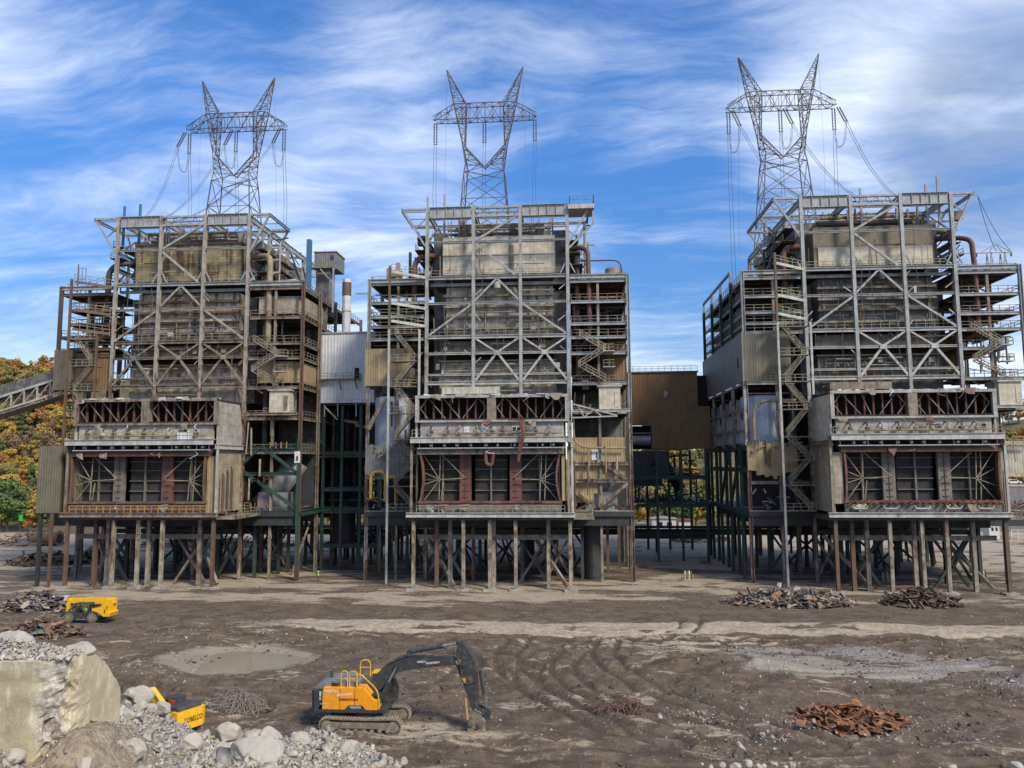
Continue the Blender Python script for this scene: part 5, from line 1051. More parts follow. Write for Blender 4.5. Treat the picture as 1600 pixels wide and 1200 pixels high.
# ------------------------------------------------------------------ trees
def leaf_mat(name, cols):
    m, N, b, pos = _new(name)
    g = N.add('ShaderNodeNewGeometry').outputs['Random Per Island']; oi = N.add('ShaderNodeObjectInfo').outputs['Random']
    cr = N.add('ShaderNodeValToRGB'); el = cr.color_ramp.elements; el[0].color = (*cols[0], 1); el[1].color = (*cols[-1], 1)
    for i, c in enumerate(cols[1:-1]): e = el.new((i+1)/(len(cols)-1)); e.color = (*c, 1)
    N.l.new(N.math('ADD', N.math('ADD', N.math('MULTIPLY', g, .12), N.math('MULTIPLY', oi, .55)), N.math('MULTIPLY', N.ramp(N.noise(pos, .45, 3), .3, .7), .33)), cr.inputs[0]); N.l.new(cr.outputs[0], b.inputs['Base Color']); b.inputs['Roughness'].default_value = .8
    return m
leaf_mat('leaf_yellow', [(0.351, 0.223, 0.036), (0.443, 0.293, 0.042), (0.314, 0.246, 0.055), (0.479, 0.332, 0.061)]); leaf_mat('leaf_orange', [(0.387, 0.161, 0.036), (0.461, 0.218, 0.042), (0.369, 0.180, 0.055), (0.479, 0.265, 0.061)])
leaf_mat('leaf_green', [(0.069, 0.123, 0.036), (0.110, 0.166, 0.049), (0.083, 0.142, 0.049), (0.138, 0.180, 0.055)]); leaf_mat('leaf_brown', [(0.147, 0.104, 0.061), (0.202, 0.151, 0.079), (0.230, 0.137, 0.067), (0.156, 0.123, 0.073)]); leaf_mat('leaf_olive', [(0.156, 0.156, 0.042), (0.239, 0.218, 0.061), (0.175, 0.180, 0.055), (0.276, 0.228, 0.061)])
plain('bark', (.08, .065, .05), .9)
def crown_mesh(name, h, rx, n, mat, seed, leaf=.36):
    rg = np.random.RandomState(seed); nb = 24
    bc = np.stack([rg.normal(0, rx*.46, nb), rg.normal(0, rx*.46, nb), rg.uniform(h*.32, h*.93, nb)], -1); br = rg.uniform(.14, .40, nb)*rx
    sh = 1-.55*np.clip((bc[:, 2]/h-.5)/.5, 0, 1); bc[:, :2] *= sh[:, None]
    k = rg.randint(0, nb, n); d = rg.normal(0, 1, (n, 3)); d /= np.linalg.norm(d, axis=1)[:, None]; c = bc[k]+d*(br[k]*rg.uniform(.55, 1.12, n))[:, None]*np.array([1, 1, .85])
    u = np.cross(d+rg.normal(0, .7, (n, 3)), rg.normal(0, 1, (n, 3))); u /= np.linalg.norm(u, axis=1)[:, None]; w = np.cross(u, d+rg.normal(0, .8, (n, 3))); w /= np.linalg.norm(w, axis=1)[:, None]
    s = leaf*rg.uniform(.5, 1.2, n)[:, None]; V = np.stack([c-u*s-w*s*.3, c+w*s*.8, c+u*s-w*s*.3, c-w*s*.9], 1).reshape(-1, 3); F = np.arange(n*4).reshape(n, 4)
    me = bpy.data.meshes.new(name); me.vertices.add(len(V)); me.vertices.foreach_set('co', V.ravel().astype(np.float32)); me.loops.add(F.size); me.loops.foreach_set('vertex_index', F.ravel().astype(np.int32)); me.polygons.add(n); me.polygons.foreach_set('loop_start', np.arange(0, n*4, 4, dtype=np.int32)); me.update(calc_edges=True); me.materials.append(MATS[mat]); return me, bc
def trunk_mesh(name, h, bc, seed):
    rg = random.Random(seed); m = MB(); m.tube([(0, 0, -1), (.1, 0, h*.3), (.05, .1, h*.6), (0, 0, h*.85)], [.3, .24, .16, .05], 7)
    for i in range(8): c = bc[i]; m.tube([(0, 0, max(h*.2, c[2]-h*.25)), (c[0]*.5, c[1]*.5, c[2]-h*.08), tuple(c)], [.13, .09, .03], 5)
    me = bpy.data.meshes.new(name); me.from_pydata(m.v, [], m.f); me.materials.append(MATS['bark']); return me
KINDS = {'yellow': ('leaf_yellow', 'golden yellow autumn tree'), 'orange': ('leaf_orange', 'bright orange autumn tree'), 'green': ('leaf_green', 'leafy tree still green'), 'brown': ('leaf_brown', 'half bare brown autumn tree'), 'olive': ('leaf_olive', 'olive green tree turning yellow')}
PROTO = {}
for i, (k, (mt, _)) in enumerate(KINDS.items()):
    PROTO[k] = []
    for j in range(2):
        h = 14; cm, bc = crown_mesh('crown', h, 4.6, 3400 if k != 'brown' else 1500, mt, 20+i*3+j); PROTO[k].append((cm, trunk_mesh('trunk', h, bc, i*5+j)))
def tree(kind, x, y, s, where, group, z=None):
    cm, tm = random.choice(PROTO[kind]); t = thing('tree', f'{KINDS[kind][1]} {where}', 'tree', (x, y, gz(x, y)-.2 if z is None else z), random.uniform(0, 6.28), group)
    t.scale = (s*random.uniform(.85, 1.15), s*random.uniform(.85, 1.15), s)
    for nm, me in (('trunk', tm), ('crown', cm)): o = bpy.data.objects.new(nm, me); COL.objects.link(o); o.parent = t
def pick(w): return random.choices(list(w), list(w.values()))[0]
random.seed(21)
LH = {'yellow': 4.5, 'orange': 2.5, 'green': 2, 'brown': 4, 'olive': 4}
n = 0
for row in range(15):                       # the hillside at the left
    Y = 236+row*13
    for px in range(-14, 118, 15 if row > 4 else 18):
        P = onY(px+random.uniform(-6, 6), 700, Y+random.uniform(-5, 5)); tree(pick(LH), P.x, P.y, random.uniform(.6, 1.05), 'on the hillside left of the boiler houses', 'trees on the left hillside'); n += 1
for px, k, s in ((14, 'green', 1.15), (34, 'green', 1.0), (58, 'yellow', .8), (52, 'orange', .45), (5, 'olive', .7), (78, 'green', .7)):
    P = onY(px, 780, 222); tree(k, P.x, P.y, s, 'at the foot of the left hillside', 'trees at the foot of the hill')
for px in list(range(986, 1116, 15)):        # seen through the gap between the middle and right houses
    for Y in (236, 258, 285, 315, 350, 390):
        P = onY(px+random.uniform(-5, 5), 780, Y); tree(pick({'yellow': 1.5, 'green': 3, 'olive': 4, 'brown': 3}), P.x, P.y, random.uniform(.55, .95), 'beyond the gap between the middle and right boiler houses', 'trees beyond the right gap')
for px in range(500, 660, 16):
    for Y in (240, 275): P = onY(px+random.uniform(-5, 5), 780, Y); tree(pick({'yellow': 4, 'green': 2, 'olive': 4}), P.x, P.y, random.uniform(.6, .95), 'beyond the gap between the left and middle boiler houses', 'trees beyond the left gap')
for px in range(1558, 1625, 14):
    for Y in (300, 350, 400): P = onY(px+random.uniform(-5, 5), 780, Y); tree(pick({'brown': 4, 'olive': 4, 'orange': 1}), P.x, P.y, random.uniform(.6, .9), 'on the low ridge at the right edge', 'trees on the right ridge')
for px in list(range(100, 480, 22))+list(range(665, 980, 24))+list(range(1130, 1570, 24)):
    P = onY(px+random.uniform(-8, 8), 800, 236+random.uniform(0, 14)); tree(pick({'green': 3, 'olive': 4, 'brown': 2, 'yellow': 1}), P.x, P.y, random.uniform(.45, .7), 'behind the legs of the boiler houses', 'trees behind the legs')
# ------------------------------------------------------------------ small things at the back of the yard
def bld(name, label, cat, px0, px1, ytop, ybot, Y, depth, wall, roof, door=True):
    a, b = onY(px0, ybot, Y), onY(px1, ytop, Y); w = (b.x-a.x)/2; h = b.z-max(0, min(a.z, 2)); z0 = max(0, min(a.z, 2)); T = thing(name, label, cat, ((a.x+b.x)/2, Y, z0))
    part('wall', MB().box(-w, w, 0, depth, -1, h), wall, T); part('roof', MB().prism([(-w-.3, h), (w+.3, h), (w+.3, h+.15), (0, h+.5), (-w-.3, h+.15)], 'y', -.3, depth+.3), roof, T)
    if door:
        for k in range(2): part('window', MB().box(-w*.55+k*w*.8, -w*.55+k*w*.8+w*.42, -.05, -.004, h*.4, h*.75), 'window_dark', T)
    return T
bld('site_office', 'white site container with two dark windows seen behind the right gap', 'container', 1019, 1056, 811, 830, 214, 4, 'clad_white', 'roof_grey')
bld('trailer', 'white trailer with a dark red roof edge seen behind the right gap', 'trailer', 1061, 1081, 814, 830, 214, 4, 'white_paint', 'roof_red', False)
bld('trailer', 'small pale trailer left of the white site container', 'trailer', 998, 1010, 819, 830, 215, 3, 'panel_beige', 'roof_grey')
bld('house', 'far pale house with a grey roof above the trailers', 'house', 1033, 1058, 776, 790, 262, 6, 'panel_cream', 'roof_grey')
bld('barn', 'low building with a dark red roof at the back left, seen between the legs', 'building', 84, 156, 820, 836, 216, 8, 'panel_brown', 'roof_red', False)
bld('gatehouse', 'little white shed with two windows at the back right', 'shed', 1546, 1561, 820, 836, 208, 3, 'white_paint', 'clad_white')
W = thing('retaining_wall', 'dark blue grey wall across the slope at the right edge', 'wall', (onY(1600, 768, 230).x, 230, 0)); part('panel', MB().box(-16, 40, 0, .6, 0, 12.6), 'clad_grey', W); part('coping', MB().box(-16.2, 40, -.2, .8, 12.6, 13.1), 'panel_beige', W)
fe = thing('fence', 'white post and rail fence at the back right of the yard', 'fence', (onY(1580, 830, 205).x, 205, 0))
for k in range(9): part('post', MB().bar((k*1.6, 0, -.2), (k*1.6, 0, 2.6), .16), 'white_paint', fe)
part('rail', MB().bar((0, 0, .7), (12.8, 0, .7), .12).bar((0, 0, 1.6), (12.8, 0, 1.6), .12).bar((0, 0, 2.5), (12.8, 0, 2.5), .12), 'white_paint', fe)
P = onY(1583, 751, 231); c = thing('parked_car', 'pale silver car on top of the grey wall at the right edge', 'car', (P.x, 231.5, 13.1))
part('body', MB().prism([(-2.2, .35), (2.2, .35), (2.2, .85), (1.4, 1.0), (.8, 1.5), (-1.2, 1.5), (-1.9, .95), (-2.2, .9)], 'y', -.85, .85), 'white_paint', c); part('window', MB().prism([(-1.2, 1.0), (1.1, 1.0), (.7, 1.4), (-1.05, 1.4)], 'y', -.87, .87), 'window_dark', c)
for x in (-1.35, 1.35): part('wheel', MB().lathe((x, -.7, .35), [(.2, -.2), (.35, -.18), (.35, .1), (.2, .1)], 14, 'y'), 'tank_black', c)
sgn = thing('green_marker', 'bright green marker board on a pole at the foot of the left hill', 'marker', (onY(33, 800, 205).x, 205, 0)); plain('marker_green', (.02, .45, .04), .5); part('board', MB().box(-.55, .55, -.05, .05, 4.6, 6.3), 'marker_green', sgn); part('post', MB().bar((0, .1, 0), (0, .1, 4.8), .12), 'beam_dark', sgn)
# rusty tank lying on its side, back left
tk = thing('rusty_drum', 'big rusty cylinder lying on its side at the back left of the yard', 'drum', (onZ(80, 852).x, onZ(80, 852).y, 0))
part('shell', MB().tube([(-4.6, .6, 1.7), (1.6, 0, 1.7)], 1.7, 20, False).tube([(-4.6, .6, 1.7), (1.6, 0, 1.7)], 1.55, 20, False), 'beam_rust', tk); part('flange', MB().tube([(1.7, 0, 1.7), (2.1, 0, 1.7)], 1.9, 20).tube([(2.1, 0, 1.7), (2.15, 0, 1.7)], 1.2, 20), 'beam_rust', tk); part('bore', MB().tube([(2.16, 0, 1.7), (2.2, 0, 1.7)], 1.15, 20), 'black_void', tk); part('far_end', MB().tube([(-4.8, .62, 1.7), (-4.6, .6, 1.7)], 1.75, 20), 'pipe_tan', tk)
# ------------------------------------------------------------------ machines
plain('orange_paint', (.80, .32, .016), .4, var=.15, dirt=(.30, .19, .08), damt=.08); plain('yellow_paint', (.80, .45, .015), .4, var=.15, dirt=(.34, .25, .1), damt=.1); plain('charcoal_paint', (.045, .052, .058), .45, dirt=(.16, .14, .115), damt=.35); plain('grey_paint', (.17, .19, .19), .5, dirt=(.25, .22, .18), damt=.3)
plain('track_steel', (.20, .17, .135), .7, .1, var=.5, scale=6); plain('mud_steel', (.23, .195, .15), .85, var=.4); plain('track_edge', (.42, .36, .28), .6, var=.4, scale=5); plain('chrome', (.6, .6, .6), .25, .9); plain('rubber', (.03, .03, .03), .8, dirt=(.2, .17, .13), damt=.6); plain('rubber_dusty', (.16, .14, .11), .9, var=.35); plain('yellow_rail', (.70, .42, .03), .5)
plain('letter_white', (.75, .75, .74), .5); plain('letter_red', (.30, .02, .015), .5); plain('letter_black', (.015, .015, .015), .5); plain('hose_tan', (.42, .27, .10), .6)
def track(m, g, x0, x1, y0, y1, zt, r):
    """outline of an endless track as shoe plates"""
    c0, c1 = x0+r, x1-r; zc = r; path = []
    for k in range(22): path.append((c0+(c1-c0)*k/22, 2*r if True else 0, 0))
    L = []
    n = 26
    for k in range(n): L.append((c0+(c1-c0)*k/n, 2*r-.06*sin(pi*k/n), 0))
    for k in range(9): t = pi/2-pi*k/9; L.append((c1+r*cos(t), zc+r*sin(t), t-pi/2))
    for k in range(n): L.append((c1-(c1-c0)*k/n, 0, pi))
    for k in range(9): t = -pi/2-pi*k/9; L.append((c0+r*cos(t), zc+r*sin(t), t-pi/2))
    step = (c1-c0)/n
    for x, z, a in L: m.rbox((x, (y0+y1)/2, z), (step*.9, y1-y0, .07), (0, -a, 0)); g.rbox((x-sin(a)*.065, (y0+y1)/2, z+cos(a)*.065), (.05, y1-y0-.01, .09), (0, -a, 0))
def cyl2(par, p, q, f, r, name='cylinder'):
    p, q = Vector(p), Vector(q); c = p.lerp(q, f); o = part(name, MB().tube([p, c], r, 12).tube([c-(q-p).normalized()*.12, c], r*1.2, 12), 'charcoal_paint', par); part('rod', MB().tube([c, q], r*.55, 10), 'chrome', o); [part('eye', MB().tube([e-Vector((0, r, 0)), e+Vector((0, r, 0))], r*1.1, 10), 'charcoal_paint', o) for e in (p, q)]
    return o
EXO = onY(567, 1141, 58.9)
X = thing('excavator', 'orange and charcoal tracked excavator with its long boom reaching right, on the dark mud', 'excavator', (EXO.x, 59.8, gz(EXO.x, 59.8)-.1))
U = X
for s in (-1, 1):
    y0, y1 = (-1.85, -1.15) if s < 0 else (1.15, 1.85)
    m = MB(); g = MB(); track(m, g, -3.05, 3.05, y0, y1, 1.1, .52); t = part('track', m, 'track_steel', X); part('grousers', g, 'track_edge', t)
    part('track_frame', MB().prism([(-2.4, .3), (2.4, .3), (2.5, .62), (2.2, .8), (-2.2, .8), (-2.5, .62)], 'y', y0+.06, y1-.06), 'mud_steel', t)
    for k in range(8): part('roller', MB().lathe((-2.1+k*.6, (y0+y1)/2, .24), [(.1, -.36), (.17, -.34), (.17, .34), (.1, .36)], 12, 'y'), 'mud_steel', t)
    for x in (-2.53, 2.53): part('idler', MB().lathe((x, (y0+y1)/2, .52), [(.2, -.3), (.42, -.28), (.42, .28), (.2, .3)], 18, 'y'), 'mud_steel', t)
    part('side_step', MB().box(-1.5, 1.5, min(y0, y1)-.05, min(y0, y1)+.04, .42, .66), 'mud_steel', t)
part('undercarriage', MB().box(-1.3, 1.3, -1.14, 1.14, .45, .95).lathe((0, 0, 1.2), [(.85, -.25), (.85, .22)], 20), 'mud_steel', X)
part('turntable', MB().prism([(-3.0, 1.42), (1.9, 1.42), (1.9, 1.62), (-3.0, 1.62)], 'y', -1.4, 1.42), 'charcoal_paint', X)
pn = part('body_panel', MB().prism([(-3.25, 1.64), (1.25, 1.64), (1.25, 2.2), (.85, 2.4), (.15, 3.18), (-2.9, 3.18), (-3.05, 2.2)], 'y', -1.5, -.3), 'orange_paint', X)
part('skirt', MB().box(-3.2, 1.25, -1.53, -1.42, 1.42, 1.635), 'charcoal_paint', X)
part('panel_seam', MB().box(-1.63, -1.6, -1.515, -1.5, 1.7, 3.15).box(-.5, -.47, -1.515, -1.5, 1.7, 3.15), 'charcoal_paint', pn)
part('name_plate', MB().prism([(-1.25, 1.66), (.35, 1.66), (.1, 1.95), (-.95, 1.95)], 'y', -1.52, -1.502), 'charcoal_paint', pn)
part('model_plate', MB().prism([(-3.28, 2.1), (-2.95, 2.2), (-2.95, 3.12), (-3.28, 3.12)], 'y', -1.53, -1.502), 'charcoal_paint', pn)
text('NORTH', .30, 'letter_white', pn, (-2.3, -1.52, 2.93), width=.98); text('American', .34, 'letter_white', pn, (-1.3, -1.52, 2.72), (pi/2, -.12, 0), .4, 1.25); text('DISMANTLING', .24, 'letter_red', pn, (-.95, -1.52, 2.36), width=1.45); text('VOLVO', .2, 'letter_white', pn, (-.42, -1.526, 1.8), width=.82); text('EC480E', .2, 'letter_white', pn, (-3.12, -1.536, 2.62), (pi/2, -pi/2, 0), width=.6); text('Full Service', .12, 'letter_white', pn, (-2.75, -1.52, 2.02), width=.7)
cw = part('counterweight', MB().prism([(-3.85, -1.25), (-3.6, -1.5), (-2.96, -1.5), (-2.96, 1.5), (-3.6, 1.5), (-3.85, 1.25)], 'z', 1.45, 2.95), 'charcoal_paint', X)
part('engine_hood', MB().prism([(-3.7, 2.96), (-.4, 3.2), (-.4, 3.45), (-2.4, 3.55), (-3.3, 3.4), (-3.75, 3.1)], 'y', -1.05, 1.4), 'grey_paint', X); part('exhaust', MB().tube([(-2.8, .3, 3.4), (-2.85, .3, 3.95)], .12, 10), 'charcoal_paint', X); part('vent_grille', MB().box(-2.4, -1.9, -1.1, -1.06, 3.2, 3.42), 'letter_black', X)
part('air_box', MB().box(-1.7, -.7, -.2, .9, 3.5, 3.78), 'grey_paint', X); part('deck', MB().box(-.39, 1.4, -1.2, -.1, 2.5, 2.62), 'charcoal_paint', X)
m = MB()
for a, b in ((-1.65, -1.15), (-1.0, -.45)): m.tube(bez([(a, -1.2, 3.18), (a, -1.2, 4.35), (b, -1.2, 4.35), (b, -1.2, 3.18)], 4), .04, 6).bar((a, -1.2, 3.8), (b, -1.2, 3.8), .06)
m.tube(bez([(-.4, -1.3, 3.2), (-.4, -1.3, 4.1), (-.1, -1.3, 4.15), (1.3, -1.45, 3.0), (1.35, -1.45, 1.7)], 4), .045, 6); part('handrail', m, 'yellow_rail', X)
m = MB().tube(bez([(-.65, .5, 3.5), (-.65, .5, 4.75), (.15, .5, 4.75), (.15, .5, 3.5)], 4), .045, 6).bar((-.65, .5, 4.2), (.15, .5, 4.2), .06); part('roof_guard', m, 'yellow_rail', X)
cb = part('cab', MB().prism([(.35, 1.65), (2.15, 1.65), (2.2, 2.5), (1.75, 3.72), (.35, 3.75)], 'y', .42, 1.42), 'charcoal_paint', X); part('window', MB().prism([(.5, 2.4), (2.0, 2.4), (1.62, 3.55), (.5, 3.58)], 'y', .395, .415), 'window_dark', cb); part('roof_trim', MB().box(.3, 1.8, .4, 1.44, 3.76, 3.84), 'yellow_rail', cb)
# boom, stick and attachment (boom swung a few degrees toward the camera)
K = thing('boom_hinge', None, None); K.name = 'boom_arm'; K.parent = X; K.location = (.3, -.05, 0); K.rotation_euler = (0, 0, -.085); K.scale = (1, 1, .94)
def P3(L): return [(x-.3, z) for x, z in L]
bo = part('boom', MB().prism(P3([(.05, 2.55), (.55, 2.35), (1.7, 3.45), (2.35, 4.25), (3.2, 4.6), (5.4, 4.95), (7.3, 5.2), (7.35, 5.62), (6, 5.72), (3.5, 5.66), (2.6, 5.58), (1.4, 4.75), (.05, 3.25)]), 'y', -.36, .36), 'charcoal_paint', K)
part('hinge', MB().tube([(0, -.6, 2.75), (0, .6, 2.75)], .3, 14), 'mud_steel', bo); part('boom_pin', MB().tube([(2.35, -.46, 5.05), (2.35, .46, 5.05)], .17, 14), 'charcoal_paint', bo); part('hose', MB().tube(bez([(1.4, -.4, 5.0), (3, -.4, 5.8), (5.5, -.4, 5.85), (6.8, -.4, 5.9), (7.2, -.42, 5.3), (7.25, -.42, 4.4)], 5), .05, 6), 'rubber', bo)
text('NORTH', .24, 'letter_white', bo, (4.15, -.375, 5.3), (pi/2, -.06, 0), width=.62); text('American', .28, 'letter_white', bo, (5.0, -.375, 5.28), (pi/2, -.14, 0), .35, 1.1); text('DISMANTLING', .13, 'letter_red', bo, (5.3, -.375, 5.1), (pi/2, -.1, 0), width=.7)
for s in (-1, 1): cyl2(bo, (.85, s*.5, 2.0), (2.3, s*.5, 5.0), .55, .15, 'boom_cylinder')
cyl2(bo, (3.1, 0, 5.95), (6.95, 0, 6.78), .68, .17, 'arm_cylinder')
part('bracket', MB().prism([(2.8, 5.55), (3.3, 5.6), (3.15, 6.05), (2.95, 6.05)], 'y', -.2, .2), 'charcoal_paint', bo)
st = part('stick', MB().prism(P3([(7.2, 6.95), (7.55, 6.9), (8.4, 5.75), (8.65, 4.6), (8.75, 2.0), (8.4, 1.65), (7.75, 3.4), (7.3, 4.6), (7.05, 5.3)]), 'y', -.3, .3), 'charcoal_paint', K)
part('stick_pin', MB().tube([(7.0, -.42, 5.4), (7.0, .42, 5.4)], .2, 14), 'mud_steel', st); cyl2(st, (8.6, 0, 4.6), (9.1, 0, 1.75), .6, .13, 'bucket_cylinder'); part('yellow_clamp', MB().box(7.3, 7.55, -.36, -.305, 3.75, 4.15), 'yellow_rail', st); part('hose', MB().tube(bez([(7.4, -.34, 5.2), (7.2, -.36, 4.2), (7.5, -.36, 3.7), (8.3, -.34, 3.9)], 5), .045, 6), 'rubber', st); part('spare_hose', MB().tube([(7.55, -.35, 2.6), (7.6, -.36, 1.9), (7.7, -.36, 1.0)], .1, 8), 'hose_tan', st)
part('link', MB().bar((8.4, -.34, 1.9), (9.2, -.34, 1.6), .1, .22).bar((8.4, .34, 1.9), (9.2, .34, 1.6), .1, .22).bar((9.2, 0, 1.7), (9.1, 0, 1.0), .5, .16), 'charcoal_paint', st)
bk = part('quick_coupler', MB().prism(P3([(8.15, .75), (8.5, 1.6), (8.85, 1.5), (9.35, .9), (9.3, .6), (9.0, .35), (8.3, .35)]), 'y', -.38, .38), 'mud_steel', K)
for x in (7.98, 8.68): part('coupler_pin', MB().tube([(x, -.5, .75), (x, .5, .75)], .24, 16).tube([(x, -.53, .75), (x, -.5, .75)], .14, 12), 'track_steel', bk)
part('attachment', MB().prism(P3([(7.95, -.12), (9.25, .0), (9.15, .34), (8.95, .36), (8.6, .2), (8.3, .36), (8.05, .34)]), 'y', -.42, .42), 'mud_steel', K)

# second excavator behind the rubble bank
KB = onY(285, 1128, 55); Y2 = thing('excavator', 'small yellow excavator half hidden behind the pale rubble at the lower left', 'excavator', (KB.x-2.0, 57.2, gz(KB.x-2, 57.2)-.25), radians(155)); Y2.scale = (.9, .9, .9)
for s in (-1, 1):
    y0, y1 = (-1.4, -.85) if s < 0 else (.85, 1.4); m = MB(); g = MB(); track(m, g, -2.1, 2.1, y0, y1, .9, .42); t = part('track', m, 'track_steel', Y2); part('grousers', g, 'track_edge', t); part('track_frame', MB().box(-1.6, 1.6, y0+.06, y1-.06, .25, .65), 'mud_steel', t)
part('undercarriage', MB().box(-1, 1, -.84, .84, .4, .8).lathe((0, 0, 1), [(.6, -.2), (.6, .2)], 16), 'mud_steel', Y2)
bd = part('body', MB().prism([(-1.7, -1.35), (1.4, -1.35), (1.4, 1.35), (-1.7, 1.35)], 'z', 1.2, 2.35), 'yellow_paint', Y2)
cw = part('counterweight', MB().prism([(-2.75, -.9), (-2.45, -1.35), (-1.72, -1.35), (-1.72, 1.35), (-2.45, 1.35), (-2.75, .9)], 'z', 1.15, 2.55), 'yellow_paint', Y2); text('KOBELCO', .55, 'letter_black', cw, (-2.765, 0, 1.85), (pi/2, 0, -pi/2), width=1.72, bold=.006)
part('engine_hood', MB().prism([(-2.3, 2.56), (-.6, 2.36), (-.6, 2.75), (-2.1, 2.85), (-2.3, 2.7)], 'y', -1.1, 1.1), 'charcoal_paint', Y2)
m = MB()
for k in range(5): m.box(-1.5, -.8, 1.352, 1.37, 1.5+k*.15, 1.56+k*.15)
part('vent_grille', m, 'letter_black', bd)
cb = part('cab', MB().prism([(-.1, 1.3), (1.5, 1.3), (1.55, 2.0), (1.2, 2.95), (-.1, 2.95)], 'y', -1.3, -.35), 'charcoal_paint', Y2); part('window', MB().prism([(.1, 1.9), (1.35, 1.9), (1.1, 2.8), (.1, 2.8)], 'y', -.345, -.33).prism([(.1, 1.9), (1.35, 1.9), (1.1, 2.8), (.1, 2.8)], 'y', -1.33, -1.305), 'window_dark', cb); part('red_filter', MB().lathe((-.4, .2, 2.75), [(.2, -.2), (.2, .2), (.1, .26)], 14), 'letter_red', Y2)
part('boom', MB().prism([(.5, 1.6), (1.0, 1.5), (2.6, 2.9), (4.6, 2.7), (5.9, 1.5), (6.0, 1.8), (4.8, 3.15), (2.5, 3.6), (.6, 2.3)], 'y', -.2, .2), 'yellow_paint', Y2); part('boom_pipe', MB().tube([(.8, .24, 2.3), (2.5, .24, 3.5), (4.6, .24, 3.1)], .05, 6), 'charcoal_paint', Y2)
part('stick', MB().prism([(5.7, 2.1), (6.2, 2.0), (6.5, .2), (6.2, .2)], 'y', -.18, .18), 'yellow_paint', Y2); part('bucket', MB().prism([(6.1, .25), (6.6, .3), (6.9, -.1), (6.3, -.3), (5.8, -.1)], 'y', -.5, .5), 'mud_steel', Y2)

# ------------------------------------------------------------------ people
plain('skin', (.38, .22, .15), .6); plain('cloth_dark', (.025, .028, .035), .9); plain('cloth_jeans', (.05, .065, .10), .9); plain('vest_orange', (.75, .16, .02), .7); plain('vest_green', (.12, .62, .05), .7); plain('hat_white', (.7, .7, .68), .4); plain('boot', (.03, .025, .02), .8)
def person(label, loc, rz, vest, hat, joints, parent=None, trousers='cloth_jeans', torso='cloth_dark'):
    """one skinned body grown over a posed skeleton; clothes are children"""
    P = thing('person', label, 'person', loc, rz)
    bones = [('hip', 'waist'), ('waist', 'chest'), ('chest', 'neck'), ('neck', 'head'), ('head', 'crown')]
    for s in 'lr': bones += [('hip', 'hp'+s), ('hp'+s, 'kn'+s), ('kn'+s, 'an'+s), ('an'+s, 'to'+s), ('chest', 'sh'+s), ('sh'+s, 'el'+s), ('el'+s, 'wr'+s), ('wr'+s, 'ha'+s)]
    rad = dict(hip=.15, waist=.145, chest=.17, neck=.06, head=.095, crown=.075, hp=.095, kn=.065, an=.05, to=.045, sh=.075, el=.05, wr=.035, ha=.04)
    names = list(joints); me = bpy.data.meshes.new('body'); me.from_pydata([joints[k] for k in names], [(names.index(a), names.index(b)) for a, b in bones], [])
    o = bpy.data.objects.new('body', me); COL.objects.link(o); sm = o.modifiers.new('skin', 'SKIN'); ss = o.modifiers.new('sub', 'SUBSURF'); ss.levels = 2; ss.render_levels = 2
    for i, k in enumerate(names): r = rad.get(k, rad.get(k[:-1])); me.skin_vertices[0].data[i].radius = (r, r*(.72 if k in ('hip', 'waist', 'chest') else 1)); me.skin_vertices[0].data[i].use_root = k == 'hip'
    dg = bpy.context.evaluated_depsgraph_get(); nm = bpy.data.meshes.new_from_object(o.evaluated_get(dg)); o.modifiers.clear(); o.data = nm; nm.name = 'body'; o.parent = P
    nm.materials.clear()
    for k in ('skin', torso, trousers, 'boot'): nm.materials.append(MATS[k])
    J = {k: Vector(v) for k, v in joints.items()}
    for p in nm.polygons:
        b = min(J, key=lambda k: (J[k]-p.center).length); p.material_index = 0 if b in ('head', 'crown', 'hal', 'har') else 3 if b[:2] in ('to', 'an') else 2 if b[:2] in ('hp', 'kn') or b == 'hip' else 1; p.use_smooth = True
    c, n_, h = J['chest'], J['waist'], J['head']
    m = MB(); ax = [J['hip'].lerp(n_, .4), n_, c, J['neck'].lerp(c, .45)]
    m.tube(ax, [.19, .185, .215, .15], 14); part('vest', m, vest, P, smooth=True)
    m = MB().lathe((J['crown'].x, J['crown'].y, J['crown'].z-.02), [(.15, -.03), (.15, 0), (.125, .02), (.11, .09), (.05, .13)], 16); part('hard_hat', m, hat, P, smooth=True)
    d = Vector((0, -1, 0)); f = MB()
    for s in (-1, 1): f.lathe((h.x+s*.035, h.y-.09, h.z+.03), [(.006, -.01), (.014, 0), (.006, .01)], 8)
    f.prism([(h.x-.012, h.z-.02), (h.x+.012, h.z-.02), (h.x, h.z+.025)], 'y', h.y-.118, h.y-.08).box(h.x-.03, h.x+.03, h.y-.1, h.y-.085, h.z-.062, h.z-.05); part('face', f, 'boot', P)
    return P
STAND = dict(hip=(0, 0, .92), waist=(0, 0, 1.1), chest=(0, .01, 1.33), neck=(0, 0, 1.5), head=(0, -.02, 1.62), crown=(0, -.02, 1.72), hpl=(-.1, 0, .86), knl=(-.11, -.03, .48), anl=(-.12, .02, .09), tol=(-.13, -.14, .05), hpr=(.1, 0, .86), knr=(.12, .02, .48), anr=(.14, .06, .09), tor=(.16, -.1, .05), shl=(-.2, 0, 1.42), ell=(-.27, .03, 1.15), wrl=(-.22, -.1, .92), hal=(-.2, -.15, .84), shr=(.2, 0, 1.42), elr=(.28, .02, 1.15), wrr=(.26, -.1, .92), har=(.25, -.15, .84))
WALK = dict(STAND, knl=(-.1, -.18, .5), anl=(-.1, -.22, .1), tol=(-.1, -.38, .07), knr=(.1, .02, .47), anr=(.1, .3, .14), tor=(.1, .2, .05), wrl=(-.24, .08, .93), hal=(-.24, .1, .85), wrr=(.24, -.2, .97), har=(.24, -.27, .91))
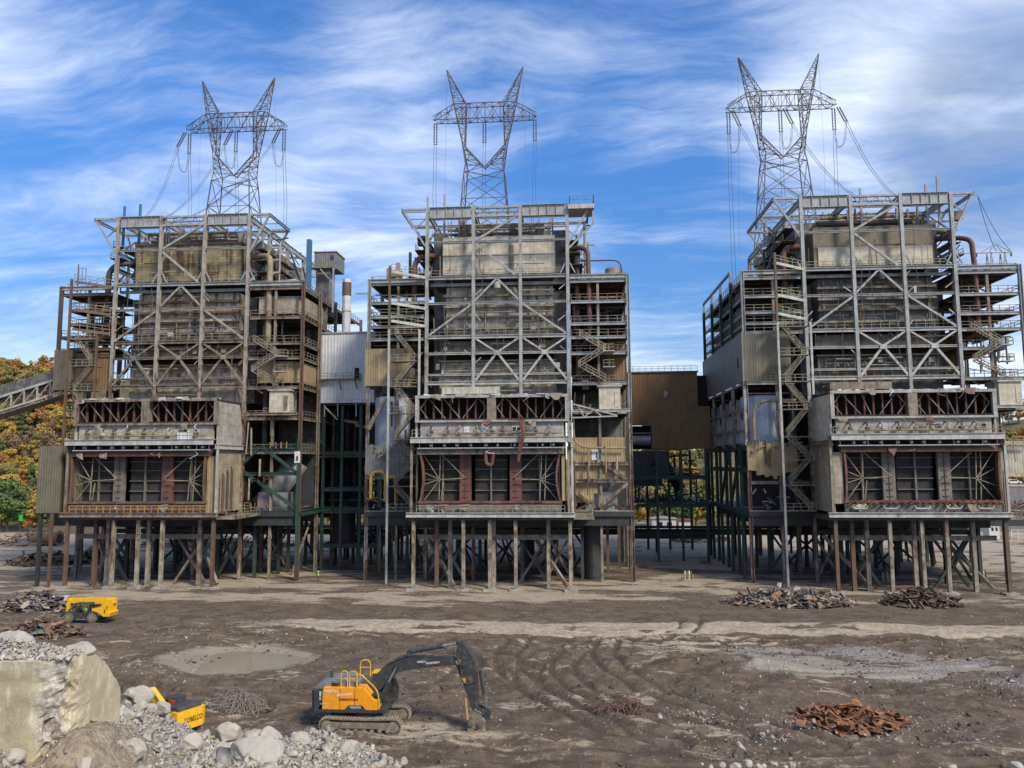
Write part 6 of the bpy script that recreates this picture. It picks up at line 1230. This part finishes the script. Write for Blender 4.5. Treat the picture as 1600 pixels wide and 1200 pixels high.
SIT = dict(hip=(0, 0, .55), waist=(0, 0, .72), chest=(0, -.02, .95), neck=(0, -.03, 1.12), head=(0, -.05, 1.24), crown=(0, -.05, 1.34), hpl=(-.1, -.05, .52), knl=(-.13, -.45, .55), anl=(-.13, -.5, .12), tol=(-.13, -.65, .08), hpr=(.1, -.05, .52), knr=(.13, -.45, .55), anr=(.13, -.5, .12), tor=(.13, -.65, .08), shl=(-.2, -.02, 1.04), ell=(-.26, -.18, .82), wrl=(-.16, -.42, .84), hal=(-.13, -.5, .86), shr=(.2, -.02, 1.04), elr=(.26, -.18, .82), wrr=(.16, -.42, .84), har=(.13, -.5, .86))
def ppl(label, px, py, rz, vest, hat, J, **k): p = onZ(px, py); return person(label, (p.x, p.y, gz(p.x, p.y)), rz, vest, hat, J, **k)
ppl('worker in an orange jacket and white hard hat by the right boiler house legs', 1357, 917, 2.6, 'vest_orange', 'hat_white', WALK, torso='vest_orange')
ppl('worker in a green vest standing under the right edge of the left boiler house', 497, 909, .4, 'vest_green', 'hat_white', STAND)
ppl('worker in dark clothes by the front left leg of the left boiler house', 107, 900, 1.2, 'cloth_dark', 'hat_white', WALK)

# ------------------------------------------------------------------ telehandler
tp = onZ(126, 974); T = thing('telehandler', 'yellow telescopic handler with a black cab parked in front of a grey scrap heap', 'telehandler', (tp.x, tp.y+1.1, gz(tp.x, tp.y)+.02))
for x, nm in ((-1.6, 0), (1.5, 1)):
    for y in (-1.05, 1.05):
        w = part('wheel', MB().lathe((x, y, .66), [(.3, -.25), (.6, -.24), (.66, -.16), (.66, .16), (.6, .24), (.3, .25)], 24, 'y'), 'rubber_dusty', T); part('rim', MB().lathe((x, y-.24 if y < 0 else y+.24, .66), [(.05, -.04), (.32, -.05), (.34, .05), (.05, .06)], 18, 'y'), 'pipe_tan', w)
        m = MB()
        for k in range(16): a = 2*pi*k/16; m.rbox((x+.665*cos(a), y, .66+.665*sin(a)), (.06, .44, .1), (0, -a, 0))
        part('tread', m, 'rubber', w)
part('chassis', MB().prism([(-2.5, .55), (2.4, .55), (3.4, .95), (3.5, 1.1), (-2.6, 1.0)], 'y', -.65, .65), 'charcoal_paint', T)
part('engine_body', MB().prism([(1.35, 1.35), (2.2, 1.3), (2.8, .8), (3.6, .8), (3.75, 1.25), (3.45, 1.35), (3.5, 2.8), (3.0, 2.85), (2.4, 2.0), (1.3, 1.75)], 'y', -.95, .95), 'yellow_paint', T); part('side_slot', MB().box(2.95, 3.05, -.97, -.951, 1.2, 1.7).box(3.25, 3.35, -.97, -.951, 1.7, 2.1), 'letter_black', T)
part('mudguard', MB().prism([(.7, 1.0), (.85, 1.35), (1.5, 1.5), (2.2, 1.3), (2.5, .9), (2.35, .9), (2.1, 1.2), (1.5, 1.4), (.95, 1.25), (.8, 1.0)], 'y', -1.25, -.8), 'charcoal_paint', T); part('mudguard', MB().prism([(-2.4, 1.0), (-2.2, 1.35), (-1.6, 1.46), (-1.0, 1.3), (-.8, 1.0), (-.9, 1.0), (-1.1, 1.2), (-1.6, 1.38), (-2.1, 1.25), (-2.3, 1.0)], 'y', -1.25, -.8), 'charcoal_paint', T)
bm = part('boom', MB().prism([(-2.3, 2.25), (3.3, 2.2), (3.75, 2.3), (3.75, 2.85), (3.2, 2.95), (-2.3, 2.9)], 'y', -.05, .5), 'yellow_paint', T); part('boom_tip', MB().prism([(-2.75, 1.1), (-2.4, 1.1), (-2.2, 2.3), (-1.9, 2.5), (-2.3, 2.92), (-2.6, 2.85)], 'y', -.1, .55), 'yellow_paint', bm); part('boom_band', MB().box(-.4, .4, -.07, .52, 2.18, 2.97), 'yellow_paint', bm); part('boom_band', MB().box(1.6, 1.9, -.07, .52, 2.15, 3.0), 'yellow_paint', bm); part('black_stripe', MB().prism([(.9, 1.95), (2.3, 2.05), (2.0, 2.25), (.9, 2.2)], 'y', -.98, -.1), 'letter_black', T)
part('carriage', MB().box(-2.95, -2.75, -.7, .9, .7, 1.6), 'charcoal_paint', T); part('fork', MB().box(-4.0, -2.9, -.5, -.35, .62, .7), 'charcoal_paint', T); part('fork', MB().box(-4.0, -2.9, .55, .7, .62, .7), 'charcoal_paint', T); part('lift_cylinder', MB().tube([(-2.4, -.3, 1.2), (-1.2, -.3, 2.2)], .1, 10), 'charcoal_paint', T)
m = MB()
for x in (-.85, 1.05):
    for y in (-1.1, -.2): m.bar((x, y, .75), (x+(.1 if x < 0 else 0), y, 2.4), .09)
m.box(-.9, 1.15, -1.16, -.14, 2.38, 2.48).box(-.8, 1.05, -1.12, -.15, .45, .85).box(-.8, -.72, -1.1, -.2, .86, 1.3); cbt = part('cab', m, 'charcoal_paint', T); part('seat', MB().box(.2, .75, -.9, -.35, .9, 1.25).box(.7, .82, -.9, -.35, 1.2, 1.9), 'rubber', cbt); part('step', MB().box(-.6, .8, -1.25, -1.1, .42, .5), 'grey_paint', T)
person('machine operator in a bright green vest seated in the yellow handler cab', (tp.x+.42, tp.y+.5, gz(tp.x, tp.y)+.75), -pi/2, 'vest_green', 'hat_white', SIT, torso='vest_green')

# ------------------------------------------------------------------ scrap heaps, wire tangles, plant under the houses
def scrap_mat(name, cols):
    m, N, b, pos = _new(name); g = N.add('ShaderNodeNewGeometry').outputs['Random Per Island']; cr = N.add('ShaderNodeValToRGB'); cr.color_ramp.interpolation = 'CONSTANT'; el = cr.color_ramp.elements; el[0].color = (*cols[0], 1); el[1].position = .999; el[1].color = (*cols[-1], 1)
    for i, c in enumerate(cols[1:-1]): e = el.new((i+1)/(len(cols)-1)); e.color = (*c, 1)
    N.l.new(g, cr.inputs[0]); n = N.noise(pos, 2.5, 7, .7); c = N.mix(N.math('MULTIPLY', N.ramp(n, .42, .65), .7), cr.outputs[0], (.05, .035, .025)); N.l.new(c, b.inputs['Base Color']); b.inputs['Roughness'].default_value = .75
scrap_mat('scrap_rust', [(.20, .075, .03), (.26, .11, .045), (.14, .06, .03), (.30, .15, .07), (.18, .09, .05), (.10, .05, .03)])
scrap_mat('scrap_mixed', [(.20, .17, .14), (.11, .085, .065), (.33, .31, .28), (.17, .085, .05), (.26, .21, .16), (.42, .38, .32), (.12, .11, .12), (.26, .15, .08), (.36, .25, .10)])
scrap_mat('scrap_brown', [(.22, .11, .06), (.16, .09, .055), (.28, .17, .11), (.10, .06, .04), (.12, .17, .15), (.24, .18, .13), (.13, .07, .04)])
scrap_mat('scrap_dark', [(.09, .07, .055), (.14, .09, .065), (.06, .05, .045), (.20, .13, .09), (.12, .085, .06), (.24, .17, .12)])
def pile(name, label, cat, c, rx, ry, h, n, mat, seed, L=(.6, 2.6), core=None):
    rn = random.Random(seed); m = MB(); cx, cy = c
    for k in range(n):
        r = sqrt(rn.random()); a = rn.uniform(0, 2*pi); x = cx+rx*r*cos(a); y = cy+ry*r*sin(a); hh = h*max(0, 1-r)**.75*rn.uniform(.7, 1.1); z = gz(x, y)+max(.08, hh)
        l = rn.uniform(*L); yaw = rn.uniform(0, pi*2); pit = rn.gauss(0, .35)+.45*(1-r)*rn.choice((-1, 1))*rn.random(); d = Vector((cos(yaw)*cos(pit), sin(yaw)*cos(pit), sin(pit)))*l/2; p = Vector((x, y, z))
        t = rn.random()
        if t < .35: m.hbar(p-d, p+d, rn.uniform(.12, .3), rn.uniform(.15, .35), t=.04)
        elif t < .75:    # bent plate in three strips
            w = rn.uniform(.25, .9)*min(1, l/1.4); s = d.cross(Vector((0, 0, 1))).normalized()*w/2; tw = Vector((rn.uniform(-.3, .3), rn.uniform(-.3, .3), rn.uniform(-.1, .45)))*l*.4; pts = [p-d, p-d*.2+tw*.6, p+d*.45+tw*.4, p+d]; V = []
            for i, q in enumerate(pts): ss = Matrix.Rotation(rn.uniform(-.5, .5), 3, d.normalized())@s; V += [q-ss, q+ss, q+ss-Vector((0, 0, .03)), q-ss-Vector((0, 0, .03))]
            F = [(0, 1, 2, 3), (15, 14, 13, 12)]
            for i in range(3): o = i*4; F += [(o, o+4, o+5, o+1), (o+1, o+5, o+6, o+2), (o+2, o+6, o+7, o+3), (o+3, o+7, o+4, o)]
            m.poly(V, F)
        else: m.tube([p-d, p+Vector((rn.uniform(-.2, .2), rn.uniform(-.2, .2), rn.uniform(0, .3)))*l*.4, p+d], rn.uniform(.04, .12), 6)
    if core:
        V = []; F = []; nr, na = 6, 20
        for i in range(nr+1):
            for j in range(na): r = i/nr; a = 2*pi*j/na; x = cx+rx*.95*r*cos(a); y = cy+ry*.95*r*sin(a); V.append((x, y, gz(x, y)-.12+h*.62*(1-r)**.8*rn.uniform(.8, 1.1)))
        for i in range(nr):
            for j in range(na): F.append((i*na+j, (i+1)*na+j, (i+1)*na+(j+1) % na, i*na+(j+1) % na))
        m.poly(V, F)
    o = m.build(name, mat); return tag(o, label, cat, None, 'stuff')
def gp(px, py): p = onZ(px, py); return (p.x, p.y)
pile('scrap_heap', 'low heap of bright rusty steel scrap on pale stones at the lower right', 'scrap heap', gp(1325, 1130), 4.0, 2.7, .95, 230, 'scrap_rust', 1, (.5, 1.7), True)
pile('scrap_heap', 'long mixed heap of beams and torn sheet in front of the right boiler house', 'scrap heap', gp(1235, 943), 9.0, 4.0, 2.3, 380, 'scrap_mixed', 2, (.7, 2.8), True)
pile('scrap_heap', 'small brown conical scrap heap before the legs of the right boiler house', 'scrap heap', gp(1440, 945), 5.4, 3.0, 2.6, 280, 'scrap_dark', 3, (.6, 2.2), True)
pile('scrap_heap', 'grey heap of torn steel sheet behind the yellow telescopic handler', 'scrap heap', gp(58, 952), 5.4, 3.0, 2.6, 210, 'scrap_mixed', 4, (.7, 2.8), True)
pile('scrap_heap', 'rust brown heap of cut steel plates just behind the broken concrete block', 'scrap heap', gp(68, 992), 4.6, 2.4, 1.9, 170, 'scrap_brown', 5, (.8, 2.6), True)
pile('scrap_heap', 'dark scrap heap behind the front left leg of the left boiler house', 'scrap heap', gp(72, 880), 8.5, 5, 2.4, 220, 'scrap_dark', 6, (.8, 3.2), True)
pile('scrap_heap', 'dark scrap heap under the left boiler house', 'scrap heap', gp(150, 878), 7, 5, 2.6, 200, 'scrap_dark', 7, (.8, 3.2), True)
pile('scrap_heap', 'pale scrap heap beside the rusty cylinder at the back left', 'scrap heap', gp(46, 851), 9, 4, 3.4, 130, 'scrap_mixed', 8, (1, 4), True)
pile('scrap_heap', 'far mixed scrap seen through the legs of the left boiler house', 'scrap heap', gp(330, 853), 22, 7, 2.2, 170, 'scrap_rust', 9, (1, 4), True)
pile('scrap_heap', 'pale rubble and scrap far back in the right gap', 'scrap heap', gp(1098, 846), 8, 4, 2.2, 120, 'scrap_mixed', 12, (1, 3), True)
def tangle(label, c, rx, ry, h, n, seed, mat='rebar'):
    rn = random.Random(seed); m = MB()
    for k in range(n):
        a = rn.uniform(0, 6.28); r = rn.random(); x, y = c[0]+rx*r*cos(a), c[1]+ry*r*sin(a); z = gz(x, y)+.1; P = []; yaw = rn.uniform(0, 6.28); L = rn.uniform(1, 3.2); top = h*rn.uniform(.2, 1)*(1-.5*r)
        for i in range(8): t = i/7; P.append((x+cos(yaw)*L*(t-.5)+rn.gauss(0, .1), y+sin(yaw)*L*(t-.5)+rn.gauss(0, .1), z+top*sin(pi*t)**.8+rn.gauss(0, .04)))
        m.tube(bez(P, 2), .028, 5)
    tag(m.build('rebar_tangle', mat), label, 'wire tangle', None, 'stuff')
plain('rebar', (.22, .19, .165), .8); plain('rebar_rust', (.14, .085, .06), .8)
tangle('pale tangle of bent rods between the two excavators', gp(372, 1108), 2.4, 1.5, 1.7, 70, 1); tangle('dark tangle of bent rods on the mud right of the long boomed excavator', gp(972, 1112), 2.3, 1.1, 1.0, 80, 2, 'rebar_rust')
def bottles(px, py, n, label):
    p = onZ(px, py); g = thing('gas_bottle_rack', label, 'gas bottles', (p.x, p.y, gz(p.x, p.y)))
    for k in range(n): b = part('bottle', MB().lathe((-.5+k*.36, .1*(k % 2), .8), [(.14, -.8), (.16, -.75), (.16, .45), (.06, .65), (.05, .8)], 12), ['panel_cream', 'clad_olive', 'white_paint', 'pipe_dark'][k % 4], g)
    part('frame', MB().rail([(-.8, -.25, 0), (.8, -.25, 0)], .9, .8, .05).box(-.85, .85, -.3, .35, 0, .08), 'pipe_yellow', g)
bottles(1075, 906, 4, 'rack of gas bottles alone on the concrete in the right gap'); bottles(1535, 906, 4, 'rack of gas bottles at the right end of the right boiler house'); bottles(1385, 908, 3, 'rack of gas bottles behind the worker in orange'); bottles(1238, 902, 2, 'two gas bottles under the left side of the right boiler house')
def unit(px, py, label, mat, w=2.2, h=1.4, name='compressor', cat='compressor'):
    p = onZ(px, py); g = thing(name, label, cat, (p.x, p.y, gz(p.x, p.y)))
    part('body', MB().prism([(-w/2, .45), (w/2, .45), (w/2, h), (w*.3, h+.25), (-w*.4, h+.25), (-w/2, h)], 'y', -.6, .6), mat, g); part('grille', MB().box(-w*.3, w*.1, -.63, -.605, .7, h-.1), 'letter_black', g)
    for x in (-w*.3, w*.3): part('wheel', MB().lathe((x, -.6, .32), [(.15, -.1), (.32, -.09), (.32, .09), (.15, .1)], 14, 'y'), 'rubber', g)
    part('tow_bar', MB().bar((w/2, 0, .5), (w/2+.8, 0, .35), .1), 'pipe_dark', g)
plain('orange_red', (.45, .08, .02), .5); unit(733, 902, 'orange red compressor among the legs of the middle boiler house', 'orange_red'); unit(1293, 898, 'blue compressor in the shade under the right boiler house', 'paint_blue', 3.0, 2.0); unit(815, 903, 'dark generator under the middle boiler house', 'charcoal_paint', name='generator', cat='generator')
# ------------------------------------------------------------------ rubble bank in the foreground
_ridge = [(-400, 1085), (-60, 1090), (150, 1110), (190, 1108), (215, 1102), (240, 1108), (262, 1128), (295, 1136), (320, 1150), (350, 1166), (430, 1166), (480, 1156), (515, 1148), (550, 1162), (600, 1184), (645, 1212), (700, 1226), (1060, 1224), (1110, 1209), (1160, 1205), (1235, 1208), (1280, 1224), (1480, 1216), (1500, 1216), (1620, 1230), (2200, 1235)]
YR = 22.0
MX0 = onY(99, 1036, 15.0).x
def _onx(px, py): d = ray(px, py); return CAMP+d*(MX0/d.x)
_q = sorted([(p.y, p.z) for p in (_onx(74, 1200), _onx(90, 1168), _onx(106, 1146), _onx(140, 1130), _onx(186, 1132))]); onYX = ([a for a, b in _q], [b for a, b in _q])
_rp = [onY(a, b, YR) for a, b in _ridge]; _rx = np.array([p.x for p in _rp]); _rz = np.array([p.z for p in _rp])
def bank_z(X, Y):
    X = np.asarray(X, float); Y = np.asarray(Y, float)
    xr = X*YR/np.maximum(Y, 8)*0+X+(YR-Y)*0   # ridge runs straight along the bank
    z = np.interp(X*(1+.0*Y), _rx, _rz); front = z+.24*(YR-Y)+.10*np.maximum(0, 16-Y)
    back = z-.74*(Y-YR)
    h = np.where(Y < YR, front, back)+(fbm(X*.9+5, Y*.9, 4)-.5)*.55+(fbm(X*2.7, Y*2.7, 3)-.5)*.22
    q = onYX; mz = np.interp(Y, q[0], q[1]); w = np.exp(-(np.maximum(0, X-MX0-.25)/.6)**2)*sstep(MX0-.6, MX0-.1, X)*sstep(17.9, 16.9, Y)*sstep(12.2, 14.2, Y)
    bank_z.dirt = w
    h = np.where(w > .01, np.maximum(h, h*(1-w)+(mz+(fbm(X*2+2, Y*2, 4)-.5)*.3)*w), h)
    return h
bx = np.arange(-34, 30, .16); by = np.concatenate([np.arange(7, 24, .16), np.arange(24, 42, .5)]); BX, BY = np.meshgrid(bx, by); BZ = bank_z(BX, BY); BD = np.maximum(bank_z.dirt*1.0, ell(BX, BY, -9.2, 15.2, 1.5, 1.9, .6, .3))
def bank_mat():
    m, N, b, pos = _new('bank_soil'); n1 = N.noise(pos, .7, 8, .65); n2 = N.noise(pos, 4, 8, .7); vo = N.add('ShaderNodeTexVoronoi'); N.l.new(pos, vo.inputs['Vector']); vo.inputs['Scale'].default_value = 9
    c = N.mix(N.ramp(n1, .4, .62), (.34, .315, .275), (.19, .155, .115)); c = N.mix(N.math('MULTIPLY', N.ramp(n2, .42, .66), .6), c, (.46, .44, .41)); c = N.mix(N.math('MULTIPLY', N.ramp(vo.outputs['Distance'], .35, .7), .35), c, (.11, .095, .08))
    at = N.add('ShaderNodeAttribute', attribute_name='cover'); sp = N.add('ShaderNodeSeparateColor'); N.l.new(at.outputs[0], sp.inputs[0])
    c = N.mix(N.ramp(N.math('ADD', sp.outputs[0], N.math('MULTIPLY', N.math('SUBTRACT', n2, .5), .9)), .25, .6), c, N.mix(N.ramp(n2, .4, .62), (.30, .245, .175), (.18, .14, .10)))
    N.l.new(c, b.inputs['Base Color']); b.inputs['Roughness'].default_value = .95; bn = N.add('ShaderNodeBump'); bn.inputs['Strength'].default_value = 1; bn.inputs['Distance'].default_value = .07
    N.l.new(N.math('ADD', n2, N.math('MULTIPLY', vo.outputs['Distance'], -.8)), bn.inputs['Height']); N.l.new(bn.outputs[0], b.inputs['Normal']); return m
tag(grid_mesh('rubble_ground', BX, BY, BZ, bank_mat(), (BD, BD*0, BD*0)), kind='structure')
def on_bank(px, py):
    d = ray(px, py); lo = None
    for k in range(900):
        Y = 9+k*.03; p = CAMP+d*(Y/d.y)
        if p.z <= float(bank_z(p.x, p.y)): return p
    return CAMP+d*(YR/d.y)
stone_mat('boulder', [(.44, .40, .33), (.34, .315, .27), (.48, .45, .39), (.39, .35, .28)], .03, 2.2); stone_mat('gravel', [(.42, .385, .32), (.27, .255, .225), (.50, .465, .40), (.36, .315, .245), (.22, .21, .195), (.46, .42, .35)], .015, 6)
def boulder(px, py, wpx, label, flat=.75, seed=0, hpx=None):
    """a broken lump of concrete: hull of scattered points, roughened"""
    p = on_bank(px, py); k = p.y/FPX; r = wpx*k/2; rn = random.Random(seed*7+3); bm = bmesh.new(); bmesh.ops.create_icosphere(bm, subdivisions=4, radius=1); pl = []
    for i in range(11): q = Vector((rn.gauss(0, 1), rn.gauss(0, 1), rn.gauss(0, 1))).normalized(); pl.append((q, rn.uniform(.55, .86)))
    for v in bm.verts:
        c = v.co.copy()
        for q, dd in pl:
            t = c.dot(q)-dd
            if t > 0: c -= q*t
        n = mnoise.noise(c*2.4+Vector((seed, 0, 0)))*.05+mnoise.noise(c*6+Vector((0, seed, 0)))*.035+mnoise.noise(c*15+Vector((0, seed, 3)))*.018
        c += c.normalized()*n; v.co = Vector((c.x*r*1.2, c.y*r*1.05, c.z*r*flat*1.2))
    bmesh.ops.recalc_face_normals(bm, faces=bm.faces); me = bpy.data.meshes.new('boulder'); bm.to_mesh(me); bm.free(); me.materials.append(MATS['boulder'])
    o = bpy.data.objects.new('boulder', me); COL.objects.link(o); o.location = p+Vector((0, r*.3, r*flat*.25)); o.rotation_euler = (0, 0, rn.uniform(0, 6)); return tag(o, label, 'boulder', 'boulders on the rubble bank')
BL = [(206, 1180, 40, 'large square boulder at the bottom edge right of the dirt patch'), (296, 1168, 34, 'upright tan boulder in the middle of the gravel slope'), (356, 1157, 44, 'big rounded boulder alone on the ridge right of the small yellow excavator'), (394, 1156, 30, 'pale boulder on the ridge next to the big rounded one'), (420, 1158, 36, 'wide white boulder on the ridge at mid bank'), (395, 1190, 78, 'very large grey slab boulder half sunk at the bottom of the bank'), (183, 1117, 17, 'small round white boulder against the foot of the concrete block'), (196, 1102, 20, 'pale boulder lowest of the heap beside the block'), (218, 1092, 32, 'big white boulder on top of the heap beside the block'), (214, 1109, 24, 'round grey white boulder in the middle of the heap'), (234, 1112, 24, 'rounded boulder at the right of the heap'), (250, 1111, 28, 'pale boulder just left of the small yellow excavator'), (200, 1119, 20, 'jagged small boulder under the heap'), (204, 1086, 22, 'flat topped white boulder touching the concrete block'), (15, 1188, 34, 'long flat pale stone at the bottom left corner'), (468, 1162, 28, 'lumpy white boulder left of the gravel cone'), (545, 1177, 30, 'cream boulder sunk in the gravel cone'), (341, 1184, 26, 'white slab leaning among the gravel'), (185, 1165, 14, 'narrow pale stone beside the dirt patch'), (128, 1198, 30, 'broad pale stone cut by the bottom edge'), (346, 1172, 20, 'pinkish stone right of the upright tan boulder'), (590, 1184, 12, 'little white stone on the right flank of the gravel cone'), (630, 1191, 14, 'last white stone at the right end of the bank')]
for i, (x, y, w, l) in enumerate(BL): boulder(x, y, w, l, .62 if i in (5, 14, 17) else .8, i+1)
for i, (x, w) in enumerate([(1100, 10), (1112, 12), (1128, 13), (1143, 11), (1153, 12), (1168, 13), (1183, 10), (1196, 13), (1211, 15), (1226, 10), (1236, 12), (1491, 12), (1592, 14)]):
    o = boulder(x+(i*37 % 7)-3, 1195+(i*53 % 8), w*(.6+.13*(i*29 % 7)), 'whitish stone cresting the bottom edge at the lower right', .6+.08*(i % 4), 60+i)
    o['label'] = {10: 'end stone of the white row'}.get(i, '') or ['first', 'second', 'third', 'fourth', 'fifth', 'sixth', 'seventh', 'eighth', 'ninth', 'tenth', 'eleventh', 'lone', 'last'][i]+' white stone from the left along the bottom edge at lower right'; o['group'] = 'white stones along the bottom edge'
R2 = np.random.RandomState(8); n = 60000
gx = np.where(R2.rand(n) < .82, R2.uniform(-17.5, 0, n), R2.uniform(0, 17, n)); gy = np.where(R2.rand(n) < .85, R2.uniform(11.5, 23.5, n), R2.uniform(22, 32, n)); dirt = ell(gx, gy, -9.3, 15.3, 1.5, 1.7, .5, .2); s = np.clip(R2.lognormal(-3.3, .62, len(gx)), .016, .24)*(1-.75*dirt)
tag(stones('gravel', np.stack([gx, gy, bank_z(gx, gy)+s*.2], -1), s, 'gravel', 9, .75), 'pale crushed concrete gravel covering the near bank', 'gravel', kind='stuff')
# ------------------------------------------------------------------ the broken concrete block
BY0 = 15.0; A0 = onY(99, 1036, BY0); X0 = A0.x
def onX(px, py): d = ray(px, py); return CAMP+d*(X0/d.x)
side = [onX(*p) for p in ((99, 1036), (140, 1017), (158, 1028), (172, 1045), (181, 1060), (188, 1074), (188, 1104), (184, 1136))]
side = [(p.y, p.z) for p in side]; zb = onY(72, 1210, BY0).z-.4
out = [(BY0, A0.z)]+side[1:]+[(side[-1][0], zb), (BY0, zb)]
CB = thing('concrete_block', 'huge broken tan concrete block with a crumbled white corner at the left edge', 'concrete block', (X0-2, BY0+1, zb))
bm = bmesh.new(); W = 5.2
ax = [bm.verts.new((0, y-BY0, z-zb)) for y, z in out]; bxv = [bm.verts.new((-W, y-BY0, z-zb)) for y, z in out]; nn = len(out)
bm.faces.new(ax); bm.faces.new(bxv[::-1])
for i in range(nn): j = (i+1) % nn; bm.faces.new((ax[i], bxv[i], bxv[j], ax[j]))
bmesh.ops.triangulate(bm, faces=bm.faces[:])
for _ in range(5):
    e = [e for e in bm.edges if e.calc_length() > .14]
    if e: bmesh.ops.subdivide_edges(bm, edges=e, cuts=1, use_grid_fill=False); bmesh.ops.triangulate(bm, faces=bm.faces[:])
for v in bm.verts:
    c = v.co; edge = math.exp(-((c.x+.0)**2/.12+(c.y)**2/.25)); ch = .16*(mnoise.noise(c*1.7)+.6*mnoise.noise(c*4.5)+.4*mnoise.noise(c*11)); rough = math.exp(-(c.y/.1)**2)*min(1, math.exp(-max(0, -c.x-.3)/.16))
    rag = .35+.25*mnoise.noise(Vector((0, 3, c.z*2)))
    if edge > .04: c.x -= edge*(.22+ch*1.6)*(1.0+.5*sin(c.z*2)); c.y += edge*(.16+ch)
    c.y += rough*(.06+.5*abs(ch)); c += Vector((.012*mnoise.noise(c*3), .02*mnoise.noise(c*4+Vector((9, 0, 0))), .03*mnoise.noise(c*2.5)))
bmesh.ops.recalc_face_normals(bm, faces=bm.faces); me = bpy.data.meshes.new('block_body'); bm.to_mesh(me); bm.free()
def block_mat():
    m, N, b, pos = _new('block_concrete'); n = N.noise(pos, 1.1, 8, .6); st = N.noise(N.scale(pos, (2.2, 2.2, .8)), 2.2, 10, .7); g = N.noise(pos, 7, 8, .75)
    c = N.mix(N.ramp(n, .35, .65), (.47, .41, .28), (.36, .31, .20)); c = N.mix(N.math('MULTIPLY', N.ramp(st, .5, .68), .7), c, (.62, .59, .50)); c = N.mix(N.math('MULTIPLY', N.ramp(g, .58, .72), .7), c, (.24, .20, .14))
    tc = N.add('ShaderNodeTexCoord').outputs['Object']; sp = N.add('ShaderNodeSeparateXYZ'); N.l.new(tc, sp.inputs[0])
    e = N.math('MULTIPLY', N.ramp(N.math('ADD', sp.outputs[0], N.math('MULTIPLY', N.math('SUBTRACT', n, .5), 1.1)), -.62, -.34), N.ramp(N.math('ADD', sp.outputs[1], N.math('MULTIPLY', N.math('SUBTRACT', g, .5), .5)), .42, .22))
    brk = N.mix(N.ramp(g, .38, .62), (.56, .53, .47), (.28, .25, .20)); c = N.mix(e, c, brk)
    N.l.new(c, b.inputs['Base Color']); b.inputs['Roughness'].default_value = .92; bn = N.add('ShaderNodeBump'); bn.inputs['Strength'].default_value = .9; N.l.new(N.math('ADD', .02, N.math('MULTIPLY', e, .05)), bn.inputs['Distance']); N.l.new(g, bn.inputs['Height']); N.l.new(bn.outputs[0], b.inputs['Normal']); return m
me.materials.append(block_mat()); o = bpy.data.objects.new('block_body', me); COL.objects.link(o); o.parent = CB; o.location = (2, -1, 0)
for px, py in ((146, 1016), (166, 1034)): q = onX(px, py)-Vector((X0-2, BY0+1, zb)); part('rebar', MB().tube([q-Vector((.25, 0, .03)), q+Vector((.05, .05, .04)), q+Vector((.16, .1, .0)), q+Vector((.22, .14, -.1))], .012, 5), 'rebar_rust', CB)
top = float(A0.z); R3 = np.random.RandomState(4); n = 5200
tx = X0-R3.uniform(.05, 5, n)**1.0; ty = BY0+R3.uniform(.12, 2.6, n); tyy = np.interp(ty, [p[0] for p in out[:-2]], [p[1] for p in out[:-2]]); mound = .45*np.clip((X0-tx-.0)/2.2, 0, 1)*np.clip(1-np.abs(ty-BY0-1.6)/1.6, 0, 1)
k = (tyy-top > -.5)|(mound > .1); s = np.clip(R3.lognormal(-3.2, .5, n), .02, .11); tz = np.minimum(tyy, top+.35)+mound*R3.uniform(.0, 1, n)+.02
tag(stones('gravel', np.stack([tx, ty, tz], -1)[k], s[k], 'gravel', 10, .8), 'loose gravel heaped on top of the broken concrete block', 'gravel', kind='stuff')
rk = boulder(10, 1000, 52, 'large white crumbling rock on top of the concrete block at the left edge', .7, 91); rk.location = onY(12, 1003, 17.2)+Vector((0, 0, -.1))
sl = boulder(118, 1016, 34, 'pale flat stone lying at the top right corner of the concrete block', .45, 95); sl.location = Vector((X0-.28, BY0+.95, onX(128, 1020).z-.02))
